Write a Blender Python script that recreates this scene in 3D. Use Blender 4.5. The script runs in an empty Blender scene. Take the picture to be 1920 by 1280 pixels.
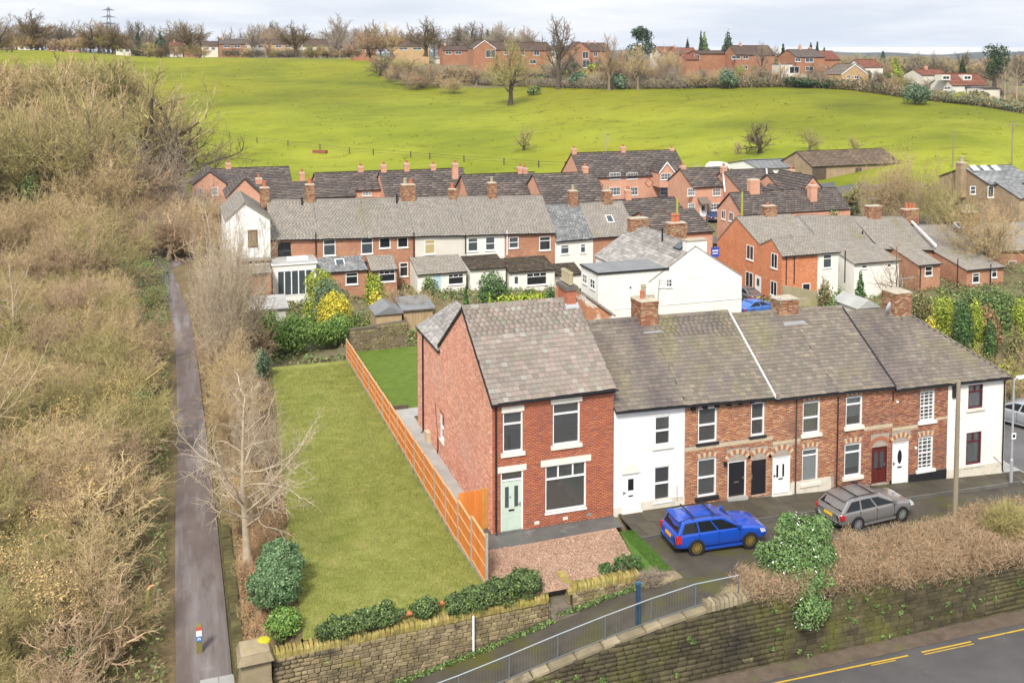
import bpy,math,random
import numpy as np
from mathutils import Vector,Matrix
rnd=random.Random(7)
rs=np.random.RandomState(11)
SC=bpy.context.scene
COL=SC.collection
rad=math.radians
# --- camera
FPX,PITCH,YAW,HV=1900.0,rad(3.5),rad(18.5),100.0
PCY=HV+FPX*math.tan(PITCH)
CR=np.array([math.cos(YAW),-math.sin(YAW),0.0])
CFH=np.array([math.sin(YAW),math.cos(YAW),0.0])
CF=math.cos(PITCH)*CFH-math.sin(PITCH)*np.array([0,0,1.0])
CU=math.sin(PITCH)*CFH+math.cos(PITCH)*np.array([0,0,1.0])
CAM=np.array([-12.8,-40.97,20.9])
cd=bpy.data.cameras.new('camera')
cam=bpy.data.objects.new('camera',cd)
COL.objects.link(cam)
M3=Matrix((CR,CU,-CF)).transposed()
cam.matrix_world=Matrix.Translation(CAM)@M3.to_4x4()
cd.sensor_width=36.0
cd.lens=36.0*FPX/1920.0
cd.shift_y=(PCY-640.0)/1920.0
cd.clip_start=0.5
cd.clip_end=9000.0
SC.camera=cam
# --- world, sun, exposure
SUN_EL,SUN_AZ=rad(46),rad(212)
w=bpy.data.worlds.new('World')
SC.world=w
w.use_nodes=True
nt=w.node_tree
nt.nodes.clear()
N=nt.nodes.new
L=nt.links.new
out=N('ShaderNodeOutputWorld')
sky=N('ShaderNodeTexSky')
sky.sky_type='NISHITA'
sky.sun_disc=False
sky.sun_elevation=SUN_EL
sky.sun_rotation=SUN_AZ
bgs=N('ShaderNodeBackground')
bgs.inputs['Strength'].default_value=0.07
L(sky.outputs[0],bgs.inputs[0])
tc=N('ShaderNodeTexCoord')
sep=N('ShaderNodeSeparateXYZ')
L(tc.outputs['Generated'],sep.inputs[0])
def mth(op,a,b=None,c=None):
 n=N('ShaderNodeMath')
 n.operation=op
 for i,x in enumerate((a,b,c)):
  if x is None:
   continue
  if isinstance(x,(int,float)):
   n.inputs[i].default_value=x
  else:
   L(x,n.inputs[i])
 return n.outputs[0]
zc=mth('MAXIMUM',sep.outputs[2],0.0)
den=mth('ADD',zc,0.10)
cmb=N('ShaderNodeCombineXYZ')
L(mth('DIVIDE',sep.outputs[0],den),cmb.inputs[0])
L(mth('DIVIDE',sep.outputs[1],den),cmb.inputs[1])
cn=N('ShaderNodeTexNoise')
cn.inputs['Scale'].default_value=0.55
cn.inputs['Detail'].default_value=7
cn.inputs['Roughness'].default_value=0.55
L(cmb.outputs[0],cn.inputs['Vector'])
cr=N('ShaderNodeValToRGB')
cr.color_ramp.elements[0].position=0.36
cr.color_ramp.elements[0].color=(0.55,0.59,0.67,1)
cr.color_ramp.elements[1].position=0.62
cr.color_ramp.elements[1].color=(0.76,0.765,0.78,1)
L(cn.outputs['Fac'],cr.inputs[0])
bgc=N('ShaderNodeBackground')
L(cr.outputs[0],bgc.inputs[0])
L(mth('ADD',mth('MULTIPLY',zc,0.35),0.97),bgc.inputs[1])
mixs=N('ShaderNodeMixShader')
mixs.inputs[0].default_value=0.9
L(bgs.outputs[0],mixs.inputs[1])
L(bgc.outputs[0],mixs.inputs[2])
L(mixs.outputs[0],out.inputs[0])
sl=bpy.data.lights.new('sun','SUN')
sl.energy=3.3
sl.angle=rad(12)
sl.color=(1.0,0.95,0.87)
so=bpy.data.objects.new('sun',sl)
COL.objects.link(so)
sd=Vector((math.sin(SUN_AZ)*math.cos(SUN_EL),math.cos(SUN_AZ)*math.cos(SUN_EL),math.sin(SUN_EL)))
so.rotation_euler=sd.to_track_quat('Z','Y').to_euler()
so.location=(0,-60,60)
SC.view_settings.view_transform='Standard'
SC.view_settings.look='None'
SC.view_settings.gamma=1.0
SC.view_settings.use_curve_mapping=False
SC.view_settings.exposure=0.56
SC.render.engine='CYCLES'
SC.cycles.use_denoising=True
SC.cycles.max_bounces=6
SC.cycles.diffuse_bounces=3
SC.cycles.transparent_max_bounces=8
SC.cycles.caustics_reflective=False
SC.cycles.caustics_refractive=False
# --- photograph measurements -> points in the place
def ray(u,v):
 return CF+(u-960.0)/FPX*CR-(v-PCY)/FPX*CU
def G(u,v,z=0.0):
 r=ray(u,v)
 return CAM+(z-CAM[2])/r[2]*r
def YP(u,v,y=0.0):
 r=ray(u,v)
 return CAM+(y-CAM[1])/r[1]*r
def XP(u,v,x=0.0):
 r=ray(u,v)
 return CAM+(x-CAM[0])/r[0]*r
def D(u,v,d):
 r=ray(u,v)
 return CAM+d/float(r@CFH)*r
def uv_d(x,y):
 q=np.array([x-CAM[0],y-CAM[1],0])
 d=max(float(q@CFH),1.0)
 return 960+FPX*float(q@CR)/d,d
def sst(t):
 t=min(1.0,max(0.0,t))
 return t*t*(3-2*t)
def interp(x,xs,ys):
 return float(np.interp(x,xs,ys))
# --- the lie of the land
def zlane(x):
 return interp(x,(-13,-9,-5,-2,1,4,6,9,28,60),(-2.62,-2.5,-2.1,-1.5,-0.85,-0.33,-0.08,-0.12,-1.12,-2.3))
def zpath(y):
 return interp(y,(-8,0,25,60,120),(-2.62,-2.5,-2.1,-1.9,-1.8))
def zpave(x):
 return zlane(x)+(0.12 if x>5.9 else 0.02)
COLS=[(-900,[(120,-2.0),(170,-2),(230,2),(300,9),(380,17),(450,20)]),(0,[(120,-2.0),(180,-2),(230,1),(300,8),(380,18.0),(430,22.5),(520,23)]),(330,[(120,-2.2),(165,-3.0),(190,-2.1),(220,-1.0),(255,3.0),(300,7.4),(350,12.6),(405,18.4),(430,19.2),(520,20)]),(620,[(120,-2.6),(165,-3.5),(190,-2.6),(215,-1.7),(250,2.5),(300,6.7),(350,11.8),(405,18.1),(430,19.0),(520,20)]),(900,[(120,-3.2),(165,-3.9),(190,-2.4),(215,0.3),(250,3.1),(300,5.9),(340,9.5),(390,14.6),(430,17.6),(520,19)]),(1200,[(120,-3.8),(165,-4.0),(185,-1.0),(200,0.4),(240,4.2),(290,10.0),(320,12.0),(360,14.2),(430,16),(520,16)]),(1500,[(120,-3.8),(155,-3.4),(185,2.6),(215,4.6),(245,8.0),(280,11.4),(300,13.2),(340,15),(430,13),(520,12)]),(1800,[(115,-2.6),(135,-1.4),(155,0.6),(172,2.3),(200,5.1),(240,8.1),(262,9.3),(300,10.4),(430,8),(520,7)]),(2050,[(115,-2.4),(135,-1.4),(155,0.6),(180,2.0),(215,4.5),(250,6.0),(300,8),(430,6),(520,5)]),(2900,[(115,-2.4),(200,3),(300,6),(520,4)]),]
FAR=[(800,9),(1400,-6),(2400,2),(3000,15),(3600,24),(4200,27),(5200,10),(7500,0)]
CU_=[c[0]for c in COLS]
def zcol(i,d):
 pts=COLS[i][1]
 return float(np.interp(d,[p[0]for p in pts],[p[1]for p in pts]))
def zfar(u,d):
 j=0
 while j<len(CU_)-2 and u>CU_[j+1]:
  j+=1
 t=sst((u-CU_[j])/(CU_[j+1]-CU_[j]))
 dd=min(d,520)
 a=0
 for k,wt in((-9,.25),(0,.5),(9,.25)):
  a+=wt*((1-t)*zcol(j,dd+k)+t*zcol(j+1,dd+k))
 if d>520:
  wob=5*math.sin(u*.006+1)+5*math.sin(u*.017)+3*math.sin(u*.041+2)
  f=interp(d,[520]+[q[0]for q in FAR],[a]+[q[1]+(wob if 2900<q[0]<4500 else 0)for q in FAR])
  a=f
 return a
def znear(x,y):
 if x<-9.2:
  zp=zpath(y)
  top=zrear(x,y)
  if x>-11.0:
   return interp(x,(-11.0,-10.7,-9.2),(zp+0.95,zp+1.0,top-.02))
  if x>-13.4:
   return zp
  wob=0.35*math.sin(x*.37+y*.21)+0.25*math.sin(x*.9-y*.5)
  return zp+0.02*(-13.4-x)+wob*sst((-13.4-x)/3)
 if y<-5.5 and x<6:
  return zlane(x)
 return zrear(x,y)
def zlawn(y):
 return interp(y,(-5.3,-3.6,1,8,18,30),(-.12,-.16,-.50,-.55,-.64,-.70))
def zrear(x,y):
 zf=zlane(x)if x>6 else zlawn(y)if x<-1.3 else 0.0
 t=sst((y-14)/36.0)
 return(1-t)*zf+t*(-2.0-2.5*sst((x-12)/30.0))
def ter(x,y):
 u,d=uv_d(x,y)
 if d<100:
  return znear(x,y)
 if d>128:
  return zfar(u,d)
 t=sst((d-100)/28)
 return(1-t)*znear(x,y)+t*zfar(u,d)
def GT(u,v,lift=0.0):
 r=ray(u,v)
 r=r/float(r@CFH)
 d,st=30.0,1.0
 p=CAM+d*r
 while d<3000:
  q=CAM+(d+st)*r
  if q[2]<ter(q[0],q[1])+lift:
   lo,hi=d,d+st
   for _ in range(14):
    m=(lo+hi)/2
    q=CAM+m*r
    if q[2]<ter(q[0],q[1])+lift:
     hi=m
    else:
     lo=m
   return CAM+hi*r
  d+=st
  st=min(4.0,st*1.01)
 return p
# --- mesh helpers
WPOS={}
class MB:
 def __init__(s):
  s.v,s.f,s.m=[],[],[]
 def quad(s,a,b,c,d,m=0):
  n=len(s.v)
  s.v+=[tuple(a),tuple(b),tuple(c),tuple(d)]
  s.f.append((n,n+1,n+2,n+3))
  s.m.append(m)
 def poly(s,pts,m=0):
  n=len(s.v)
  s.v+=[tuple(p)for p in pts]
  s.f.append(tuple(range(n,n+len(pts))))
  s.m.append(m)
 def box(s,x0,x1,y0,y1,z0,z1,m=0):
  n=len(s.v)
  s.v+=[(x0,y0,z0),(x1,y0,z0),(x1,y1,z0),(x0,y1,z0),(x0,y0,z1),(x1,y0,z1),(x1,y1,z1),(x0,y1,z1)]
  for q in((0,3,2,1),(4,5,6,7),(0,1,5,4),(1,2,6,5),(2,3,7,6),(3,0,4,7)):
   s.f.append(tuple(n+i for i in q))
   s.m.append(m)
  return s
 def hexa(s,p,m=0):
  n=len(s.v)
  s.v+=[tuple(q)for q in p]
  for q in((0,3,2,1),(4,5,6,7),(0,1,5,4),(1,2,6,5),(2,3,7,6),(3,0,4,7)):
   s.f.append(tuple(n+i for i in q))
   s.m.append(m)
  return s
 def prism(s,ring,off,m=0):
  n,k=len(s.v),len(ring)
  o=np.array(off,float)
  s.v+=[tuple(p)for p in ring]+[tuple(np.array(p,float)+o)for p in ring]
  s.f.append(tuple(n+i for i in reversed(range(k))))
  s.f.append(tuple(n+k+i for i in range(k)))
  s.m+=[m,m]
  for i in range(k):
   j=(i+1)%k
   s.f.append((n+i,n+j,n+k+j,n+k+i))
   s.m.append(m)
  return s
 def tube(s,pts,radii,sides=6,m=0,cap=True):
  pts=[np.array(p,float)for p in pts]
  if isinstance(radii,(int,float)):
   radii=[radii]*len(pts)
  n0=len(s.v)
  for i,p in enumerate(pts):
   t=pts[min(i+1,len(pts)-1)]-pts[max(i-1,0)]
   t=t/(np.linalg.norm(t)+1e-9)
   a=np.array([0,0,1.0])if abs(t[2])<.9 else np.array([1.0,0,0])
   e1=np.cross(t,a)
   e1/=np.linalg.norm(e1)
   e2=np.cross(t,e1)
   for k in range(sides):
    an=2*math.pi*k/sides
    s.v.append(tuple(p+radii[i]*(math.cos(an)*e1+math.sin(an)*e2)))
  for i in range(len(pts)-1):
   for k in range(sides):
    a,b=n0+i*sides+k,n0+i*sides+(k+1)%sides
    s.f.append((a,b,b+sides,a+sides))
    s.m.append(m)
  if cap:
   s.f.append(tuple(n0+k for k in reversed(range(sides))))
   s.f.append(tuple(n0+(len(pts)-1)*sides+k for k in range(sides)))
   s.m+=[m,m]
  return s
 def lathe(s,c,prof,sides=12,m=0,axis='z',cap=True):
  c=np.array(c,float)
  n0=len(s.v)
  for r,h in prof:
   for k in range(sides):
    an=2*math.pi*k/sides
    p=(r*math.cos(an),r*math.sin(an),h)
    if axis=='y':
     p=(p[0],h,p[1])
    elif axis=='x':
     p=(h,p[0],p[1])
    s.v.append(tuple(c+np.array(p)))
  for i in range(len(prof)-1):
   for k in range(sides):
    a,b=n0+i*sides+k,n0+i*sides+(k+1)%sides
    s.f.append((a,b,b+sides,a+sides))
    s.m.append(m)
  if cap:
   s.f.append(tuple(n0+k for k in reversed(range(sides))))
   s.f.append(tuple(n0+(len(prof)-1)*sides+k for k in range(sides)))
   s.m+=[m,m]
  return s
 def mesh(s,name,mats,off=None,smooth=False):
  me=bpy.data.meshes.new(name)
  v=s.v
  if off is not None:
   v=(np.array(v,float)-np.array(off,float)).tolist()
  me.from_pydata(v,[],s.f)
  if not isinstance(mats,(list,tuple)):
   mats=[mats]
  for mm in mats:
   me.materials.append(mm)
  if len(mats)>1:
   me.polygons.foreach_set('material_index',s.m)
  if smooth:
   me.polygons.foreach_set('use_smooth',[True]*len(me.polygons))
  me.update()
  return me
 def emit(s,name,mats,parent=None,world=True,smooth=False,loc=None,kind=None,label=None):
  off=WPOS.get(parent.name)if(parent is not None and world)else None
  me=s.mesh(name,mats,off,smooth)
  return link(name,me,parent,loc,kind,label)
def link(name,me,parent=None,loc=None,kind=None,label=None):
 o=bpy.data.objects.new(name,me)
 COL.objects.link(o)
 if parent is not None:
  o.parent=parent
  if parent.name in WPOS:
   WPOS[o.name]=WPOS[parent.name]
 if loc is not None:
  o.location=loc
 if kind:
  o['kind']=kind
 if label:
  o['label']=label
 return o
def np_mesh(name,V,F,mats,smooth=False,mi=None):
 V=np.asarray(V,np.float32)
 F=np.asarray(F,np.int32)
 me=bpy.data.meshes.new(name)
 me.vertices.add(len(V))
 me.vertices.foreach_set('co',V.ravel())
 k=F.shape[1]
 me.loops.add(F.size)
 me.loops.foreach_set('vertex_index',F.ravel())
 me.polygons.add(len(F))
 me.polygons.foreach_set('loop_start',np.arange(0,F.size,k,dtype=np.int32))
 me.polygons.foreach_set('loop_total',np.full(len(F),k,dtype=np.int32))
 if not isinstance(mats,(list,tuple)):
  mats=[mats]
 for mm in mats:
  me.materials.append(mm)
 if mi is not None:
  me.polygons.foreach_set('material_index',np.asarray(mi,np.int32))
 if smooth:
  me.polygons.foreach_set('use_smooth',np.ones(len(F),bool))
 me.update()
 me.validate()
 return me
def tag(o,label=None,cat=None,group=None,kind=None):
 if label:o['label']=label
 if cat:o['category']=cat
 if group:o['group']=group
 if kind:o['kind']=kind
 return o
def thing(name,label,cat,loc=(0,0,0),rz=0.0,group=None):
 o=bpy.data.objects.new(name,None)
 o.empty_display_size=.3
 COL.objects.link(o)
 o.location=tuple(float(a)for a in loc)
 o.rotation_euler=(0,0,rz)
 WPOS[o.name]=np.array(loc,float)
 return tag(o,label,cat,group)
def copy_tree(o,parent=None,loc=None,rz=None,sc=None,label=None,group=None):
 c=o.copy()
 COL.objects.link(c)
 if parent is not None:
  c.parent=parent
 if loc is not None:
  c.location=loc
 if rz is not None:
  c.rotation_euler=(0,0,rz)
 if sc is not None:
  c.scale=sc if isinstance(sc,(tuple,list))else(sc,sc,sc)
 if label:c['label']=label
 if group:c['group']=group
 for ch in list(o.children):
  copy_tree(ch,c)
 return c
BOX5=np.array([(4,5,6,7),(0,1,5,4),(1,2,6,5),(2,3,7,6),(3,0,4,7)])
def boxes_np(B,o,u,w,n,taper=0.0):
 """B rows: a0,a1,b0,b1,c0,c1 in the frame (o; u, w, n); the face at c0 is left open."""
 B=np.asarray(B,float)
 o,u,w,n=(np.asarray(t,float)for t in(o,u,w,n))
 a0,a1,b0,b1,c0,c1=B.T
 C=np.stack([np.stack([a,b,c],1)for a,b,c in((a0,b0,c0),(a1,b0,c0),(a1,b1,c0),(a0,b1,c0),(a0,b0,c1),(a1,b0,c1),(a1,b1,c1),(a0,b1,c1))],1)
 V=o+C[...,0:1]*u+C[...,1:2]*w+C[...,2:3]*n
 F=(np.arange(len(B))*8)[:,None,None]+BOX5[None]
 return V.reshape(-1,3),F.reshape(-1,4)
# --- materials
MATS={}
def mat(name,cols,scale=1.0,rough=0.8,bump=0.0,bscale=None,detail=6.0,rv=0.0,metal=0.0,spec=0.3,stretch=(1,1,1),over=(),rramp=None,emit=None,bdist=0.02,coat=0.0,trans=0.0):
 """cols: ramp of (position, colour) over noise in world space; rramp: ramp over the per-piece random number instead;
    rv: how much pieces differ in value; over: list of (colour, scale, lo, hi, strength[, stretch]) patches of a second tone."""
 m=bpy.data.materials.new(name)
 m.use_nodes=True
 t=m.node_tree
 b=t.nodes['Principled BSDF']
 N,L=t.nodes.new,t.links.new
 geo=N('ShaderNodeNewGeometry')
 def noise(sc,st=(1,1,1),det=detail,ro=.6):
  mp=N('ShaderNodeMapping')
  mp.inputs['Scale'].default_value=st
  L(geo.outputs['Position'],mp.inputs[0])
  n=N('ShaderNodeTexNoise')
  n.inputs['Scale'].default_value=sc
  n.inputs['Detail'].default_value=det
  n.inputs['Roughness'].default_value=ro
  L(mp.outputs[0],n.inputs['Vector'])
  return n.outputs['Fac']
 def ramp(fac,cs,const=False):
  r=N('ShaderNodeValToRGB')
  e=r.color_ramp.elements
  while len(e)<len(cs):
   e.new(0.5)
  for k,(p,c)in enumerate(cs):
   e[k].position=p
   e[k].color=(c[0],c[1],c[2],1)
  if const:
   r.color_ramp.interpolation='CONSTANT'
  L(fac,r.inputs[0])
  return r.outputs[0]
 rr=None
 if rramp or rv:
  oi=N('ShaderNodeObjectInfo')
  ad=N('ShaderNodeMath');ad.operation='ADD'
  L(geo.outputs['Random Per Island'],ad.inputs[0]);L(oi.outputs['Random'],ad.inputs[1])
  fr=N('ShaderNodeMath');fr.operation='FRACT'
  L(ad.outputs[0],fr.inputs[0])
  rr=fr.outputs[0]
 if len(cols)==1:
  rgb=N('ShaderNodeRGB');rgb.outputs[0].default_value=(*cols[0][1],1)
  c=rgb.outputs[0]
 else:
  c=ramp(noise(scale,stretch),cols)
 if rramp:
  c2=ramp(rr,rramp,True)
  mx=N('ShaderNodeMix');mx.data_type='RGBA';mx.blend_type='MULTIPLY'
  mx.inputs[0].default_value=1.0
  L(c,mx.inputs[6]);L(c2,mx.inputs[7])
  c=mx.outputs[2]
 if rv:
  wn=N('ShaderNodeTexWhiteNoise');wn.noise_dimensions='1D'
  L(rr,wn.inputs['W'])
  mr=N('ShaderNodeMapRange')
  mr.inputs[3].default_value=1-rv;mr.inputs[4].default_value=1+rv
  L(wn.outputs['Value'],mr.inputs[0])
  mx=N('ShaderNodeMix');mx.data_type='RGBA';mx.blend_type='MULTIPLY'
  mx.inputs[0].default_value=1.0
  L(c,mx.inputs[6]);L(mr.outputs[0],mx.inputs[7])
  c=mx.outputs[2]
 for ov in over:
  oc,osc,lo,hi,stg=ov[:5]
  f=noise(osc,ov[5]if len(ov)>5 else(1,1,1),5)
  mr=N('ShaderNodeMapRange')
  mr.inputs[1].default_value=lo;mr.inputs[2].default_value=hi
  mr.inputs[3].default_value=0;mr.inputs[4].default_value=stg
  L(f,mr.inputs[0])
  mx=N('ShaderNodeMix');mx.data_type='RGBA'
  L(mr.outputs[0],mx.inputs[0])
  L(c,mx.inputs[6]);mx.inputs[7].default_value=(*oc,1)
  c=mx.outputs[2]
 L(c,b.inputs['Base Color'])
 b.inputs['Roughness'].default_value=rough
 b.inputs['Metallic'].default_value=metal
 b.inputs['Specular IOR Level'].default_value=spec
 b.inputs['Coat Weight'].default_value=coat
 if bump:
  bn=N('ShaderNodeBump')
  bn.inputs['Strength'].default_value=bump
  bn.inputs['Distance'].default_value=bdist
  L(noise(bscale or scale*4,stretch,6),bn.inputs['Height'])
  L(bn.outputs[0],b.inputs['Normal'])
 MATS[name]=m
 return m
def plain(name,c,rough=.6,**k):
 k.setdefault('scale',2.0)
 return mat(name,[(.3,tuple(x*.93 for x in c)),(.7,tuple(min(1,x*1.06)for x in c))],rough=rough,**k)
def glass(name,tint=(.02,.024,.028),refl=.10):
 """window glass: partly see-through, mirror-like at grazing angles"""
 m=bpy.data.materials.new(name)
 m.use_nodes=True
 t=m.node_tree
 t.nodes.clear()
 N,L=t.nodes.new,t.links.new
 o=N('ShaderNodeOutputMaterial')
 tr=N('ShaderNodeBsdfTransparent');tr.inputs[0].default_value=(.86,.9,.9,1)
 gl=N('ShaderNodeBsdfGlossy');gl.inputs['Roughness'].default_value=.02
 gl.inputs[0].default_value=(.95,.97,1,1)
 fr=N('ShaderNodeFresnel');fr.inputs[0].default_value=1.9
 mx=N('ShaderNodeMixShader')
 df=N('ShaderNodeBsdfDiffuse');df.inputs[0].default_value=(.55,.57,.56,1)
 m2=N('ShaderNodeMixShader');m2.inputs[0].default_value=.10
 L(tr.outputs[0],m2.inputs[1]);L(df.outputs[0],m2.inputs[2])
 L(fr.outputs[0],mx.inputs[0]);L(m2.outputs[0],mx.inputs[1]);L(gl.outputs[0],mx.inputs[2])
 L(mx.outputs[0],o.inputs[0])
 MATS[name]=m
 return m
GLASS=glass('window_glass')
DGLASS=plain('dark_glass',(.018,.021,.024),.06,spec=.6)
DGLASS_B=plain('hazy_glass',(.06,.075,.085),.12,spec=.6)
UPVC=plain('white_upvc',(.80,.80,.79),.35,spec=.4)
WPAINT=mat('white_masonry_paint',[(.3,(.72,.72,.71)),(.7,(.82,.82,.81))],.7,.8,.25,25,over=[((.52,.50,.46),.45,.60,.82,.45),((.56,.54,.49),1.3,.58,.8,.4,(1.6,1,.14))])
CREAMR=mat('cream_render',[(.3,(.73,.70,.64)),(.7,(.82,.79,.73))],.6,.85,.25,25,over=[((.60,.56,.48),.5,.6,.85,.4),((.56,.52,.44),1.3,.58,.8,.4,(1.6,1,.14))])
PUBW=mat('pub_render',[(.3,(.74,.72,.68)),(.7,(.82,.80,.76))],.3,.85,.2,25,over=[((.60,.58,.53),.35,.58,.85,.45),((.58,.55,.49),.9,.58,.8,.4,(1.6,1,.14))])
GREYR=mat('grey_cream_render',[(.3,(.56,.52,.46)),(.7,(.66,.62,.55))],.6,.85,.25,25)
STONEC=mat('painted_stone',[(.3,(.66,.62,.53)),(.7,(.78,.74,.65))],2,.8,.2,30)
PLINTH=mat('cream_plinth',[(.3,(.58,.53,.44)),(.7,(.72,.67,.57))],2,.85,.3,20,over=[((.2,.19,.15),1.3,.55,.8,.7)])
BLACKP=plain('black_paint',(.022,.022,.024),.5)
IRON=plain('black_gutter',(.018,.018,.020),.45)
MORTAR=mat('mortar',[(.3,(.30,.25,.21)),(.7,(.40,.34,.28))],3,.95,.2,40)
MORTAR_R=mat('red_mortar',[(.3,(.33,.18,.13)),(.7,(.42,.25,.19))],3,.95,.2,40)
SOOT=(.075,.055,.05)
BRICK_F=mat('pressed_red_brick',[(.25,(.86,.86,.86)),(.75,(1,1,1))],1.2,.75,.2,60,rv=.08,rramp=[(0,(0.435,0.139,0.075)),(.25,(0.472,0.157,0.080)),(.5,(0.416,0.132,0.075)),(.68,(0.497,0.180,0.088)),(.82,(0.377,0.127,0.080)),(.93,(0.316,0.120,0.093))],over=[((.22,.10,.10),.5,.55,.8,.35),((.5,.32,.25),.9,.66,.85,.3)])
BRICK_S=mat('side_red_brick',[(.25,(.85,.85,.85)),(.75,(1,1,1))],1.0,.85,.2,60,rv=.12,rramp=[(0,(0.687,0.319,0.219)),(.3,(0.744,0.368,0.255)),(.6,(0.631,0.284,0.204)),(.8,(0.799,0.451,0.326))],over=[((.52,.36,.29),.35,.50,.8,.5)])
BRICK_T=mat('old_terrace_brick',[(.25,(.82,.82,.82)),(.75,(1,1,1))],1.1,.85,.25,60,rv=.13,rramp=[(0,(0.449,0.194,0.103)),(.2,(0.508,0.233,0.118)),(.4,(0.403,0.173,0.099)),(.6,(0.547,0.269,0.136)),(.78,(0.338,0.161,0.099)),(.9,(0.580,0.338,0.194))],over=[((.16,.09,.07),.55,.5,.75,.6)])
BRICK_U=mat('dark_terrace_brick',[(.25,(.82,.82,.82)),(.75,(1,1,1))],1.1,.85,.25,60,rv=.13,rramp=[(0,(0.371,0.149,0.084)),(.25,(0.457,0.198,0.106)),(.5,(0.323,0.127,0.081)),(.7,(0.494,0.245,0.133)),(.85,(0.248,0.119,0.084))],over=[((.13,.08,.065),.55,.5,.75,.6)])
BRICK_CH=mat('chimney_brick',[(.25,(.8,.8,.8)),(.75,(1,1,1))],1.5,.9,.3,60,rv=.25,rramp=[(0,(.30,.12,.065)),(.3,(.38,.19,.11)),(.55,(.22,.10,.06)),(.8,(.42,.28,.16))],over=[((.36,.27,.13),1.6,.52,.68,.7),(SOOT,1.1,.6,.8,.6)])
def farbrick(name,a,b,mort=(.42,.34,.28),sc=1.0,over=()):
 """brickwork too far off to tell one brick from the next: colour only, coursed by a brick texture in wall coordinates"""
 m=mat(name,[(.25,a),(.75,b)],.6,.88,over=list(over))
 t=m.node_tree
 N,L=t.nodes.new,t.links.new
 bs=t.nodes['Principled BSDF']
 src=bs.inputs['Base Color'].links[0].from_socket
 tc=N('ShaderNodeTexCoord')
 sp=N('ShaderNodeSeparateXYZ');L(tc.outputs['Object'],sp.inputs[0])
 ad=N('ShaderNodeMath');ad.operation='ADD';L(sp.outputs[0],ad.inputs[0]);L(sp.outputs[1],ad.inputs[1])
 cb=N('ShaderNodeCombineXYZ');L(ad.outputs[0],cb.inputs[0]);L(sp.outputs[2],cb.inputs[1])
 br=N('ShaderNodeTexBrick')
 br.inputs['Scale'].default_value=1.0
 br.inputs['Brick Width'].default_value=.23*sc
 br.inputs['Row Height'].default_value=.078*sc
 br.inputs['Mortar Size'].default_value=.010
 br.inputs['Color1'].default_value=(.78,.78,.78,1);br.inputs['Color2'].default_value=(1.18,1.15,1.1,1)
 br.inputs['Mortar'].default_value=(1.12,1.2,1.25,1)
 L(cb.outputs[0],br.inputs['Vector'])
 mx=N('ShaderNodeMix');mx.data_type='RGBA';mx.blend_type='MULTIPLY';mx.inputs[0].default_value=.85
 L(src,mx.inputs[6]);L(br.outputs['Color'],mx.inputs[7])
 L(mx.outputs[2],bs.inputs['Base Color'])
 return m
FB_RED=farbrick('far_orange_brick',(.50,.175,.08),(.60,.24,.12),over=[((.62,.48,.38),3.0,.60,.66,.5,(.6,.6,2.2))])
FB_EST=farbrick('far_estate_brick',(.52,.26,.17),(.60,.33,.23))
FB_OLD=farbrick('far_old_brick',(.33,.155,.095),(.44,.23,.14),over=[((.52,.38,.28),.9,.58,.7,.5)])
FB_HILL=farbrick('far_hill_brick',(.30,.135,.075),(.38,.19,.11))
FB_SAND=mat('sandstone_wall',[(.25,(.26,.19,.12)),(.75,(.42,.31,.19))],1.2,.9,.3,8)
SL_RAMP_M=[(0,(0.241,0.205,0.177)),(.16,(0.271,0.218,0.187)),(.34,(0.227,0.193,0.163)),(.5,(0.283,0.223,0.192)),(.66,(0.251,0.215,0.177)),(.8,(0.236,0.215,0.175)),(.9,(0.295,0.251,0.213)),(.965,(0.295,0.285,0.245))]
SL_RAMP_T=[(0,(0.170,0.145,0.118)),(.2,(0.197,0.164,0.131)),(.4,(0.156,0.134,0.112)),(.6,(0.211,0.174,0.138)),(.8,(0.178,0.156,0.118)),(.93,(0.235,0.203,0.155))]
SL_RAMP_B=[(0,(0.286,0.261,0.227)),(.25,(0.312,0.283,0.243)),(.5,(0.277,0.251,0.221)),(.75,(0.332,0.295,0.253))]
SL_RAMP_BL=[(0,(0.202,0.208,0.212)),(.25,(0.244,0.255,0.257)),(.5,(0.181,0.187,0.191)),(.75,(0.286,0.291,0.287))]
ONE=[(.25,(.86,.86,.86)),(.75,(1,1,1))]
MOSSC=(.26,.25,.075)
SLATE_M=mat('mottled_slate',ONE,1.0,.75,.15,30,rv=.12,rramp=SL_RAMP_M,over=[((.20,.19,.10),.45,.58,.75,.5)])
SLATE_T=mat('weathered_slate',ONE,1.0,.75,.15,30,rv=.10,rramp=SL_RAMP_T,over=[((.20,.185,.075),.34,.54,.68,.5,(1,.55,.55)),((.085,.068,.072),.40,.50,.70,.75,(1,.3,.3)),((.16,.13,.125),.8,.52,.7,.6),((.24,.225,.19),1.3,.62,.8,.5)])
SLATE_B=mat('grey_slate',ONE,1.0,.75,.15,30,rv=.06,rramp=SL_RAMP_B,over=[((.22,.20,.08),.30,.55,.74,.6,(1,.5,.5)),((.10,.08,.085),.25,.55,.78,.3),((.27,.25,.22),.9,.62,.8,.5)])
SLATE_BL=mat('blue_slate',ONE,1.0,.65,.15,30,rv=.12,rramp=SL_RAMP_BL,over=[((.30,.30,.28),.5,.55,.75,.5)])
SLATE_P=mat('pale_slate',ONE,1.0,.75,.15,30,rv=.16,rramp=[(0,(.29,.27,.25)),(.25,(.35,.325,.30)),(.5,(.26,.25,.235)),(.75,(.38,.35,.32))],over=[((.25,.24,.12),.5,.6,.8,.5)])
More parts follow.
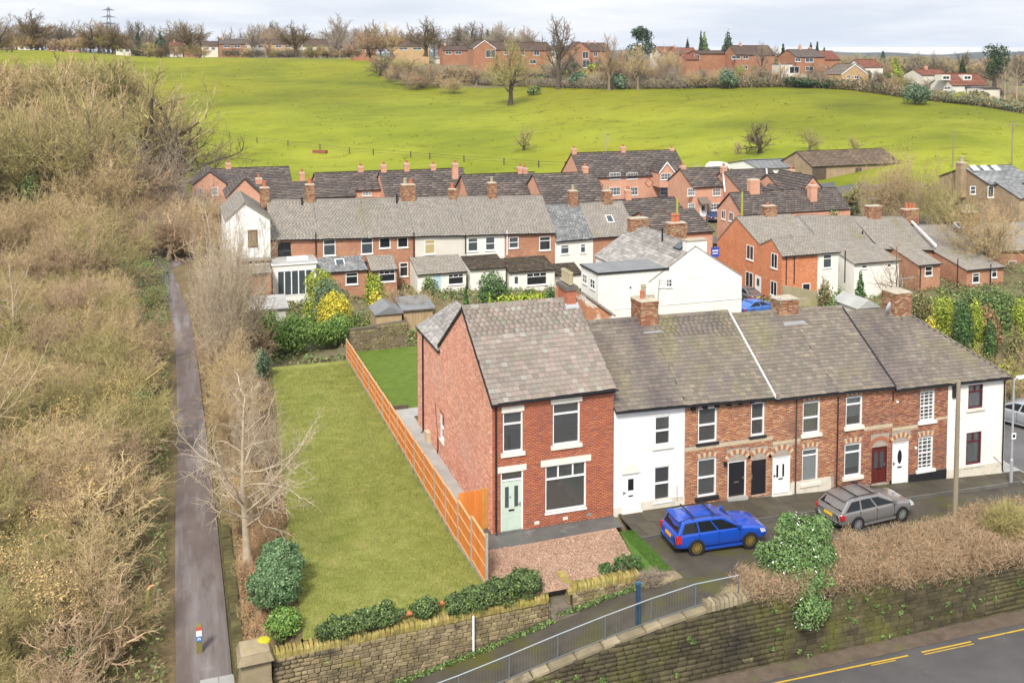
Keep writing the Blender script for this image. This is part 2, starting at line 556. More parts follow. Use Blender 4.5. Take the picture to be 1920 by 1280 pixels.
TILE_B=mat('brown_concrete_tile',ONE,1.0,.85,.1,20,rv=.13,rramp=[(0,(0.147,0.118,0.103)),(.35,(0.191,0.156,0.134)),(.7,(0.123,0.103,0.093))],over=[((.17,.15,.12),.3,.55,.8,.4)])
TILE_D=mat('mossy_dark_tile',ONE,1.0,.85,.1,20,rv=.2,rramp=[(0,(.11,.085,.055)),(.35,(.15,.115,.075)),(.7,(.085,.068,.05))],over=[((.06,.045,.04),.8,.5,.7,.6)])
TILE_R=plain('red_clay_tile',(.30,.11,.065),.85,rv=.15)
TILE_G=plain('grey_brown_roof',(.17,.135,.115),.85,rv=.1)
FLATR=mat('grey_felt_roof',[(.3,(.17,.175,.18)),(.7,(.23,.235,.24))],.8,.8,over=[((.30,.30,.29),1.5,.6,.8,.5)])
LEAD=plain('lead_flashing',(.36,.37,.38),.5)
POT_R=plain('terracotta_pot',(.44,.15,.075),.8)
POT_B=plain('buff_pot',(.36,.31,.20),.85)
CEMENT=mat('cement_cap',[(.3,(.33,.29,.22)),(.7,(.45,.40,.31))],3,.9,.3,20)
TWIG=mat('bare_twig',[(1,(.24,.19,.12))],rough=.9,rv=.22)
# --- vegetation generators
def nrm(a):
 return a/(np.linalg.norm(a)+1e-9)
class Tree:
 """branching skeleton; branches up to split level go in the trunk mesh, the rest in the crown mesh"""
 def __init__(s,seed,split=1):
  s.r=random.Random(seed)
  s.t,s.c,s.split=MB(),MB(),split
 def rv(s):
  return np.array([s.r.gauss(0,1)for _ in range(3)])
 def branch(s,p,d,ln,r,lv,P):
  nseg=P['seg'][min(lv,len(P['seg'])-1)]
  wob=P['wob'][min(lv,len(P['wob'])-1)]
  trop=P['trop'][min(lv,len(P['trop'])-1)]
  pts,dirs=[p],[d]
  for i in range(nseg):
   d=nrm(d+wob*s.rv()+np.array([0,0,trop]))
   p=p+d*ln/nseg
   pts.append(p);dirs.append(d)
  last=lv>=P['levels']
  r1=r*(P.get('taper',.45)if not last else .35)
  radii=[r+(r1-r)*i/nseg for i in range(nseg+1)]
  if lv==0:
   radii[0]*=1.35
  sides=(7,5,4,3,3,3)[min(lv,5)]
  (s.t if lv<=s.split else s.c).tube(pts,radii,sides,cap=False)
  if last:
   return
  n=P['n'][min(lv,len(P['n'])-1)]
  lo=P['lo'][min(lv,len(P['lo'])-1)]
  k=max(1,int(round(n*s.r.uniform(.8,1.2))))
  ph=s.r.uniform(0,6.28)
  for i in range(k):
   t=lo+(1-lo)*(i+s.r.uniform(.2,.9))/k
   x=t*nseg
   j=min(int(x),nseg-1)
   q=pts[j]+(pts[j+1]-pts[j])*(x-j)
   dd=dirs[j+1]
   a=np.array([0,0,1.0])if abs(dd[2])<.9 else np.array([1.0,0,0])
   e1=nrm(np.cross(dd,a));e2=np.cross(dd,e1)
   ph+=2.4+s.r.uniform(-.5,.5)
   ang=rad(s.r.uniform(*P['ang'][min(lv,len(P['ang'])-1)]))
   nd=math.cos(ang)*dd+math.sin(ang)*(math.cos(ph)*e1+math.sin(ph)*e2)
   rl=P['rl'][min(lv,len(P['rl'])-1)]
   shape=(1.15-.65*t)if P.get('cone')and lv==0 else(1.0-.35*(t-lo))
   s.branch(q,nd,ln*rl*shape*s.r.uniform(.75,1.2),max(P['rmin'],(r+(r1-r)*t)*P['rr']),lv+1,P)
  if P.get('lead',True):
   s.branch(pts[-1],dirs[-1],ln*P['rl'][min(lv,len(P['rl'])-1)]*.9,max(P['rmin'],r1*.9),lv+1,P)
OAK=dict(levels=4,seg=[4,6,4,3,2],wob=[.06,.15,.2,.22,.2],trop=[.05,.05,.05,.03,.02],n=[9,7,6,5],lo=[.45,.22,.2,.1],ang=[(20,78),(30,60),(25,60),(25,60)],rl=[1.55,.52,.52,.5],rr=.5,rmin=.014,taper=.55)
ASH=dict(levels=4,seg=[5,5,4,3,2],wob=[.04,.10,.14,.18,.2],trop=[.05,.12,.10,.05,.0],n=[9,6,5,4],lo=[.3,.25,.2,.1],ang=[(25,50),(25,50),(25,55),(25,55)],rl=[.62,.5,.5,.5],rr=.5,rmin=.014,taper=.5)
BIRCH=dict(levels=3,seg=[6,4,3,3],wob=[.03,.12,.2,.2],trop=[.06,.08,-.03,-.10],n=[16,7,6],lo=[.25,.15,.1],ang=[(25,45),(25,55),(20,60)],rl=[.36,.45,.5],rr=.36,rmin=.010,taper=.3)
HAW=dict(levels=4,seg=[3,4,3,3,2],wob=[.12,.2,.24,.25,.25],trop=[.05,.03,.02,.0,.0],n=[7,6,5,4],lo=[.25,.2,.15,.1],ang=[(40,75),(30,70),(30,70),(30,70)],rl=[1.05,.6,.55,.5],rr=.5,rmin=.014,taper=.6)
MATS_BARK=mat('bark',[(.3,(.15,.115,.075)),(.7,(.25,.20,.13))],6,.95,.4,20)
BARK_P=mat('pale_bark',[(.3,(.36,.29,.20)),(.7,(.50,.41,.30))],3,.95,.3,20,over=[((.22,.20,.09),1.2,.55,.75,.6)])
BARK_D=mat('dark_bark',[(.3,(.075,.055,.04)),(.7,(.13,.10,.07))],4,.95)
TW_TAN=mat('tan_twig',[(.35,(.37,.27,.14)),(.65,(.50,.38,.205))],.12,.95,rv=.25)
TW_OLIVE=mat('olive_twig',[(.35,(.27,.235,.09)),(.65,(.38,.325,.135))],.12,.95,rv=.25)
TW_PINK=mat('reddish_twig',[(.35,(.33,.225,.135)),(.65,(.44,.32,.20))],.12,.95,rv=.25)
TW_PALE=mat('pale_twig',[(.3,(.34,.275,.19)),(.7,(.47,.385,.28))],.5,.95,rv=.2)
TW_DARK=mat('dark_twig',[(.3,(.13,.10,.06)),(.7,(.20,.155,.095))],.2,.95,rv=.25)
TW_GREY=mat('grey_twig',[(.3,(.25,.205,.15)),(.7,(.36,.295,.22))],.2,.95,rv=.25)
def leafmat(name,cs,rv=.2,rough=.6,lo=.8,hi=1.15):
 return mat(name,[(.3,(lo,lo,lo)),(.7,(hi,hi,hi))],.9,rough,rv=rv,rramp=[(i/len(cs),c)for i,c in enumerate(cs)],spec=.35)
LF_DARK=leafmat('dark_evergreen_leaf',[(.045,.075,.028),(.065,.10,.035),(.035,.062,.028)])
LF_RHODO=leafmat('rhododendron_leaf',[(.115,.20,.085),(.16,.26,.115),(.08,.15,.06),(.20,.29,.135)])
LF_LAUREL=leafmat('laurel_leaf',[(.13,.24,.045),(.19,.31,.06),(.08,.16,.03),(.25,.36,.09)])
LF_IVY=leafmat('ivy_leaf',[(.10,.17,.045),(.15,.23,.06),(.07,.12,.035),(.22,.27,.09)])
LF_YEL=leafmat('golden_leaf',[(.62,.50,.04),(.72,.60,.07),(.50,.44,.04),(.40,.40,.05)])
LF_LIME=leafmat('lime_conifer_leaf',[(.28,.34,.035),(.36,.40,.05),(.20,.27,.03)])
LF_CON=leafmat('conifer_leaf',[(.07,.14,.04),(.10,.19,.05),(.05,.10,.03)])
LF_BLUE=leafmat('blue_conifer_leaf',[(.12,.18,.10),(.16,.23,.13),(.09,.14,.075)])
LF_CAM=leafmat('camellia_leaf',[(.12,.22,.065),(.17,.28,.085),(.075,.15,.045),(.23,.32,.12)])
LF_BROWN=leafmat('dead_leaf',[(.30,.17,.075),(.38,.23,.11),(.24,.13,.07)])
LF_TAN=leafmat('tan_leaf',[(.46,.31,.12),(.55,.38,.16),(.38,.25,.10),(.30,.24,.10)])
LF_UNDER=leafmat('undergrowth_leaf',[(.16,.19,.055),(.20,.155,.075),(.12,.15,.04),(.27,.20,.10),(.19,.22,.06)])
LF_OLIVE=leafmat('olive_scrub_leaf',[(.20,.19,.07),(.26,.22,.09),(.15,.14,.055)])
OAKF=dict(OAK,rmin=.028);ASHF=dict(ASH,rmin=.03)
PETAL=plain('white_petal',(.85,.83,.80),.6)
def quads_at(P,Nn,size,r,asp=1.0):
 """small rhombic leaves at points P facing roughly Nn"""
 n=len(P)
 A=r.normal(size=(n,3))
 e1=np.cross(Nn,A);e1/=np.linalg.norm(e1,axis=1,keepdims=True)+1e-9
 e2=np.cross(Nn,e1);e2/=np.linalg.norm(e2,axis=1,keepdims=True)+1e-9
 s=size*r.uniform(.6,1.3,(n,1))
 V=np.stack([P-e1*s*asp,P-e2*s*.5+Nn*s*.15,P+e1*s*asp,P+e2*s*.5+Nn*s*.15],1).reshape(-1,3)
 F=np.arange(4*n).reshape(n,4)
 return V,F
def blob_points(ells,n,r,inner=.55,lump=.18,freq=3.0,low=-.75):
 ells=[np.array(e,float)for e in ells]
 wts=np.array([(e[3]*e[4]+e[4]*e[5]+e[3]*e[5])for e in ells]);wts=wts/wts.sum()
 cnt=r.multinomial(n,wts)
 P,Q=[],[]
 for e,k in zip(ells,cnt):
  dv=r.normal(size=(k,3));dv/=np.linalg.norm(dv,axis=1,keepdims=True)
  dv[:,2]=np.where(dv[:,2]<low,-dv[:,2],dv[:,2])
  ph=r.uniform(0,6.28,6)
  lm=1+lump*(np.sin(freq*dv[:,0]*2+ph[0])*np.sin(freq*dv[:,1]*2+ph[1])+.6*np.sin(freq*2.3*dv[:,2]+ph[2])*np.sin(freq*2.1*dv[:,0]+ph[3])+.5*np.sin(freq*4.4*dv[:,1]+ph[4])*np.sin(freq*4.1*dv[:,2]+ph[5]))
  rr=(inner+(1-inner)*np.sqrt(r.uniform(0,1,k)))*lm
  P.append(e[:3]+dv*rr[:,None]*e[3:6])
  Q.append(dv/e[3:6])
 P=np.concatenate(P);Q=np.concatenate(Q)
 Q/=np.linalg.norm(Q,axis=1,keepdims=True)
 return P,Q
def leaf_mesh(name,ells,n,size,m,seed=1,inner=.55,lump=.18,freq=3.0,jit=.6,asp=1.0,low=-.75,extra=None):
 r=np.random.RandomState(seed)
 P,Q=blob_points(ells,n,r,inner,lump,freq,low)
 Q=Q+jit*r.normal(size=Q.shape)
 Q/=np.linalg.norm(Q,axis=1,keepdims=True)
 V,F=quads_at(P,Q,size,r,asp)
 mi=None
 ms=[m]
 if extra:
  m2,frac=extra
  ms.append(m2)
  mi=(r.uniform(0,1,len(F))<frac).astype(np.int32)
 return np_mesh(name,V,F,ms,mi=mi)
def twig_mesh(name,ells,n,ln,wd,m,seed=1,up=.6,inner=.0,lump=.2,out=.5):
 """short dead twigs through a volume: thin three-sided spikes"""
 r=np.random.RandomState(seed)
 P,Q=blob_points(ells,n,r,inner,lump)
 d=out*Q+.7*r.normal(size=Q.shape)+np.array([0,0,up])
 d/=np.linalg.norm(d,axis=1,keepdims=True)
 l=ln*r.uniform(.5,1.4,(n,1))
 A=r.normal(size=(n,3))
 e1=np.cross(d,A);e1/=np.linalg.norm(e1,axis=1,keepdims=True)
 e2=np.cross(d,e1)
 wv=wd*r.uniform(.6,1.4,(n,1))
 B=P-d*l*.5
 T=P+d*l*.5
 V=np.stack([B+e1*wv,B-.5*e1*wv+.87*e2*wv,B-.5*e1*wv-.87*e2*wv,T],1).reshape(-1,3)
 k=np.arange(n)[:,None]*4
 F=np.concatenate([k+np.array([[0,1,3]]),k+np.array([[1,2,3]]),k+np.array([[2,0,3]])])
 return np_mesh(name,V,F,m)
def tree_proto(seed,P,h,r,split=1,bark=None,twig=None,base=(0,0,0),d=(0,0,1),frac=.5,extra=None):
 T=Tree(seed,split)
 T.branch(np.array(base,float),nrm(np.array(d,float)),h*frac,r,0,P)
 tm=T.t.mesh('trunk',bark or MATS_BARK,smooth=True)
 cm=T.c.mesh('crown',twig or TW_TAN)
 zmax=max(v[2]for v in T.c.v)
 return tm,cm,zmax
def clump_proto(seed,P,nst,h,r,spread,lean,twig,bark,split=1):
 T=Tree(seed,split)
 for i in range(nst):
  a=6.28*i/nst+T.r.uniform(-.4,.4)
  q=np.array([math.cos(a),math.sin(a),0])*spread*T.r.uniform(.2,1)
  dd=nrm(np.array([math.cos(a)*lean*T.r.uniform(.3,1),math.sin(a)*lean*T.r.uniform(.3,1),1]))
  T.branch(q,dd,h*T.r.uniform(.55,.8),r,0,P)
 return T.t.mesh('trunk',bark,smooth=True),T.c.mesh('crown',twig),max(v[2]for v in T.c.v)
def plant(name,label,cat,proto,loc,hgt,rz=0.0,group=None,wide=1.0,mats=None):
 tm,cm,zm=proto
 k=hgt/zm
 o=thing(name,label,cat,loc,rz,group)
 a=link('trunk',tm,o);b=link('crown',cm,o)
 for q,i in((a,0),(b,1)):
  q.scale=(k*wide,k*wide,k)
  if mats and mats[i]:
   q.material_slots[0].link='OBJECT'
   q.material_slots[0].material=mats[i]
 return o
def bush(name,label,cat,ells,n,size,m,loc=(0,0,0),seed=1,group=None,stem=True,**k):
 """leafy shrub: leaves through lumpy volumes on a few stems (ells in local coordinates)"""
 o=thing(name,label,cat,loc,0,group)
 link('foliage',leaf_mesh('foliage',ells,n,size,m,seed,**k),o)
 if stem:
  b=MB()
  r=random.Random(seed)
  for e in ells[:6]:
   for _ in range(2):
    b.tube([(e[0]*.6+r.uniform(-.1,.1),e[1]*.6+r.uniform(-.1,.1),0),(e[0]+r.uniform(-.1,.1),e[1]+r.uniform(-.1,.1),e[2]+.2*e[5])],[.05,.02],5,cap=False)
  b.emit('stem',MATS_BARK,o,world=False)
 return o
# --- masonry pieces
def unit_stone(seed,jit=.06,ch=.14):
 r=random.Random(seed)
 j=lambda s=jit:r.uniform(-s,s)
 V=[]
 for c in(0.0,.62):
  for a,b in((-.5,-.5),(.5,-.5),(.5,.5),(-.5,.5)):
   V.append((a+j(),b+j(),c))
 for a,b in((-.5,-.5),(.5,-.5),(.5,.5),(-.5,.5)):
  V.append((a*(1-2*ch)+j(),b*(1-2.4*ch)+j(),1+j(.15)))
 F=[]
 for base in(0,4):
  for i in range(4):
   k=(i+1)%4
   F.append((base+i,base+k,base+4+k,base+4+i))
 F.append((8,9,10,11))
 return V,F
STONES=[unit_stone(100+i)for i in range(6)]
BLOCKS=[unit_stone(200+i,.025,.07)for i in range(6)]
def frame_mat(o,u,w,n,sx=1,sy=1,sz=1):
 return Matrix(((u[0]*sx,w[0]*sy,n[0]*sz,o[0]),(u[1]*sx,w[1]*sy,n[1]*sz,o[1]),(u[2]*sx,w[2]*sy,n[2]*sz,o[2]),(0,0,0,1)))
def set_stones(parent,rects,fr,m,shapes,name='stone',limit=300,depth=.12,key=None):
 """rects: (a0,a1,b0,b1) on the frame fr=(o,u,w,n) in world coordinates; the largest-showing become parts, the rest one part"""
 o,u,w,n=[np.array(x,float)for x in fr]
 off=WPOS[parent.name]
 if key:
  rects=sorted(rects,key=key)
 me=[]
 for V,F in shapes:
  q=bpy.data.meshes.new(name)
  q.from_pydata(V,[],F)
  q.materials.append(m)
  me.append(q)
 r=random.Random(len(rects))
 bv,bf=[],[]
 for i,(a0,a1,b0,b1)in enumerate(rects):
  c=o+u*(a0+a1)/2+w*(b0+b1)/2
  k=r.randrange(len(shapes))
  dz=depth*r.uniform(.75,1.25)
  if i<limit:
   ob=link(name,me[k],parent)
   ob.matrix_local=frame_mat(c-off,u,w,n,a1-a0,b1-b0,dz)
  else:
   V,F=shapes[k]
   base=len(bv)
   for x,y,z in V:
    bv.append(tuple(c-off+u*x*(a1-a0)+w*y*(b1-b0)+n*z*dz))
   bf+=[tuple(base+t for t in f)for f in F]
 if bv:
  link(name+'work',np_mesh(name+'work',bv,bf,m),parent,kind='stuff')
def courses(a0,a1,b0,b1,hmin,hmax,lmin,lmax,gap,r,keep=None,b0f=None,b1f=None):
 """coursed rubble between b0..b1; b0f/b1f: bottom/top as functions of a"""
 out=[]
 b=b0
 while b<b1-.03:
  h=min(r.uniform(hmin,hmax),b1-b)
  if b1-b-h<hmin*.6:
   h=b1-b
  a=a0-r.uniform(0,lmin)
  while a<a1:
   l=r.uniform(lmin,lmax)
   x0,x1=max(a,a0),min(a+l,a1)
   if x1-x0>.05:
    mid=(x0+x1)/2
    lo=b0f(mid)if b0f else b0
    hi=b1f(mid)if b1f else b1
    if b+h>lo and b+h*.6<hi:
     out.append((x0+gap/2,x1-gap/2,max(b,lo-.1)+gap/2,min(b+h,hi+.02)-gap/2))
   a+=l
  b+=h
 return[q for q in out if q[3]-q[2]>.03]
def brick_rects(a0,a1,b0,b1,holes=(),top=None,bw=.225,bh=.0762,j=.011,r=None,edge=None):
 """stretcher bond; holes: (a0,a1,b0,b1); top: height limit as a function of a; edge(b) -> (a0, a1) limits by height"""
 out=[]
 row=0
 b=b0
 while b<b1-.02:
  e0,e1=edge(b+bh)if edge else(a0,a1)
  a=a0-(bw/2 if row%2 else 0)
  while a<e1:
   x0,x1=max(a,e0),min(a+bw-j,e1)
   if x1-x0>.03:
    segs=[(x0,x1)]
    for h in holes:
     if b+bh-j>h[2]and b<h[3]:
      ns=[]
      for s0,s1 in segs:
       if s1<=h[0]or s0>=h[1]:
        ns.append((s0,s1))
       else:
        if h[0]-s0>.03:ns.append((s0,h[0]))
        if s1-h[1]>.03:ns.append((h[1],s1))
      segs=ns
    for s0,s1 in segs:
     if top is None or b+bh<top((s0+s1)/2):
      out.append((s0,s1,b,min(b+bh-j,b1)))
   a+=bw
  b+=bh
  row+=1
 return out
def brickwork(parent,rects,fr,m,c0=-.004,c1=.008,name='brickwork',seed=3):
 r=np.random.RandomState(seed)
 B=np.array([(a,b,c,d,c0,c1)for a,b,c,d in rects])
 B[:,5]+=r.uniform(-.003,.004,len(B))
 V,F=boxes_np(B,*fr)
 off=WPOS[parent.name]
 return link(name,np_mesh(name,V-off,F,m),parent,kind='stuff')
def wall_sheet(b,fr,a0,a1,z0,z1,holes,depth=.11,m=0):
 """a wall face with real openings and their reveals, on frame fr=(o,u,w,n)"""
 o,u,w,n=[np.array(x,float)for x in fr]
 P=lambda a,z,c=0:o+u*a+w*z+n*c
 xs=sorted(set([a0,a1]+[min(max(t,a0),a1)for h in holes for t in h[:2]]))
 zs=sorted(set([z0,z1]+[min(max(t,z0),z1)for h in holes for t in h[2:4]]))
 for i in range(len(xs)-1):
  for k in range(len(zs)-1):
   cx,cz=(xs[i]+xs[i+1])/2,(zs[k]+zs[k+1])/2
   if any(h[0]<cx<h[1]and h[2]<cz<h[3]for h in holes):
    continue
   b.quad(P(xs[i],zs[k]),P(xs[i+1],zs[k]),P(xs[i+1],zs[k+1]),P(xs[i],zs[k+1]),m)
 for x0,x1,y0,y1 in[h[:4]for h in holes]:
  for(p,q)in(((x0,y0),(x1,y0)),((x1,y0),(x1,y1)),((x1,y1),(x0,y1)),((x0,y1),(x0,y0))):
   b.quad(P(*p),P(*q),P(*q,-depth),P(*p,-depth),m)
# --- roofs
def slate_unit(m,th=.014):
 b=MB()
 b.box(-.5,.5,0,1,0,th)
 b.f=[b.f[i]for i in(1,2,3,5)]
 b.m=[0]*4
 return b.mesh('slate',m)
def roof_slope(parent,EL,ER,RL,RR,gauge,width,m,nparts=0,seed=1,under=None,inside=None,name='slate',thick=.09,slabname='roof',lap=1.3,th=.014,ragged=.004):
 """one roof plane: a boarded slab with courses of slates laid on it.  EL, ER eave corners, RL, RR ridge corners (world)."""
 r=np.random.RandomState(seed)
 EL,ER,RL,RR=[np.array(p,float)for p in(EL,ER,RL,RR)]
 n=nrm(np.cross(ER-EL,(RL+RR)/2-(EL+ER)/2))
 if n[2]<0:n=-n
 b=MB()
 thick2=.004+.55*abs(float((ER-EL)@nrm(np.cross(RL-EL,RR-EL))))if np.linalg.norm(RR-RL)>.05 else .004
 poly=[EL,ER,RR,RL]if np.linalg.norm(RR-RL)>.05 else[EL,ER,RL]
 thick=max(thick,thick2+.03)
 lower=[tuple(p-n*thick)for p in poly]
 b.prism(lower,n*(thick-thick2)if thick2<thick else n*.002)
 slab=b.emit(slabname,under or m,parent)
 off=WPOS.get(parent.name,np.zeros(3))
 S=np.linalg.norm((RL+RR)/2-(EL+ER)/2)
 rows=max(2,int(round(S/gauge)))
 rects=[]
 for j in range(rows):
  t0=j/rows
  A,B_=EL+(RL-EL)*t0,ER+(RR-ER)*t0
  W=np.linalg.norm(B_-A)
  u=nrm(B_-A)
  wdir=nrm(np.cross(n,u))
  x=-(width*.5 if j%2 else 0)+r.uniform(-.02,.02)
  while x<W-.02:
   l=width*r.uniform(.93,1.07)
   x0,x1=max(x,0),min(x+l,W)
   x+=l
   if x1-x0<.05:
    continue
   c=A+u*(x0+x1)/2
   if inside is not None and not inside(c):
    continue
   rects.append((c,u,wdir,x1-x0-.008))
 g=S/rows
 su=slate_unit(m,th)if nparts else None
 bv,bf=[],[]
 tilt=.022 if nparts else .034
 if name=='tile':tilt,th,ragged=.075,.035,.003
 elif not nparts:th=.02
 i0=0
 for i,(c,u,wdir,wd)in enumerate(rects):
  wj=nrm(wdir-n*(tilt/g)+u*r.uniform(-.012,.012))
  nj=nrm(np.cross(u,wj))
  c2=c+n*(.018+r.uniform(0,ragged))+wdir*r.uniform(-.012,.012)-wdir*(.04 if i<1 else 0)
  if i<nparts:
   ob=link(name,su,slab)
   ob.matrix_local=frame_mat(c2-off,u,wj,nj,wd,g*lap,1)
  else:
   bv.append((c2-off,u,wj,nj,wd,g*lap))
 if bv:
  C=np.array([q[0]for q in bv]);U=np.array([q[1]for q in bv]);Wd=np.array([q[2]for q in bv]);Nn=np.array([q[3]for q in bv])
  wd=np.array([q[4]for q in bv])[:,None];gg=np.array([q[5]for q in bv])[:,None]
  vs=[]
  for a,bb,c in((-.5,0,0),(.5,0,0),(.5,1,0),(-.5,1,0),(-.5,0,th),(.5,0,th),(.5,1,th),(-.5,1,th)):
   vs.append(C+U*wd*a+Wd*gg*bb+Nn*c)
  V=np.stack(vs,1).reshape(-1,3)
  F=(np.arange(len(bv))*8)[:,None,None]+BOX5[[0,1,2,4]][None]
  link(name+'work' if name=='slate' else name,np_mesh(name+'work',V,F.reshape(-1,4),m),slab,kind='stuff')
 return slab
def ridge_tiles(parent,A,B,m,ln=.45,r=.13,name='ridge_tile',limit=300,fdir=None):
 """half-round or angled ridge tiles from A to B (world)"""
 A,B=np.array(A,float),np.array(B,float)
 W=np.linalg.norm(B-A)
 u=nrm(B-A)
 side=nrm(np.cross(u,(0,0,1)))
 up=np.cross(side,u)
 if up[2]<0:up=-up
 k=max(1,int(round(W/ln)))
 b=MB()
 ring=[(-1.0,-.55),(-.62,.1),(0,.42),(.62,.1),(1.0,-.55),(0.0,.05)]
 b.prism([(0,x*r,y*r)for x,y in ring],(1,0,0))
 me=b.mesh(name,m)
 off=WPOS.get(parent.name,np.zeros(3))
 rr=random.Random(int(W*100))
 for i in range(min(k,limit)):
  o=link(name,me,parent)
  p=A+u*W*i/k+up*rr.uniform(-.008,.008)
  o.matrix_local=frame_mat(p-off,u,side,up,W/k-.012,1,1)
def chimney(parent,c,sx,sy,z0,z1,m,pots=(),cap=True,seed=1,brick=True,world=True,base_z=None,pot_h=.45,dark=False):
 """stack with corbelled head and pots; pots: (dx, dy, material, height, radius)"""
 off=WPOS.get(parent.name,np.zeros(3))if world else np.zeros(3)
 x,y=c[0]-off[0],c[1]-off[1]
 za,zb=z0-off[2],z1-off[2]
 b=MB()
 if brick:
  bh=.0762
  r=random.Random(seed)
  zz=za
  b.box(x-sx/2+.008,x+sx/2-.008,y-sy/2+.008,y+sy/2-.008,za,zb-.02,1)
  i=0
  while zz<zb-.05:
   g=.03 if zz>zb-.24 else 0
   for ax,L_,W_ in((0,sx,sy),(1,sy,sx)):
    for sgn in(-1,1):
     if(ax==0 and sgn==1)or(ax==1 and sgn==1 and False):
      continue
     t=-L_/2-(0.11 if i%2 else 0)
     while t<L_/2:
      t0,t1=max(t,-L_/2),min(t+.214,L_/2)
      if t1-t0>.03:
       dpt=g+r.uniform(-.003,.005)
       if ax==0:
        b.box(x+t0,x+t1,y-sy/2-dpt,y-sy/2+.06,zz,zz+bh-.011,0)
       elif sgn<0:
        b.box(x-sx/2-dpt,x-sx/2+.06,y+t0,y+t1,zz,zz+bh-.011,0)
       else:
        b.box(x+sx/2-.06,x+sx/2+dpt,y+t0,y+t1,zz,zz+bh-.011,0)
      t+=.225
   zz+=bh
   i+=1
 else:
  b.box(x-sx/2,x+sx/2,y-sy/2,y+sy/2,za,zb-.25,0)
  b.box(x-sx/2-.04,x+sx/2+.04,y-sy/2-.04,y+sy/2+.04,zb-.25,zb,0)
 ch=link('chimney',b.mesh('chimney',[m,MORTAR]),parent)
 if cap:
  q=MB()
  e=.05
  q.hexa([(x-sx/2-e,y-sy/2-e,zb),(x+sx/2+e,y-sy/2-e,zb),(x+sx/2+e,y+sy/2+e,zb),(x-sx/2-e,y+sy/2+e,zb),(x-sx*.4,y-sy*.38,zb+.10),(x+sx*.4,y-sy*.38,zb+.10),(x+sx*.4,y+sy*.38,zb+.10),(x-sx*.4,y+sy*.38,zb+.10)])
  link('chimney_cap',q.mesh('chimney_cap',BLACKP if dark else CEMENT),ch)
 for dx,dy,pm,h,pr in pots:
  q=MB()
  q.lathe((x+dx,y+dy,zb+.06),[(pr*1.0,0),(pr*1.05,.04),(pr*.92,.08),(pr*.86,h*.8),(pr*1.05,h*.84),(pr*1.05,h*.93),(pr*.95,h),(pr*.75,h),(pr*.7,h*.6)],10)
  link('chimney_pot',q.mesh('chimney_pot',pm,smooth=False),ch)
 return ch
def aerial(parent,p,h,dirv,ln=1.2,n=7,world=True):
 off=WPOS.get(parent.name,np.zeros(3))if world else np.zeros(3)
 p=np.array(p,float)-off
 b=MB()
 b.tube([p,p+(0,0,h)],.018,5)
 d=nrm(np.array((dirv[0],dirv[1],0),float));s=np.array((-d[1],d[0],0))
 a=p+(0,0,h-.05)
 b.tube([a-d*ln*.3,a+d*ln*.7],.012,4)
 for i in range(n):
  q=a+d*ln*(-.28+.96*i/(n-1))
  b.tube([q-s*.17,q+s*.17],.007,3)
 o=link('aerial',b.mesh('aerial',plain_steel()),parent)
 return o
_st=[]
def plain_steel():
 if not _st:
  _st.append(plain('galvanised_steel',(.42,.44,.45),.45,metal=.6))
 return _st[0]
# --- ground
FIELD=mat('pasture',[(.28,(0.121,0.153,0.003)),(.45,(0.172,0.207,0.004)),(.58,(0.210,0.245,0.007)),(.75,(0.277,0.297,0.029))],.035,.95,.8,2.2,stretch=(1,1.6,3),bdist=.3,over=[((.30,.315,.02),.016,.47,.60,.75,(1,1,1)),((.235,.225,.003),.021,.55,.68,.8,(1,1,1)),((.13,.122,.006),.11,.54,.70,.65,(1,2.2,3)),((.24,.225,.02),.3,.56,.72,.6),((.11,.105,.02),.6,.66,.72,.6,(.5,2,2)),((.11,.135,.006),1.4,.56,.66,.5),((.26,.24,.04),2.3,.64,.72,.4)])
def two_tone(m,c2,z0,z1):
 t=m.node_tree;N,L=t.nodes.new,t.links.new;bs=t.nodes['Principled BSDF'];src=bs.inputs['Base Color'].links[0].from_socket
 g=N('ShaderNodeNewGeometry');sp=N('ShaderNodeSeparateXYZ');L(g.outputs['Position'],sp.inputs[0])
 n=N('ShaderNodeTexNoise');n.inputs['Scale'].default_value=.03;n.inputs['Detail'].default_value=5;L(g.outputs['Position'],n.inputs['Vector'])
 a=N('ShaderNodeMath');a.operation='MULTIPLY_ADD';L(n.outputs['Fac'],a.inputs[0]);a.inputs[1].default_value=9;L(sp.outputs[2],a.inputs[2])
 r=N('ShaderNodeMapRange');r.inputs[1].default_value=z0+4.5;r.inputs[2].default_value=z1+4.5;r.inputs[4].default_value=.85;L(a.outputs[0],r.inputs[0])
 x=N('ShaderNodeMix');x.data_type='RGBA';x.blend_type='MULTIPLY';L(r.outputs[0],x.inputs[0]);L(src,x.inputs[6]);x.inputs[7].default_value=(*c2,1);L(x.outputs[2],bs.inputs['Base Color'])
two_tone(FIELD,(.74,.70,.25),3.0,7.5)
LAWN=mat('lawn_turf',[(.25,(0.166,0.188,0.034)),(.5,(0.226,0.244,0.052)),(.75,(0.297,0.301,0.086))],1.3,.95,.8,55,bdist=.04,over=[((.31,.26,.11),.9,.56,.75,.5),((.135,.18,.02),.5,.55,.7,.6),((.09,.11,.014),9,.56,.7,.55),((.32,.30,.12),4,.6,.7,.4)])
LAWN_B=mat('green_turf',[(.3,(.075,.125,.014)),(.7,(.125,.18,.022))],1.5,.95,.7,50,bdist=.03)
TURF_A=mat('fresh_turf',[(.3,(.06,.13,.02)),(.7,(.10,.19,.032))],6,.95,.8,60,bdist=.03)
WOODF=mat('woodland_floor',[(.25,(.115,.08,.04)),(.5,(.165,.12,.06)),(.75,(.145,.135,.048))],.5,.95,.8,6,bdist=.1,over=[((.23,.165,.095),2.0,.55,.75,.6)])
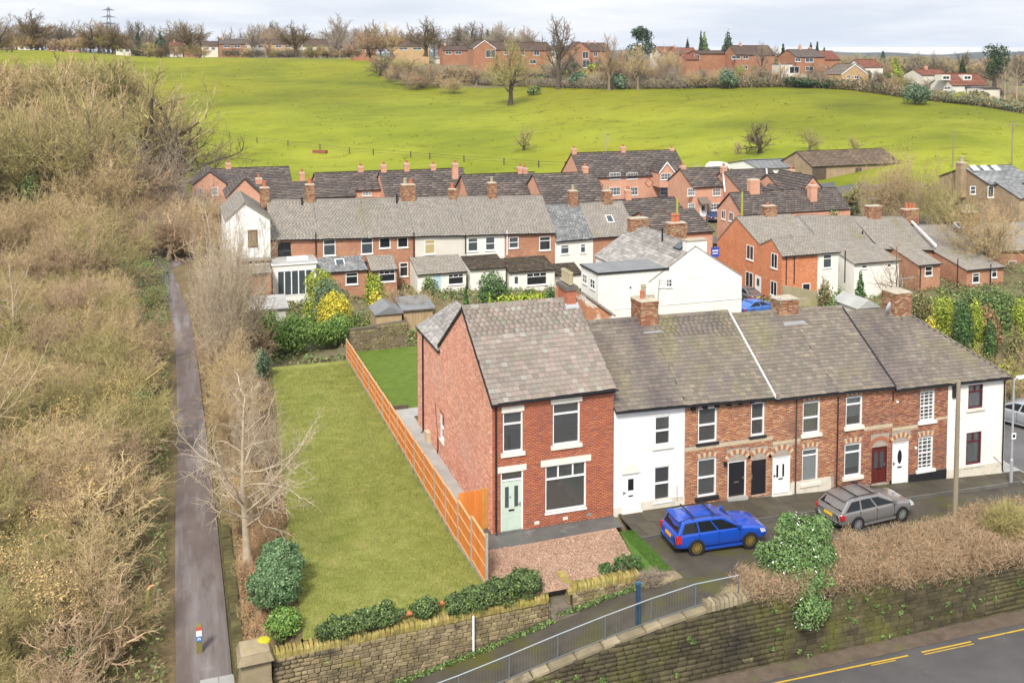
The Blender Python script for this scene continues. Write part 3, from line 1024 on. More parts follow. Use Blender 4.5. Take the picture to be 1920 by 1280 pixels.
SOIL=mat('garden_ground',[(.25,(.11,.09,.05)),(.5,(.155,.13,.065)),(.75,(.125,.14,.042))],.35,.95,.7,5,bdist=.06,over=[((.19,.17,.11),.2,.55,.7,.6)])
ROUGH=mat('rough_grass',[(.25,(.16,.17,.035)),(.5,(.22,.215,.06)),(.75,(.29,.255,.10))],.12,.95,.6,2.5,bdist=.1)
HILLF=mat('far_woodland_green',[(.36,(.035,.045,.03)),(.5,(.07,.065,.04)),(.7,(.05,.07,.03))],.02,.95,over=[((.13,.16,.06),.009,.55,.58,.9,(1,.4,1)),((.02,.025,.02),.03,.55,.6,.8)])  # the hill's own dark greens and browns, with paler fields and dark hedgerows
YARD=mat('estate_tarmac',[(.3,(.085,.085,.09)),(.7,(.12,.12,.12))],1,.85)
us=np.concatenate([np.arange(-1500,-60,40),np.arange(-60,1980,9),np.arange(1980,3400,40)])
ds=[6.0]
while ds[-1]<5400:
 d=ds[-1]
 ds.append(d+(3 if d<24 else .45 if d<62 else 1.0 if d<130 else 2.5 if d<540 else 40 if d<1500 else 110))
ds=np.array(ds)
def ground_z(x,y,u,d):
 if d<128:
  if y<-4.75:
   return-2.95
  if x>5.5 and y<-.3 and d<95:
   return-1.6
  if-11.05<x<-10.3 and y<70:
   return zpath(y)-.05
  return ter(x,y)-(.06 if y<40 else 0)
 return ter(x,y)
V=np.zeros((len(us)*len(ds),3),np.float32)
for i,u in enumerate(us):
 for k,d in enumerate(ds):
  p=CAM[:2]+d*CFH[:2]+(u-960)/FPX*d*CR[:2]
  V[i*len(ds)+k]=(p[0],p[1],ground_z(p[0],p[1],u,d))
F,MI=[],[]
nd=len(ds)
TOPE=lambda u:interp(u,(0,330,690,720,860,1000,1180,1300,1500,1600,1760,1900,2100),(470,425,415,352,338,336,300,292,286,282,250,236,230))
for i in range(len(us)-1):
 for k in range(nd-1):
  a=i*nd+k
  F.append((a,a+nd,a+nd+1,a+1))
  u,d=us[i],ds[k]
  x,y=V[a][0],V[a][1]
  lo=interp(u,(0,330,345,1230,1500,1700,1800,1920),(228,226,168,172,168,160,150,152))
  if d<80 and x<-9.0 or(u<342 and d<225)or(u<370 and d<165):
   m=0
  elif lo<d<TOPE(u):
   m=1
   if u>1290 and d<186-(u-1290)*.03 and d>lo and u<1520:m=3
  elif d>700:
   m=4
  elif 118<d<168 and u>420:
   m=5 if(int(d)%40<14)else 2
  elif d>300:
   m=3 if(math.sin(u*.02)+math.sin(d*.05))>.9 else 2
  else:
   m=2
  MI.append(m)
gm=np_mesh('ground',V,F,[WOODF,FIELD,SOIL,ROUGH,HILLF,YARD],smooth=True,mi=MI)
go=link('ground',gm)
go['kind']='structure'
# --- sheets laid on the ground
def sheet(name,rings,m,lift=0.0,zf=None,sub=.5,kind='structure',label=None):
 """strip between two polylines (left, right) of (x, y[, z]); subdivided along, follows zf"""
 A,B=rings
 b=MB()
 n=len(A)
 for i in range(n-1):
  p,q=np.array(A[i],float),np.array(A[i+1],float)
  r_,s_=np.array(B[i],float),np.array(B[i+1],float)
  k=max(1,int(max(np.linalg.norm((q-p)[:2]),np.linalg.norm((s_-r_)[:2]))/sub))
  for j in range(k):
   t0,t1=j/k,(j+1)/k
   c=[p+(q-p)*t0,p+(q-p)*t1,r_+(s_-r_)*t1,r_+(s_-r_)*t0]
   c=[(v[0],v[1],(zf(v[0],v[1])if zf else(v[2]if len(v)>2 else 0.0))+lift)for v in c]
   b.quad(*c)
 o=b.emit(name,m)
 o['kind']=kind
 return o
z0f=lambda x,y:0.0
lawnL=[(-8.75,-5.25),(-8.62,-3),(-8.3,4),(-7.9,12),(-7.3,20),(-6.7,29.4)]
lawnR=[(-1.38,-5.25),(-1.38,-3),(-1.38,4),(-1.38,12),(-1.40,20),(-1.5,29.4)]
sheet('lawn',(lawnL,lawnR),LAWN,.0,zf=lambda x,y:zlawn(y))
sheet('bank_bed',([(-10.75,y,zpath(y)+1.02)for y in(-5.0,4,12,20,32)],[(lx,y,zlawn(y)-.02)for lx,y in((-8.7,-5.0),(-8.25,4),(-7.85,12),(-7.25,20),(-6.6,32))]),WOODF)
sheet('back_lawn',([(-1.3,16.6),(-1.5,28.9)],[(4.6,16.6),(4.6,28.9)]),LAWN_B,.0)
CONC=mat('smooth_concrete',[(.3,(0.310,0.310,0.295)),(.7,(0.419,0.411,0.388))],.8,.8,.2,20,over=[((.18,.18,.17),.6,.55,.75,.5)])
CONC_D=mat('wet_concrete',[(.3,(.09,.09,.085)),(.7,(.135,.133,.125))],1.2,.6,.2,20,over=[((.29,.29,.27),.9,.6,.75,.6)])
sheet('side_path',([(-1.36,.75),(-1.36,16.5)],[(.02,.75),(.02,16.5)]),CONC,.006)
sheet('back_path',([(-1.36,15.2),(-1.36,16.6)],[(5.7,15.2),(5.7,16.6)]),CONC,.002)
sheet('house_apron',([(-1.36,.75),(-1.36,0.02)],[(.02,.75),(.02,0.02)]),CONC_D,.005)
sheet('front_apron',([(-1.36,.02),(-1.36,-1.35)],[(5.75,.02),(5.75,-1.12)]),CONC_D,.006)
BARK_CH=mat('bark_chippings',[(.25,(.36,.215,.145)),(.5,(.44,.28,.195)),(.75,(.52,.36,.26))],4,.95,.9,30,bdist=.04,over=[((.30,.17,.11),22,.58,.7,.5),((.60,.46,.37),17,.60,.7,.6)])
sheet('chipping_bed',([(-1.34,-1.36),(-1.34,-5.2)],[(5.36,-1.14),(4.72,-5.2)]),BARK_CH,.010,sub=.3)
sheet('turf_strip',([(5.38,-1.5),(4.74,-5.1)],[(6.02,-1.9),(5.9,-5.2)]),TURF_A,.012)
ASPH_W=mat('damp_lane_asphalt',[(.25,(.052,.044,.034)),(.5,(.070,.060,.046)),(.75,(.096,.083,.066))],.9,.62,.35,40,bdist=.01,over=[((.082,.080,.012),.55,.50,.66,.8),((.11,.105,.09),.35,.6,.8,.45),((.05,.048,.042),1.2,.6,.75,.6)])
PAVE_M=mat('damp_pavement',[(.25,(.054,.046,.032)),(.75,(.08,.068,.048))],1.2,.65,.3,30,bdist=.01,over=[((.12,.12,.04),.8,.56,.72,.6)])
FLAGM=mat('paving_flag',[(.25,(.058,.05,.036)),(.75,(.09,.077,.055))],1.4,.7,.3,30,bdist=.01,rv=.16,over=[((.13,.13,.05),.8,.58,.75,.5)])
PATH_M=mat('path_asphalt',[(.25,(.105,.078,.068)),(.5,(.135,.104,.092)),(.75,(.17,.136,.124))],.7,.75,.35,30,bdist=.01,stretch=(1.4,.5,1),over=[((.25,.235,.235),.9,.48,.62,.6,(1.1,.10,1)),((.085,.06,.052),.7,.54,.72,.6,(1.2,.4,1)),((.30,.285,.28),1.3,.64,.74,.5)])
ykerb=lambda x:interp(x,(5.9,6.7,14,28.5),(-2.45,-2.4,-2.05,-1.2))
yhedge=lambda x:interp(x,(6,10,14,18,25,40),(-7.85,-6.6,-5.5,-5.1,-4.0,-3.0))
xs_=[5.95+i*.8 for i in range(30)]
sheet('lane',([(x,ykerb(x)+.02)for x in xs_+[40]],[(x,-8.05)for x in xs_+[40]]),ASPH_W,.0,zf=lambda x,y:zlane(x))
fx=[-12.9,-11,-9,-7,-5,-3.5,-2,-.5,1,2.5,4,5.0,5.95]
sheet('footpath',([(x,-5.2)for x in fx],[(x,-8.05)for x in fx]),ASPH_W,.0,zf=lambda x,y:zlane(x))
sheet('pavement',([(x,0.03)for x in xs_],[(x,ykerb(x))for x in xs_]),PAVE_M,.0,zf=lambda x,y:zpave(x))
pv=thing('pavement_flags','damp dark stone flags in two rows along the terrace fronts','paving',(16,-1,0))
rr_=random.Random(5)
for row in range(2):
 x=5.98+row*.35
 while x<28.3:
  l=rr_.uniform(.75,1.05)
  x1=min(x+l,28.4)
  xm=(x+x1)/2
  yk=ykerb(xm)+.14
  ya,yb=(0.0,yk*.5)if row==0 else(yk*.5,yk)
  b=MB()
  e=.006
  dz=rr_.uniform(.008,.016)
  b.hexa([(x+e,yb+e,zpave(x)-.03),(x1-e,yb+e,zpave(x1)-.03),(x1-e,ya-e,zpave(x1)-.03),(x+e,ya-e,zpave(x)-.03),(x+e,yb+e,zpave(x)+dz),(x1-e,yb+e,zpave(x1)+dz),(x1-e,ya-e,zpave(x1)+dz),(x+e,ya-e,zpave(x)+dz)])
  b.emit('flagstone',FLAGM,pv)
  x=x1
KERBM=mat('kerb_stone',[(.3,(.09,.088,.08)),(.7,(.14,.135,.12))],2,.8,.2,20,rv=.15)
kb=thing('kerb','dark gritstone kerb edging the terrace pavement','kerb',(16,-2,0))
x=5.95
while x<28.4:
 x1=min(x+.92,28.5)
 b=MB()
 a0,a1=ykerb(x),ykerb(x1)
 b.hexa([(x+.005,a0,zlane(x)-.1),(x1-.005,a1,zlane(x1)-.1),(x1-.005,a1+.13,zlane(x1)-.1),(x+.005,a0+.13,zlane(x)-.1),(x+.005,a0+.015,zpave(x)+.018),(x1-.005,a1+.015,zpave(x1)+.018),(x1-.005,a1+.13,zpave(x1)+.018),(x+.005,a0+.13,zpave(x)+.018)])
 b.emit('kerb_stone',KERBM,kb)
 x=x1
sheet('side_street',([(28.9,-3.5),(29.6,6),(30.3,20),(31.5,33),(32.5,60)],[(40,-3.5),(36.4,6),(36.4,20),(37.6,33),(38.3,60)]),mat('side_street_asphalt',[(.3,(.10,.098,.098)),(.7,(.145,.14,.14))],.6,.75,.2,30,over=[((.24,.23,.21),.3,.55,.75,.5)]),.03,zf=lambda x,y:ter(x,y)if y>2 else zlane(x),sub=1.0)
sheet('side_pavement',([(28.05,-1.3),(28.4,6),(28.8,14)],[(29.2,-1.0),(29.7,6),(30.1,14)]),CONC,.10,zf=lambda x,y:ter(x,y)if y>2 else zlane(x),sub=1.0)
Lp=[(330,1285),(328,1100),(329,950),(333,850),(331,700),(326,610),(308,545),(290,490),(283,462),(262,425)]
Rp=[(437,1285),(424,1150),(405,960),(391,850),(373,700),(358,600),(340,550),(322,505),(312,470),(290,425)]
PA=[]
for a,b_ in zip(Lp,Rp):
 pa,pb=GT(*a),GT(*b_)
 PA.append(((pa[0],pa[1]),(pb[0],pb[1])))
sheet('tarmac_path',([p[0]for p in PA],[p[1]for p in PA]),PATH_M,.035,zf=lambda x,y:zpath(y),sub=1.0)
sp=[GT(318,506),GT(340,496),GT(362,490)]
sq=[GT(314,492),GT(338,486),GT(362,482)]
sheet('path_spur',([tuple(p[:2])for p in sp],[tuple(p[:2])for p in sq]),PATH_M,.05,zf=lambda x,y:ter(x,y),sub=.8)
gp_=thing('path_slabs','pale worn concrete slabs set into the tarmac path end','paving',(-12,-3.6,-2.5))
for i in range(3):
 for k in range(3):
  b=MB()
  x0=-12.95+i*.68
  y0=-5.4+k*.95
  b.box(x0,x0+.65,y0,y0+.92,-2.58,zpath(y0)+.045+.004*i)
  b.emit('concrete_slab',CONC,gp_)
ROADM=mat('main_road_asphalt',[(.25,(.07,.067,.066)),(.75,(.105,.10,.098))],.8,.75,.4,45,bdist=.012,over=[((.075,.07,.07),.25,.55,.7,.6,(.35,1.6,1)),((.18,.175,.165),2,.62,.78,.5)])
VERGE=mat('leaf_littered_gutter',[(.25,(.085,.062,.048)),(.75,(.15,.115,.085))],2.5,.95,.6,25,bdist=.03,over=[((.11,.13,.04),1.2,.58,.72,.6),((.25,.17,.10),11,.62,.72,.7)])
b=MB();b.quad((-60,-22,-2.70),(90,-22,-2.70),(90,-9.12,-2.70),(-60,-9.12,-2.70))
b.emit('main_road',ROADM)['kind']='structure'
b=MB();b.quad((-60,-9.12,-2.69),(90,-9.12,-2.69),(90,-8.2,-2.64),(-60,-8.2,-2.64))
b.emit('road_edge',VERGE)['kind']='structure'
YEL=mat('worn_yellow_paint',[(.3,(.50,.30,.02)),(.7,(.60,.38,.035))],3,.7,over=[((.14,.13,.12),5,.60,.68,.9)])
b=MB()
def yline(u0,v0,u1,v1,wd=.08,dy=0):
 p,q=G(u0,v0,-2.696),G(u1,v1,-2.696)
 b.quad((p[0],p[1]+dy,-2.696),(q[0],q[1]+dy,-2.696),(q[0],q[1]+dy+wd,-2.696),(p[0],p[1]+dy+wd,-2.696))
yline(1430,1286,1704,1229)
yline(1630,1243.5,1676,1234,.05,-.13)
yline(1729,1223,1822,1203)
yline(1729,1223,1822,1203,.05,-.14)
yline(1836,1198,1925,1179)
b.emit('yellow_line',YEL)['kind']='structure'
gl0=[D(656,612,80),D(662,578,86)];gl1=[D(706,612,80),D(704,578,86)]
sheet('garden_lawn',([tuple(p[:2])for p in gl0],[tuple(p[:2])for p in gl1]),LAWN_B,.07,zf=lambda x,y:ter(x,y))
b=MB();b.box(-1.36,.66,-5.22,-4.4,-1.4,-.012);b.box(1.56,4.74,-5.2,-4.4,-1.2,-.012);b.emit('garden_soil',SOIL)['kind']='structure'
# --- the front terrace
def zm(k,x,y):
 ox,oy,s={1:(770,520,2.561),2:(1130,520,2.561),3:(1500,520,2.56)}[k]
 return ox+x/s,oy+y/s
def fr_(k,x0,x1,y0,y1):
 (u0,v0),(u1,v1)=zm(k,x0,y0),zm(k,x1,y1)
 uc,vc=(u0+u1)/2,(v0+v1)/2
 return(float(YP(u0,vc)[0]),float(YP(u1,vc)[0]),float(YP(uc,v1)[2]),float(YP(uc,v0)[2]))
FRONT=(np.zeros(3),np.array((1.,0,0)),np.array((0,0,1.)),np.array((0,-1.,0)))
CURT=plain('net_curtain',(.72,.74,.72),.9)
CURT_B=plain('pale_blue_net',(.60,.68,.68),.9)
CURT_C=plain('cream_blind',(.66,.60,.42),.9)
CURT_G=plain('grey_curtain',(.33,.33,.32),.9)
BURG=plain('burgundy_frame',(.115,.018,.03),.35)
DOOR_G=plain('sage_green_door',(.50,.61,.52),.4)
DOOR_K=plain('black_gloss_door',(.02,.018,.022),.25,spec=.5)
DOOR_W=plain('white_door',(.80,.80,.80),.35)
DOOR_R=plain('dark_red_door',(.105,.022,.018),.35)
STEEL=plain('door_steel',(.5,.5,.5),.3,metal=.8)
LEAD_B=plain('leaded_bar',(.55,.57,.57),.4)
def window(parent,R,style='transom',fm=None,rec=.09,curtain=None,sill=None,sillm=None,lintel=None,lintelm=None,cfrac=1.0,y=0.0,pane=None,sillo=.10,name='window'):
 """R = (x0, x1, z0, z1) on the plane y (wall faces -y). Frame members, panes, a curtain hung behind; sill and lintel proud of the wall"""
 x0,x1,z0,z1=R
 fm=fm or UPVC
 off=WPOS[parent.name]
 a,c=y+rec-.06,y+rec+.02
 W_,H_=x1-x0,z1-z0
 t=.065
 b=MB()
 b.box(x0,x0+t,a,c,z0,z1);b.box(x1-t,x1,a,c,z0,z1)
 b.box(x0+t,x1-t,a,c,z0,z0+t);b.box(x0+t,x1-t,a,c,z1-t,z1)
 f=.045
 def hb(zz,xa=None,xb=None,tt=f,pr=.004):b.box((xa if xa is not None else x0+t),(xb if xb is not None else x1-t),a+pr,c-.004,zz-tt/2,zz+tt/2)
 def vb(xx,za,zb,tt=f,pr=.007):b.box(xx-tt/2,xx+tt/2,a+pr,c-.007,za,zb)
 if style=='transom':hb(z0+H_*.70,tt=.07)
 elif style=='transom_low':hb(z0+H_*.74,tt=.07)
 elif style=='sash':hb(z0+H_*.5,tt=.075)
 elif style=='picture':
  hb(z0+H_*.70,tt=.07);vb(x0+W_*.32,z0+H_*.70,z1-t,.06);vb(x0+W_*.68,z0+H_*.70,z1-t,.06)
 elif style=='georgian':
  hb(z0+H_*.50,tt=.06)
  for i in(1,2,3):hb(z0+H_*i/8,tt=.022,pr=.012);hb(z0+H_*(.5+i/8),tt=.022,pr=.012)
  for i in(1,2):vb(x0+W_*i/3,z0+t,z1-t,.024,.015)
 elif style=='cross':
  hb(z0+H_*.70,tt=.06);vb(x0+W_*.5,z0+H_*.70,z1-t,.05)
 elif style=='leaded':
  hb(z0+H_*.80,tt=.06)
 elif style=='two':
  vb((x0+x1)/2,z0+t,z1-t,.06)
 w=b.emit(name,fm,parent)
 p=MB()
 p.quad((x0+.02,y+rec+.005,z0+.02),(x1-.02,y+rec+.005,z0+.02),(x1-.02,y+rec+.005,z1-.02),(x0+.02,y+rec+.005,z1-.02))
 p.emit('pane',pane or GLASS,w)
 if style=='leaded':
  q=MB()
  zt=z0+H_*.78
  s=.17
  for sg in(1,-1):
   k=-12
   while k<24:
    pts=[]
    for xx in(x0+t,x1-t):
     zz=z0+t+(k*s+sg*(xx-x0)*1.35)
     pts.append((xx,zz))
    (xa,za),(xb,zb)=pts
    lo,hi=z0+t,zt
    def cl(px,pz,qx,qz):
     if pz<lo:px,pz=px+(qx-px)*(lo-pz)/(qz-pz),lo
     if pz>hi:px,pz=px+(qx-px)*(hi-pz)/(qz-pz),hi
     return px,pz
    if max(za,zb)>lo and min(za,zb)<hi:
     A=cl(xa,za,xb,zb);B=cl(xb,zb,xa,za)
     if A!=B:
      q.tube([(A[0],y+rec-.002,A[1]),(B[0],y+rec-.002,B[1])],.007,3,cap=False)
    k+=1
  q.emit('leading',LEAD_B,w)
 if curtain:
  q=MB()
  k=14
  zt=z1-.03
  zb=z0+.03+(1-cfrac)*H_
  for i in range(k):
   xa,xb=x0+.03+(W_-.06)*i/k,x0+.03+(W_-.06)*(i+1)/k
   ya,yb=y+rec+.10+(.02 if i%2 else-.01),y+rec+.10+(-.01 if i%2 else .02)
   q.quad((xa,ya,zb),(xb,yb,zb),(xb,yb,zt),(xa,ya,zt))
  q.emit('curtain',curtain,w)
 if sill:
  e,h,pr=sill
  q=MB()
  q.hexa([(x0-e,y-pr,z0-h),(x1+e,y-pr,z0-h),(x1+e,y+.08,z0-h),(x0-e,y+.08,z0-h),(x0-e,y-pr,z0-.025),(x1+e,y-pr,z0-.025),(x1+e,y+.08,z0+.004),(x0-e,y+.08,z0+.004)])
  q.emit('sill',sillm or STONEC,parent)
 if lintel:
  e,h,pr=lintel
  q=MB()
  q.box(x0-e,x1+e,y-pr,y+.06,z1+.003,z1+h)
  q.emit('lintel',lintelm or STONEC,parent)
 return w
def voussoirs(parent,x0,x1,z,rise,h,mats,n=9,y=0.0,proud=.018,name='arch'):
 """segmental arch of alternating wedge stones over an opening"""
 W_=x1-x0
 rise=max(rise,.02)
 Rr=(W_*W_/4+rise*rise)/(2*rise)
 cx,cz=(x0+x1)/2,z+rise-Rr
 an=math.asin(min(1,W_/2/Rr))*1.08 if rise<W_/2*.99 else math.pi/2
 b=MB()
 for i in range(n):
  t0,t1=-an+2*an*i/n+.008,-an+2*an*(i+1)/n-.008
  ring=[]
  for tt,rr in((t0,Rr),(t1,Rr),(t1,Rr+h),(t0,Rr+h)):
   ring.append((cx+rr*math.sin(tt),y-proud,cz+rr*math.cos(tt)))
  b.prism(ring,(0,proud+.03,0),i%2)
 return b.emit(name,mats,parent)
VO_B=plain('buff_brick',(.52,.42,.27),.85)
VO_R=plain('red_arch_brick',(.36,.14,.08),.85)
def tympanum(parent,x0,x1,z,rise,m,y=.03):
 b=MB()
 pts=[(x0+(x1-x0)*i/12,y,z+rise*math.sqrt(max(0,1-(2*i/12-1)**2)))for i in range(13)]
 b.prism(pts,(0,.08,0))
 return b.emit('fanlight_panel',m,parent)
def door(parent,R,m,frm=None,style='panel',transom=0.0,y=0.0,rec=.06,step=None,handle_side=1):
 x0,x1,z0,z1=R
 a=y+rec
 t=.06
 if frm:
  b=MB()
  b.box(x0,x0+t,a-.04,a+.06,z0,z1);b.box(x1-t,x1,a-.04,a+.06,z0,z1);b.box(x0+t,x1-t,a-.04,a+.06,z1-t,z1)
  if transom:
   b.box(x0+t,x1-t,a-.036,a+.056,z1-transom-t,z1-transom)
  dfm=b.emit('door_frame',frm,parent)
  if transom:
   p=MB();p.quad((x0+.03,a+.01,z1-transom),(x1-.03,a+.01,z1-transom),(x1-.03,a+.01,z1-.03),(x0+.03,a+.01,z1-.03))
   p.emit('transom_pane',GLASS,dfm)
  xa,xb,zt=x0+t,x1-t,z1-t-transom
 else:
  xa,xb,zt=x0,x1,z1
 b=MB()
 b.box(xa,xb,a,a+.045,z0+.02,zt)
 W_,H_=xb-xa,zt-z0
 def pan(p0,p1,q0,q1,pr=.012):
  b.box(xa+W_*p0,xa+W_*p1,a-pr,a+.01,z0+H_*q0,z0+H_*q1)
 gl=[]
 if style=='two_slit':
  gl=[(.17,.36,.47,.88),(.64,.83,.47,.88)]
  pan(.14,.39,.06,.30);pan(.61,.86,.06,.30)
 elif style=='oval':
  gl='oval'
  pan(.16,.42,.08,.34);pan(.58,.84,.08,.34)
 elif style=='small':
  gl=[(.33,.67,.56,.87)]
  pan(.16,.44,.07,.38);pan(.56,.84,.07,.38)
 elif style=='slit_plain':
  gl=[(.22,.34,.46,.80),(.60,.72,.46,.80)]
  pan(.15,.44,.07,.34);pan(.56,.85,.07,.34)
 elif style=='two_glass':
  gl=[(.16,.42,.44,.88),(.58,.84,.44,.88)]
  pan(.14,.43,.06,.34);pan(.57,.86,.06,.34)
 elif style=='plank':
  for i in range(6):
   pan(i/6+.012,(i+1)/6-.012,.01,.99,.008)
 d=b.emit('door',m,parent)
 g=MB()
 if gl=='oval':
  cx,cz=xa+W_*.5,z0+H_*.66
  g.prism([(cx+W_*.15*math.cos(i*math.pi/8),a-.012,cz+H_*.17*math.sin(i*math.pi/8))for i in range(16)],(0,.012,0))
 for p0,p1,q0,q1 in(gl if gl!='oval' else()):
  g.box(xa+W_*p0,xa+W_*p1,a-.008,a+.004,z0+H_*q0,z0+H_*q1)
 if g.f:
  g.emit('door_glass',DGLASS_B if style in('two_slit','two_glass')else DGLASS,d)
 if style!='plank':
  h=MB()
  hx=xa+W_*(.93 if handle_side>0 else .07)
  h.box(hx-.015,hx+.015,a-.03,a,z0+H_*.47,z0+H_*.55)
  h.box(hx-.06*handle_side-.04,hx-.06*handle_side+.04,a-.04,a-.02,z0+H_*.51,z0+H_*.525)
  h.emit('handle',STEEL if m is not DOOR_W else IRON,d)
  l=MB();l.box(xa+W_*.36,xa+W_*.64,a-.022,a,z0+H_*.395,z0+H_*.425)
  l.emit('letterbox',IRON if m is not DOOR_K else STEEL,d)
 else:
  h=MB();h.box(xa+W_*.04,xa+W_*.09,a-.03,a,z0+H_*.47,z0+H_*.62);h.emit('handle',STEEL,d)
 return d
def gutter(parent,A,B,r=.06,brackets=0,m=None):
 A,B=np.array(A,float),np.array(B,float)
 b=MB()
 u=nrm(B-A)
 ring=[A+np.array((0,r*1.1*math.cos(t),r*math.sin(t)))for t in np.linspace(math.pi,2*math.pi,6)]
 ring+=[A+np.array((0,r*.8*math.cos(t),.005+r*.75*math.sin(t)))for t in np.linspace(2*math.pi,math.pi,5)]
 b.prism(ring,B-A)
 g=b.emit('gutter',m or IRON,parent)
 if brackets:
  q=MB()
  for i in range(brackets):
   p=A+(B-A)*(i+.5)/brackets
   for dx in(-.06,.06):
    q.box(p[0]+dx-.025,p[0]+dx+.025,.001,p[1]+.04 if False else-.001,p[2]-.19,p[2]-.05)
    q.box(p[0]+dx-.025,p[0]+dx+.025,-.14,.0,p[2]-.13,p[2]-.05)
  q.emit('gutter_bracket',IRON,parent)
 return g
def downpipe(parent,x,y,z0,z1,m=None,r=.04,shoe=True,bend=None):
 b=MB()
 pts=[(x,y,z1),(x,y,z0+.12)]
 if bend is not None:
  pts=[(bend[0],bend[1],z1+bend[2])]+pts
 if shoe:pts+=[(x,y-.08,z0+.03)]
 b.tube(pts,r,8)
 return b.emit('downpipe',m or IRON,parent)
def closed_shell(parent,x0,x1,zb,eL,eR,y1,m,holes,ridge=None,sides=(1,1),fm=None,yr=None,frontm=None):
 """front wall with openings, side/back walls and gables of one terrace house"""
 b=MB()
 zt=min(eL,eR)
 wall_sheet(b,FRONT,x0,x1,zb-.3,zt,holes)
 if abs(eL-eR)>.001:
  b.poly([(x0,0,zt),(x1,0,zt)]+([(x1,0,eR)]if eR>eL else[(x0,0,eL)]))
 b.emit('front_wall',m,parent)
 q=MB()
 q.quad((x0,y1,zb-2),(x1,y1,zb-2),(x1,y1,eR),(x0,y1,eL))
 for x,e,rz in((x0,eL,ridge[0]),(x1,eR,ridge[1])):
  q.poly([(x,0.0,zb-.3),(x,0.0,e),(x,yr,rz-.05),(x,y1,e),(x,y1,zb-.3)])
 q.emit('shell_wall',fm or m,parent)
 f=MB()
 f.box(x0+.02,x1-.02,.12,y1-.02,zb+.05,zb+.12)
 f.box(x0+.02,x1-.02,.12,y1-.02,zb+2.55,zb+2.75)
 f.emit('floor',CARPET,parent)
CARPET=plain('brown_carpet',(.17,.13,.10),.95)
# ---- house 1: red brick end house
H1=thing('brick_house','large bright red brick end house with sage green door and mottled slate roof','house',(0,0,0))
E1,Y1R,Z1R,Y1B=5.86,4.6,8.95,9.1
X1=5.74
w_ul=fr_(1,442,538,644,838);w_ur=fr_(1,682,812,600,800);w_big=fr_(1,646,842,893,1115);d1=fr_(1,432,540,930,1216)
d1=(d1[0],d1[1],.02,d1[3])
holes=[w_ul,w_ur,w_big,d1]
b=MB()
wall_sheet(b,FRONT,0.0,X1,-.3,E1,holes)
b.emit('front_wall',MORTAR_R,H1)
lint=[(w_ul,.06,.25),(w_ur,.10,.25),(w_big,.22,.26),(d1,.14,.26)]
hh=list(holes)
for R,e,h in lint:
 hh.append((R[0]-e,R[1]+e,R[3],R[3]+h))
for R in(w_ul,w_ur):
 hh.append((R[0]-.10,R[1]+.10,R[2]-.17,R[2]))
brickwork(H1,brick_rects(.003,X1-.003,.0,E1-.02,hh),FRONT,BRICK_F,name='brickwork')
for R,e,h in lint[:3]:
 pass
window(H1,w_ul,'transom',lintel=(.06,.25,.05),sill=(.10,.17,.09))
window(H1,w_ur,'transom_low',lintel=(.10,.25,.05),sill=(.10,.17,.09))
window(H1,w_big,'picture',lintel=(.22,.26,.05),sill=(.03,.09,.06),sillm=UPVC)
door(H1,d1,DOOR_G,UPVC,'two_slit',transom=.36)
b=MB();b.box(d1[0]-.14,d1[1]+.14,-.05,.06,d1[3]+.003,d1[3]+.26);b.emit('lintel',STONEC,H1)
b=MB();b.box(d1[0]-.02,d1[1]+.02,-.10,.10,-.02,.045);b.emit('doorstep',CONC_D,H1)
num=MB();num.box(d1[0]+.43,d1[0]+.47,.03,.05,1.52,1.57);num.emit('door_number',IRON,H1)
SIDE=(np.zeros(3),np.array((0,1.,0)),np.array((0,0,1.)),np.array((-1.,0,0)))
sw=(float(XP(829,800,0)[1])-.42,float(XP(829,800,0)[1])+.42,1.0,2.35)
YW=14.05
WE=5.55
b=MB()
wall_sheet(b,SIDE,0.0,YW,-.5,WE,[sw],.1)
b.poly([(0,0,WE),(0,0,E1-.03),(0,Y1R,Z1R-.06),(0,Y1B,E1-.03),(0,Y1B,WE)])
b.emit('side_wall',MORTAR_R,H1)
def topf(a):
 if a>Y1B:return WE
 return E1+(Z1R-E1)*(1-abs(a-Y1R)/Y1R)-.08
def edg(z):
 if z<WE-.02:return(0.004,YW-.004)
 t=(z-E1)/(Z1R-E1)
 return(max(.004,Y1R*t+.03),Y1B-(Y1B-Y1R)*max(0,t)-.03)
brickwork(H1,brick_rects(.004,YW,.0,Z1R,[sw],topf,edge=edg),SIDE,BRICK_S,seed=4)
wx=MB()
y0,y1,z0,z1=sw
for q in((y0,y0+.06,z0,z1),(y1-.06,y1,z0,z1),(y0,y1,z0,z0+.06),(y0,y1,z1-.06,z1),(y0,y1,z0+.62,z0+.69)):
 wx.box(.02,.09,q[0],q[1],q[2],q[3])
wo=wx.emit('window',UPVC,H1)
p=MB();p.quad((.06,y0,z0),(.06,y1,z0),(.06,y1,z1),(.06,y0,z1));p.emit('pane',GLASS,wo)
b=MB();b.box(-.07,.05,y0-.06,y1+.06,z0-.09,z0-.003);b.emit('sill',STONEC,H1)
b=MB();b.box(-.012,.05,y0-.05,y1+.05,z1+.003,z1+.2);b.emit('lintel',VO_R,H1)
b=MB()
b.quad((X1,0,-.3),(X1,Y1B,-.3),(X1,Y1B,E1),(X1,0,E1));b.poly([(X1,0,E1),(X1,Y1R,Z1R-.06),(X1,Y1B,E1)])
b.quad((4.34,YW,-.5),(0,YW,-.5),(0,YW,WE),(4.34,YW,WE));b.poly([(0,YW,WE),(2.17,YW,6.72),(4.34,YW,WE)])
b.quad((4.34,Y1B,-.5),(4.34,YW,-.5),(4.34,YW,WE),(4.34,Y1B,WE));b.quad((4.34,Y1B,-.5),(X1,Y1B,-.5),(X1,Y1B,E1),(4.34,Y1B,E1))
b.emit('rear_wall',BRICK_S,H1)
b=MB()
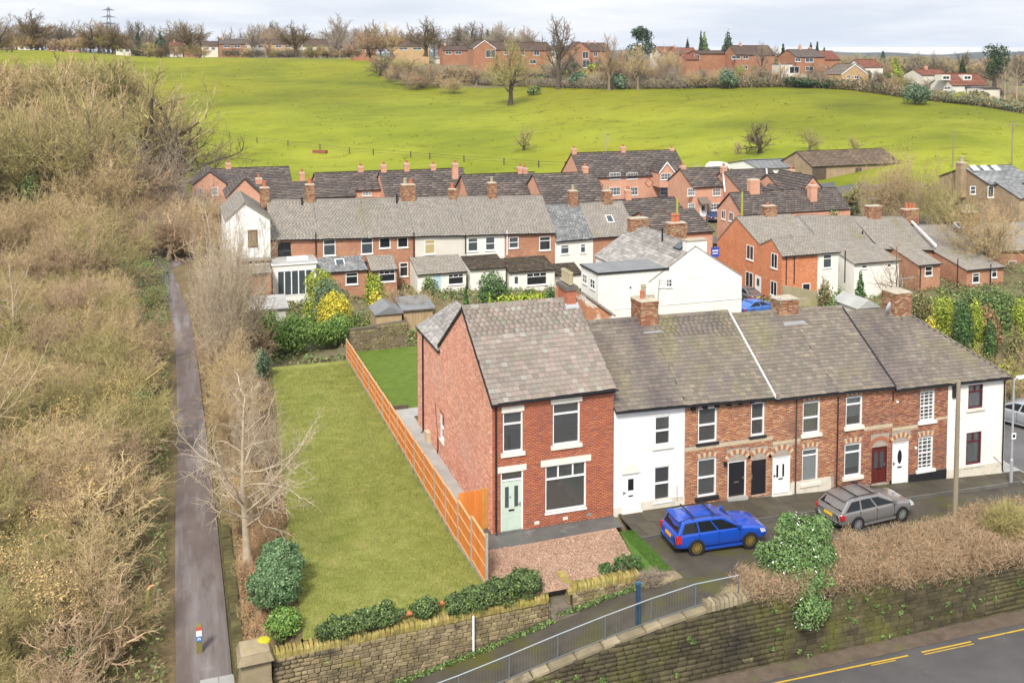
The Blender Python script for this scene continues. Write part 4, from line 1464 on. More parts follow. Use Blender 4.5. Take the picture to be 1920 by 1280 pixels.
b.box(.02,X1-.02,.13,Y1B-.02,-.05,.06);b.box(.02,X1-.02,.13,Y1B-.02,2.62,2.82);b.emit('floor',CARPET,H1)
b=MB();b.box(4.55,4.75,1.2,3.9,.06,2.6);b.box(1.5,1.6,.15,4.4,.06,2.6);b.box(.1,5.6,4.4,4.5,.06,5.6);b.emit('inner_wall',UPVC,H1)
roof_slope(H1,(-.06,-.20,E1-.02),(X1+.03,-.20,E1+.06),(-.06,Y1R,Z1R),(X1+.03,Y1R,Z1R-.02),.27,.275,SLATE_M,300,21,under=BLACKP)
roof_slope(H1,(X1+.03,Y1B+.15,E1),(-.06,Y1B+.15,E1),(X1+.03,Y1R,Z1R),(-.06,Y1R,Z1R),.27,.3,SLATE_P,0,22,under=BLACKP)
roof_slope(H1,(-.10,YW+.1,WE-.03),(-.10,Y1B-.1,WE-.03),(2.17,YW+.1,6.78),(2.17,Y1R+2.2,6.95),.27,.33,SLATE_P,60,23,under=BLACKP,inside=lambda c:c[2]>E1+(Z1R-E1)*(1-(c[1]-Y1R)/(Y1B-Y1R))-.12 if c[1]<Y1B else True)
roof_slope(H1,(4.44,Y1B-.1,WE-.03),(4.44,YW+.1,WE-.03),(2.17,Y1B-.1,6.78),(2.17,YW+.1,6.78),.27,.33,SLATE_P,0,24,under=BLACKP)
ridge_tiles(H1,(-.06,Y1R,Z1R+.02),(X1+.03,Y1R,Z1R),SLATE_M,.42,.14)
b=MB()
for ya,za,yb,zb in((-.2,E1-.03,Y1R,Z1R-.02),(Y1R,Z1R-.02,Y1B+.15,E1-.04)):
 b.hexa([(-.085,ya,za-.16),(-.02,ya,za-.16),(-.02,yb,zb-.16),(-.085,yb,zb-.16),(-.085,ya,za),(-.02,ya,za),(-.02,yb,zb),(-.085,yb,zb)])
b.emit('barge_board',IRON,H1)
gutter(H1,(-.08,-.235,E1-.05),(X1+.12,-.235,E1+.02),.065,8)
b=MB();b.box(0,X1,-.20,-.005,E1-.12,E1-.09);b.emit('soffit',IRON,H1)
downpipe(H1,.16,-.06,.0,E1-.25,bend=(.16,-.22,.18))
b=MB();b.tube([(-.07,12.55,WE-.05),(-.07,12.55,.12),(-.18,12.5,.04)],.045,8);b.emit('downpipe',IRON,H1)
b=MB();b.box(-.13,.0,Y1B-.1,YW+.15,WE-.06,WE+.02);b.emit('gutter',IRON,H1)
bx=XP(806,823,0)
b=MB();b.box(-.24,-.005,bx[1]-.26,bx[1]+.26,bx[2]-.42,bx[2]+.42);b.box(-.26,-.005,bx[1]-.28,bx[1]+.28,bx[2]+.42,bx[2]+.45);b.emit('meter_box',plain('cream_meter_box',(.55,.47,.34),.5),H1)
b=MB();b.tube([(-.05,9.35,.9),(-.05,9.3,.35),(-.1,9.3,.1)],.03,6);b.tube([(-.05,9.9,2.6),(-.05,9.35,.9)],.012,4);b.emit('waste_pipe',IRON,H1)
for xx in(1.95,3.3,4.45):
 b=MB();b.box(xx,xx+.23,-.014,.02,.16,.30)
 for i in range(3):b.box(xx+.01,xx+.22,-.018,.0,.18+i*.04,.195+i*.04)
 b.emit('air_brick',plain_steel()if xx>4 else STONEC,H1)
c=chimney(H1,(5.35,4.75,0),.50,1.15,7.9,9.62,BRICK_F,[(0,-.48,POT_B,.62,.125),(0,-.16,POT_B,.62,.125),(0,.16,POT_B,.62,.125),(0,.48,POT_B,.62,.125)],cap=False,seed=2)
b=MB();b.box(5.35-.33,5.35+.33,4.75-.65,4.75+.65,9.42,9.62);b.emit('chimney_cap',plain('dark_engineering_band',(.13,.115,.10),.8),c)
b=MB();b.hexa([(5.02,3.98,8.50),(5.7,3.98,8.50),(5.7,4.24,8.68),(5.02,4.24,8.68),(5.02,3.98,8.56),(5.7,3.98,8.56),(5.7,4.24,8.80),(5.02,4.24,8.80)]);b.emit('lead_flashing',LEAD,H1)
# ---- terrace row
YT,YB_=4.2,8.4
XB=[5.76,9.32,14.03,17.55,20.93,24.33,28.02]
def terrace(name,label,x0,x1,eL,eR,rL,rR,wm,group=None):
 return thing(name,label,'house',(x0,0,zpave((x0+x1)/2)),0,group)
def troof(h,x0,x1,eL,eR,rL,rR,seed,m=SLATE_T,rr_x=None):
 roof_slope(h,(x0,-.19,eL),(x1,-.19,eR),(x0,YT,rL),(rr_x or x1,YT,rR),.225,.285,m,300,seed,under=BLACKP)
 roof_slope(h,(rr_x or x1,YB_+.15,eR),(x0,YB_+.15,eL),(rr_x or x1,YT,rR),(x0,YT,rL),.23,.3,m,0,seed+50,under=BLACKP)
 gutter(h,(x0,-.225,eL-.05),(x1,-.225,eR-.05),.06)
T=terrace
H2=T('painted_house','white painted terrace house with white front door under a stone arch',XB[0],XB[1],0,0,0,0,0)
e2L,e2R=4.86,4.77
zb=zpave(7.5)
u2=fr_(2,250,327,665,805);l2=fr_(2,247,325,905,1070);dd2=fr_(2,92,182,940,1160)
dd2=(dd2[0],dd2[1],zb+.05,dd2[3])
closed_shell(H2,XB[0],XB[1],zb,e2L,e2R,YB_,WPAINT,[u2,l2,dd2],(7.78,7.74),yr=YT)
window(H2,u2,'sash',sill=(.12,.15,.09),sillm=STONEC,curtain=CURT_G,cfrac=.45)
window(H2,l2,'sash',sill=(.08,.10,.07),sillm=WPAINT)
door(H2,dd2,DOOR_W,UPVC,'small',handle_side=-1)
tympanum(H2,dd2[0]-.02,dd2[1]+.02,dd2[3]+.01,.40,STONEC,y=-.03)
b=MB();b.box(XB[0]+.0,dd2[0]-.01,-.035,.0,zb-.3,zb+.33);b.box(dd2[1]+.01,XB[1]+.02,-.035,.0,zb-.3,zb+.42);b.emit('plinth',PLINTH,H2)
b=MB();b.box(dd2[0]-.04,dd2[1]+.04,-.16,.05,zb-.1,zb+.06);b.emit('doorstep',PLINTH,H2)
b=MB();b.tube([(8.95,-.05,zb+.2),(8.93,-.06,zb+.95)],.008,4);b.emit('cable',IRON,H2)
troof(H2,XB[0],XB[1],e2L,e2R,7.80,7.76,31)
H3=T('brick_terrace_house','orange brick terrace house with glossy black door and black passage gate',XB[1],XB[2],0,0,0,0,0)
e3L,e3R=4.77,4.60
zb=zpave(11.5)
a3=fr_(2,458,548,625,790);c3=fr_(2,712,777,600,758);b3=fr_(2,455,545,870,1048);dd3=fr_(2,600,688,880,1095);g3=fr_(2,713,785,875,1083)
dd3=(dd3[0],dd3[1],zb+.12,dd3[3]);g3=(g3[0],g3[1],zb+.03,g3[3])
hs=[a3,c3,b3,dd3,g3]
closed_shell(H3,XB[1],XB[2],zb,e3L,e3R,YB_,MORTAR,hs,(7.74,7.68),yr=YT,fm=BRICK_U)
ex=[(R[0]-.06,R[1]+.06,R[3],R[3]+.30)for R in(a3,c3,b3)]+[(R[0]-.08,R[1]+.08,R[3],R[3]+.62)for R in(dd3,g3)]+[(a3[0]-.1,a3[1]+.1,a3[2]-.13,a3[2]),(c3[0]-.1,c3[1]+.1,c3[2]-.13,c3[2]),(b3[0]-.12,b3[1]+.12,b3[2]-.18,b3[2])]
zs3=c3[2]-.30
brickwork(H3,brick_rects(XB[1]+.03,XB[2],zb-.05,4.52,hs+ex+[(XB[1],XB[2],zs3,zs3+.16)]),FRONT,BRICK_T,seed=5)
b=MB()
for p0,p1 in((XB[1]+.03,XB[2]),):
 x=p0
 while x<p1-.05:
  xn=min(x+rr_.uniform(.35,.7),p1)
  b.box(x+.005,xn-.005,-.016-rr_.uniform(0,.008),.0,zs3+.005,zs3+.155)
  x=xn
b.emit('string_course',STONEC if False else mat('weathered_string_course',[(.3,(.42,.34,.22)),(.7,(.56,.46,.32))],2,.9,.2,20),H3)
STRC=MATS['weathered_string_course']
window(H3,a3,'sash',sill=(.1,.13,.08),sillm=BLACKP);window(H3,c3,'sash',sill=(.1,.11,.08),sillm=BLACKP)
window(H3,b3,'sash',sill=(.12,.18,.09),sillm=BLACKP,curtain=CURT_G)
for R in(a3,c3,b3):voussoirs(H3,R[0]-.04,R[1]+.04,R[3]+.01,.10,.21,[VO_R,VO_B],9)
door(H3,dd3,DOOR_K,UPVC,'oval',handle_side=1)
door(H3,g3,DOOR_K,None,'plank')
for R in(dd3,g3):
 tympanum(H3,R[0],R[1],R[3]+.01,.30,mat('dull_fan_stone',[(.3,(.33,.22,.13)),(.7,(.42,.29,.18))],2,.9)if 'dull_fan_stone' not in MATS else MATS['dull_fan_stone'])
 voussoirs(H3,R[0]-.04,R[1]+.04,R[3]+.02,.32,.23,[VO_R,VO_B],11)
b=MB();b.box(dd3[0]-.05,dd3[1]+.05,-.14,.06,zb-.1,zb+.115);b.emit('doorstep',CONC,H3)
b=MB();b.box(dd3[0]-.24,dd3[0]-.12,-.16,-.0,dd3[3]-.12,dd3[3]+.06);b.emit('lantern',IRON,H3)
troof(H3,XB[1],XB[2],e3L,e3R,7.76,7.69,33)
for xx in np.arange(XB[1]+.3,XB[2],.62):
 b=MB();b.box(xx,xx+.07,-.17,-.005,4.44,4.60);b.box(xx+.12,xx+.19,-.17,-.005,4.44,4.60);b.emit('gutter_bracket',IRON,H3)
b=MB();b.hexa([(XB[2]-.028,-.2,e3R-.02),(XB[2]+.028,-.2,e3R-.02),(XB[2]+.028,YT,7.68),(XB[2]-.028,YT,7.68),(XB[2]-.028,-.2,e3R+.10),(XB[2]+.028,-.2,e3R+.10),(XB[2]+.028,YT,7.80),(XB[2]-.028,YT,7.80)])
b.emit('verge_trim',UPVC,H3)
H4=T('brick_terrace_house','brick terrace house with plain white door and diamond leaded ground floor window',XB[2],XB[3],0,0,0,0,0)
e4L,e4R=4.52,4.48
zb=zpave(15.8)
a4=fr_(2,960,1043,597,748);b4=fr_(2,957,1033,822,980);dd4=fr_(2,815,900,858,1068)
dd4=(dd4[0],dd4[1],zb+.12,dd4[3])
hs=[a4,b4,dd4]
closed_shell(H4,XB[2],XB[3],zb,e4L,e4R,YB_,MORTAR,hs,(7.48,7.44),yr=YT,fm=BRICK_U)
ex=[(R[0]-.06,R[1]+.06,R[3],R[3]+.30)for R in(a4,b4)]+[(dd4[0]-.08,dd4[1]+.08,dd4[3],dd4[3]+.62),(a4[0]-.1,a4[1]+.1,a4[2]-.17,a4[2]),(b4[0]-.12,b4[1]+.12,b4[2]-.18,b4[2])]
zs4=a4[2]-.32
brickwork(H4,brick_rects(XB[2],XB[3],zb+.62,4.42,hs+ex+[(XB[2],a4[0]-.12,zs4,zs4+.16)]),FRONT,BRICK_T,seed=6)
b=MB();b.box(XB[2],a4[0]-.12,-.02,.0,zs4+.004,zs4+.156);b.emit('string_course',STRC,H4)
window(H4,a4,'sash',sill=(.1,.17,.09),curtain=CURT_C);window(H4,b4,'leaded',sill=(.12,.2,.1),curtain=CURT_B)
for R in(a4,b4):voussoirs(H4,R[0]-.04,R[1]+.04,R[3]+.01,.10,.21,[VO_R,VO_B],9)
door(H4,dd4,DOOR_W,UPVC,'slit_plain',handle_side=-1)
tympanum(H4,dd4[0],dd4[1],dd4[3]+.01,.30,MATS['dull_fan_stone'])
voussoirs(H4,dd4[0]-.04,dd4[1]+.04,dd4[3]+.02,.32,.23,[VO_R,VO_B],11)
b=MB();b.box(XB[2]+.0,dd4[0]-.02,-.03,0,zb-.3,zb+.40);b.box(dd4[1]+.02,XB[3]-.2,-.05,0,zb-.3,zb+.62);b.emit('plinth',PLINTH,H4)
b=MB();b.box(dd4[0]-.05,dd4[1]+.05,-.12,.06,zb-.1,zb+.115);b.emit('doorstep',PLINTH,H4)
xd=float(YP(*zm(2,925,800))[0])
downpipe(H4,xd,-.06,zb,4.25,bend=(xd,-.2,.2),m=plain('brown_pipe',(.07,.055,.05),.5))
troof(H4,XB[2],XB[3],e4L,e4R,7.50,7.45,35)
H5=T('brick_terrace_house','brick terrace house with dark red panelled door under an arch',XB[3],XB[4],0,0,0,0,0)
e5L,e5R=4.48,4.40
zb=zpave(19.2)
a5=fr_(3,220,298,572,712);b5=fr_(3,213,293,798,952);dd5=fr_(3,343,418,812,1002)
dd5=(dd5[0],dd5[1],zb+.04,dd5[3])
hs=[a5,b5,dd5]
closed_shell(H5,XB[3],XB[4],zb,e5L,e5R,YB_,MORTAR,hs,(7.44,7.36),yr=YT,fm=BRICK_U)
ex=[(R[0]-.06,R[1]+.06,R[3],R[3]+.30)for R in(a5,b5)]+[(dd5[0]-.08,dd5[1]+.08,dd5[3],dd5[3]+.62),(a5[0]-.1,a5[1]+.1,a5[2]-.18,a5[2]),(b5[0]-.12,b5[1]+.12,b5[2]-.18,b5[2])]
zs5=a5[2]-.30
brickwork(H5,brick_rects(XB[3],XB[4],zb,4.36,hs+ex+[(a5[1]+.12,XB[4],zs5,zs5+.16)]),FRONT,BRICK_U,seed=7)
b=MB();b.box(a5[1]+.12,XB[4],-.02,.0,zs5+.004,zs5+.156);b.emit('string_course',STRC,H5)
window(H5,a5,'transom_low',sill=(.1,.18,.09),curtain=CURT_B,cfrac=.74);window(H5,b5,'transom_low',sill=(.12,.18,.1),curtain=CURT_B,cfrac=.8)
for R in(a5,b5):voussoirs(H5,R[0]-.04,R[1]+.04,R[3]+.01,.10,.21,[VO_R,VO_B],9)
door(H5,dd5,DOOR_R,DOOR_R,'two_glass')
tympanum(H5,dd5[0],dd5[1],dd5[3]+.01,.30,DOOR_R)
voussoirs(H5,dd5[0]-.04,dd5[1]+.04,dd5[3]+.02,.32,.2,[VO_R,VO_R],11)
downpipe(H5,XB[3]+.12,-.05,zb,4.2,r=.03,m=IRON)
troof(H5,XB[3],XB[4],e5L,e5R,7.46,7.36,37)
b=MB();b.hexa([(XB[4]-.05,-.2,e5R-.12),(XB[4]+.03,-.2,e5R-.12),(XB[4]+.03,YT,7.25),(XB[4]-.05,YT,7.25),(XB[4]-.05,-.2,e5R+.06),(XB[4]+.03,-.2,e5R+.06),(XB[4]+.03,YT,7.44),(XB[4]-.05,YT,7.44)])
b.emit('verge_trim',IRON,H5)
H6=T('brick_terrace_house','dark brick terrace house with white oval-glass door, red step and black plinth',XB[4],XB[5],0,0,0,0,0)
e6L,e6R=4.24,4.20
zb=zpave(22.6)
a6=fr_(3,576,645,546,686);b6=fr_(3,567,637,766,918);dd6=fr_(3,442,520,790,990)
hs=[a6,b6,dd6]
closed_shell(H6,XB[4],XB[5],zb,e6L,e6R,YB_,MORTAR,hs,(7.02,6.92),yr=YT,fm=BRICK_U)
ex=[(R[0]-.06,R[1]+.06,R[3],R[3]+.30)for R in(a6,b6)]+[(dd6[0]-.08,dd6[1]+.08,dd6[3],dd6[3]+.5),(a6[0]-.1,a6[1]+.1,a6[2]-.15,a6[2]),(b6[0]-.12,b6[1]+.12,b6[2]-.15,b6[2])]
zs6=a6[2]-.30
zp6=b6[2]-.16
brickwork(H6,brick_rects(XB[4],XB[5],zb,4.14,hs+ex+[(XB[4],a6[0]-.12,zs6,zs6+.16),(dd6[1]+.02,XB[5],zb-1,zp6)]),FRONT,BRICK_U,seed=8)
b=MB();b.box(XB[4],a6[0]-.12,-.02,.0,zs6+.004,zs6+.156);b.box(a6[1]+.12,XB[5],-.02,.0,zs6+.25,zs6+.38);b.emit('string_course',STRC,H6)
window(H6,a6,'georgian',sill=(.12,.15,.1),sillm=UPVC);window(H6,b6,'georgian',sill=(.14,.15,.1),sillm=UPVC,curtain=CURT_B,cfrac=.55)
for R in(a6,b6):voussoirs(H6,R[0]-.04,R[1]+.04,R[3]+.01,.10,.21,[VO_R,VO_B],9)
door(H6,dd6,DOOR_W,UPVC,'oval',handle_side=-1)
tympanum(H6,dd6[0],dd6[1],dd6[3]+.01,.22,DOOR_R)
voussoirs(H6,dd6[0]-.04,dd6[1]+.04,dd6[3]+.02,.24,.22,[VO_R,VO_B],11)
b=MB();b.box(dd6[1]+.02,XB[5]+.01,-.03,0,zb-.3,zp6);b.box(XB[4]-.1,dd6[0]-.02,-.03,0,zb-.3,zp6-.15);b.emit('plinth',BLACKP,H6)
b=MB();b.box(dd6[0]-.06,dd6[1]+.06,-.25,.06,zb-.1,dd6[2]);b.emit('doorstep',plain('red_step_paint',(.42,.13,.07),.7),H6)
b=MB();b.lathe((dd6[1]+.42,-.0,dd6[3]-.4),[(.07,-.05),(.07,0)],10,axis='y');b.emit('wall_lamp',UPVC,H6)
b=MB();b.lathe((XB[4]+.25,0,3.55),[(.06,-.06),(.06,0)],10,axis='y');b.emit('alarm_bell',UPVC,H6)
downpipe(H6,XB[4]-.02,-.05,3.5,4.1,r=.03,shoe=False)
troof(H6,XB[4]+.02,XB[5],e6L,e6R,7.04,6.93,39)
H7=T('painted_end_house','cream rendered end terrace house with burgundy window frames and hipped roof',XB[5],XB[6],0,0,0,0,0)
e7L,e7R=4.20,4.14
zb=zpave(26.2)
a7=fr_(3,808,878,515,628);b7=fr_(3,797,870,742,896)
hs=[a7,b7]
XH=24.75
b=MB()
wall_sheet(b,FRONT,XB[5],XB[6],zb-.3,e7R,hs)
b.emit('front_wall',CREAMR,H7)
b=MB();b.quad((XB[6],0,zb-.5),(XB[6],YB_,zb-.5),(XB[6],YB_,e7R),(XB[6],0,e7R));b.quad((XB[6],YB_,zb-.5),(XB[5],YB_,zb-.5),(XB[5],YB_,e7R),(XB[6],YB_,e7R));b.emit('shell_wall',CREAMR,H7)
b=MB();b.box(XB[5]+.02,XB[6]-.02,.12,YB_-.02,zb+.05,zb+.12);b.box(XB[5]+.02,XB[6]-.02,.12,YB_-.02,zb+2.5,zb+2.7);b.emit('floor',CARPET,H7)
window(H7,a7,'cross',BURG,sill=(.12,.12,.09),sillm=PLINTH,curtain=CURT,cfrac=.97);window(H7,b7,'cross',BURG,sill=(.12,.12,.09),sillm=PLINTH,curtain=CURT,cfrac=.97)
b=MB();b.box(XB[5],XB[6]+.03,-.04,-.001,zb-.35,zb+.55);b.box(XB[6]+.001,XB[6]+.04,0,YB_,zb-.35,zb+.55);b.emit('plinth',PLINTH,H7)
HT=(XH,YT,6.90)
roof_slope(H7,(XB[5],-.19,e7L),(XB[6]+.19,-.19,e7R),(XB[5],YT,6.93),HT,.225,.285,SLATE_T,300,41,under=BLACKP)
roof_slope(H7,(XB[6]+.19,-.19,e7R),(XB[6]+.19,YB_+.19,e7R),HT,HT,.225,.285,SLATE_T,0,42,under=BLACKP)
roof_slope(H7,(XB[6]+.19,YB_+.19,e7R),(XB[5],YB_+.19,e7L),HT,(XB[5],YT,6.93),.225,.285,SLATE_T,0,43,under=BLACKP)
ridge_tiles(H7,(XB[6]+.15,-.15,e7R+.05),(XH,YT,6.95),SLATE_T,.4,.11,name='hip_tile')
gutter(H7,(XB[5],-.225,e7L-.05),(XB[6]+.25,-.225,e7R-.05),.06)
downpipe(H7,XB[6]-.12,-.05,zb,3.9,bend=(XB[6]-.05,-.2,.2))
gp=YP(*zm(3,741,548))
b=MB();b.box(gp[0]-.14,gp[0]+.12,-.10,0,gp[2]-.3,gp[2]+.3);b.emit('wall_box',BLACKP,H7)
b=MB();b.tube([(XB[6]-.7,-.03,1.9+zb-.12-.9),(XB[6]-.1,-.05,zb+.35)],.012,4);b.emit('cable',IRON,H7)
for h,x0,x1,r0,r1 in((H2,XB[0],XB[1],7.80,7.76),(H3,XB[1],XB[2],7.76,7.69),(H4,XB[2],XB[3],7.50,7.45),(H5,XB[3],XB[4],7.46,7.36),(H6,XB[4],XB[5],7.04,6.93)):
 ridge_tiles(h,(x0,YT,r0+.03),(x1,YT,r1+.03),SLATE_T,.42,.13)
c23=YP(1210,590,YT)
chimney(H2,(float(c23[0])-.0,YT+.1,0),.95,1.15,7.0,float(YP(1210,565,YT)[2])+.1,BRICK_CH,[(.02,.18,POT_B,.62,.14),(-.24,-.2,POT_R,.42,.12),(.33,-.1,CEMENT,.14,.16)],seed=5)
c45=YP(1473,590,YT)
chimney(H4,(float(c45[0]),YT+.1,0),1.15,.8,6.7,float(YP(1473,563,YT)[2])+.1,BRICK_CH,[],seed=6)
ch_=chimney(H6,(float(YP(1683,575,YT)[0]),YT+.1,0),1.05,1.1,6.2,float(YP(1683,548,YT)[2])+.05,BRICK_CH,[],seed=7)
q=MB();q.box(float(c45[0])-.62,float(c45[0])+.62,3.35,3.7,6.9,7.02);q.emit('lead_flashing',LEAD,H4)
q=MB();q.box(float(c23[0])-.5,float(c23[0])+.5,3.35,3.66,7.12,7.26);q.emit('lead_flashing',LEAD,H2)
aerial(H4,(float(c45[0])-.55,YT-.35,7.9),.35,(1,-.35),1.9,9)
aerial(H6,(float(YP(1683,575,YT)[0])+.45,YT+.2,8.1),.5,(1,.1),1.3,7)
q=MB();dpos=np.array(YP(1670,575,YT-.6));q.lathe((0,0,0),[(.0,.0),(.12,.015),(.22,.05),(.30,.11),(.29,.115),(.0,.02)],14,axis='x');dish=q.emit('satellite_dish',plain('dish_grey',(.42,.43,.44),.5),H6,world=False)
dish.location=(float(dpos[0])-XB[4]-.15,YT-.75,float(dpos[2])-zpave((XB[4]+XB[5])/2));dish.rotation_euler=(0,rad(-15),rad(120))
# --- fence between lawn and house
ORANGE=mat('orange_stained_timber',[(.25,(.54,.165,.032)),(.75,(.68,.245,.055))],2.5,.75,.25,30,stretch=(1,1,.25),rv=.08)
PALEW=mat('pale_timber',[(.3,(.56,.29,.13)),(.7,(.70,.40,.20))],3,.8,.2,30)
CPOST=mat('concrete_post',[(.3,(.30,.28,.24)),(.7,(.40,.38,.33))],4,.9,.2,30)
fe=thing('timber_fence','orange timber panel fence with concrete posts beside the lawn','fence',(-1.3,12,0))
fpts=[]
N_P=16
y=28.9
fxx=lambda y:interp(y,(-3.6,18,30),(-1.42,-1.42,-1.52))
ftop=lambda y:interp(y,(-4,0.9,5,9.8,18,30),(1.98,1.44,1.29,1.13,.88,.74))
for i in range(N_P+1):
 fpts.append((fxx(29.6-33.4*i/N_P),29.6-33.4*i/N_P))
for i,(x,y)in enumerate(fpts):
 b=MB()
 b.box(x-.05,x+.05,y-.05,y+.05,zlawn(y)-.3,ftop(y)+.05)
 b.emit('fence_post',CPOST,fe)
for i in range(N_P):
 (xa,ya),(xb,yb)=fpts[i],fpts[i+1]
 A,B=np.array((xa,ya,0)),np.array((xb,yb,0))
 u=nrm(B-A);n=np.array((-u[1],u[0],0));n=n if n[0]<0 else-n
 L_=np.linalg.norm(B-A)
 zl,zt_=zlawn((ya+yb)/2),ftop((ya+yb)/2)
 Hp=zt_-zl
 def bx_(b,a0,a1,c0,c1,z0,z1):
  P=lambda a,c,z:tuple(A+u*a+n*c+np.array((0,0,z)))
  b.hexa([P(a0,c0,z0),P(a1,c0,z0),P(a1,c1,z0),P(a0,c1,z0),P(a0,c0,z1),P(a1,c0,z1),P(a1,c1,z1),P(a0,c1,z1)])
 g=MB();bx_(g,.06,L_-.06,-.022,.022,zl-.1,zl+.18);g.emit('gravel_board',CPOST,fe)
 p=MB()
 k=13
 for j in range(k):
  a0=.055+(L_-.11)*j/k
  bx_(p,a0+.003,a0+(L_-.11)/k-.003,-.012-(.004 if j%2 else 0),.008+(.004 if j%2 else 0),.0+zl+.185,zt_-.04)
 pn=p.emit('fence_panel',ORANGE,fe)
 r=MB()
 for z in(zl+.22,zl+.2+(Hp-.24)*.36,zl+.2+(Hp-.24)*.7):bx_(r,.055,L_-.055,.016,.045,z-.03,z+.03)
 bx_(r,.055,L_-.055,-.03,.05,zt_-.038,zt_)
 r.emit('fence_rail',PALEW,pn)
ga=thing('side_gate','orange boarded gate closing the passage beside the brick house','gate',(-.6,.6,0))
b=MB()
x=-1.34
while x<-.32:
 b.box(x+.003,x+.115,.62,.65,.06,1.78);x+=.118
b.emit('gate_board',ORANGE,ga)
b=MB();b.box(-1.34,-.32,.655,.69,.3,.4);b.box(-1.34,-.32,.655,.69,1.45,1.55);b.emit('gate_rail',ORANGE,ga)
b=MB();b.box(-.30,-.18,.56,.68,0,1.85);b.emit('gate_post',mat('yellow_timber',[(.3,(.46,.22,.045)),(.7,(.56,.29,.07))],3,.8),ga)
b=MB();b.box(-.18,-.02,.6,.66,.03,1.82);b.emit('gate_board',MATS['yellow_timber'],ga)
# --- rubble garden walls, steps, pier
RUB=mat('lichened_rubble',[(.25,(0.162,0.122,0.068)),(.5,(0.230,0.181,0.104)),(.75,(0.306,0.244,0.144))],2.2,.95,.4,14,bdist=.03,rv=.28,over=[((.05,.045,.035),.75,.52,.68,.75),((.17,.165,.035),1.3,.55,.72,.7),((.46,.41,.31),2.6,.64,.74,.6)])
COPE=mat('mossy_coping',[(.25,(.20,.15,.05)),(.5,(.30,.235,.075)),(.75,(.36,.31,.12))],1.6,.95,.4,18,bdist=.02,rv=.24,over=[((.24,.23,.035),1.1,.5,.7,.6),((.13,.09,.05),2,.6,.72,.6)])
WCORE=mat('wall_core',[(.3,(.085,.07,.045)),(.7,(.13,.105,.07))],3,.95)
gw=thing('garden_wall','long mossy rubble stone wall with upright coping below the lawn','wall',(-5,-5.3,-1.5))
yf=lambda x:interp(x,(-9.9,-2,1),(-5.62,-5.36,-5.30))
WA,WB=np.array((-9.85,-5.62,0)),np.array((.62,-5.31,0))
wu=nrm(WB-WA);wn=np.array((wu[1],-wu[0],0))
LW=float(np.linalg.norm(WB-WA))
TOPW=lambda a:interp(a,(0,LW),(-.42,-.34))
b=MB()
k=14
for i in range(k):
 a0,a1=LW*i/k,LW*(i+1)/k
 P=lambda a,c,z:tuple(WA+wu*a-wn*c+np.array((0,0,z)))
 zb0,zb1=zlane(WA[0]+a0)-.3,zlane(WA[0]+a1)-.3
 b.hexa([P(a0,.03,zb0),P(a1,.03,zb1),P(a1,.5,zb1),P(a0,.5,zb0),P(a0,.03,TOPW(a0)),P(a1,.03,TOPW(a1)),P(a1,.5,TOPW(a1)),P(a0,.5,TOPW(a0))])
b.emit('wall_core',WCORE,gw)
rs_=random.Random(3)
st=courses(0,LW,-2.75,-.4,.10,.19,.16,.46,.015,rs_,b0f=lambda a:zlane(WA[0]+a)-.05,b1f=lambda a:TOPW(a))
set_stones(gw,st,(WA-wn*.04,wu,np.array((0,0,1.)),wn),RUB,STONES,limit=300,depth=.10,key=lambda q:q[0]if q[0]<1.0 else-q[1]*.001-(q[1]-q[0])*(q[3]-q[2]))
cu_=[]
for V_,F_ in STONES[:4]:
 q=bpy.data.meshes.new('coping_stone');q.from_pydata(V_,[],F_);q.materials.append(COPE);cu_.append(q)
def coping(parent,A,u,n,length,zf,rr,wid=(.07,.15),hgt=.30,dep=.46,skip=None):
 a=0
 off=WPOS[parent.name]
 while a<length-.03:
  wd=min(rr.uniform(*wid),length-a)
  if not(skip and skip(a)):
   h=hgt*rr.uniform(.85,1.12)
   c=A+u*(a+wd/2)-n*(dep*.5-.04)+np.array((0,0,zf(a)))
   o=link('coping_stone',rr.choice(cu_),parent)
   up=nrm(np.array((0,0,1.))+u*rr.uniform(-.10,.10)+n*rr.uniform(-.05,.05))
   uu=nrm(u-up*float(u@up))
   o.matrix_local=frame_mat(c-off,uu,np.cross(up,uu),up,wd*.96,dep*rr.uniform(.9,1.05),h)
  a+=wd
coping(gw,WA,wu,wn,LW,TOPW,rs_)
pr_=thing('gate_pier','squat weathered stone gate pier with mossy cap beside the tarmac path','gate pier',(-10.45,-5.5,-2.6))
STN=mat('weathered_ashlar',[(.25,(.22,.175,.105)),(.75,(.35,.285,.185))],1.5,.95,.4,10,bdist=.03,rv=.12,over=[((.085,.07,.045),.9,.55,.72,.7),((.22,.22,.05),1.4,.6,.75,.7)])
for i,(z0,z1,e)in enumerate(((-2.9,-1.75,0),(-1.74,-.9,.02),(-.89,-.1,-.01))):
 b=MB();b.hexa([(-11.0-e,-6.05-e,z0),(-9.92+e,-6.05-e,z0),(-9.92+e,-5.1,z0),(-11.0-e,-5.1,z0),(-11.0-e+.02,-6.03-e,z1),(-9.94+e,-6.03-e,z1),(-9.94+e,-5.1,z1),(-10.98-e,-5.1,z1)])
 b.emit('pier_block',STN,pr_)
b=MB()
b.hexa([(-.62,-.68,0),(.62,-.62,0),(.58,.55,0),(-.6,.6,0),(-.5,-.52,.26),(.48,-.5,.30),(.46,.42,.33),(-.5,.45,.27)]);b.hexa([(-.5,-.52,.27),(.48,-.5,.31),(.46,.42,.34),(-.5,.45,.28),(-.28,-.3,.36),(.26,-.28,.38),(.26,.24,.39),(-.28,.26,.37)])
cp=b.emit('pier_cap',STN,pr_,world=False);cp.location=(-.02,-.08,2.51);cp.scale=(1,1,1)
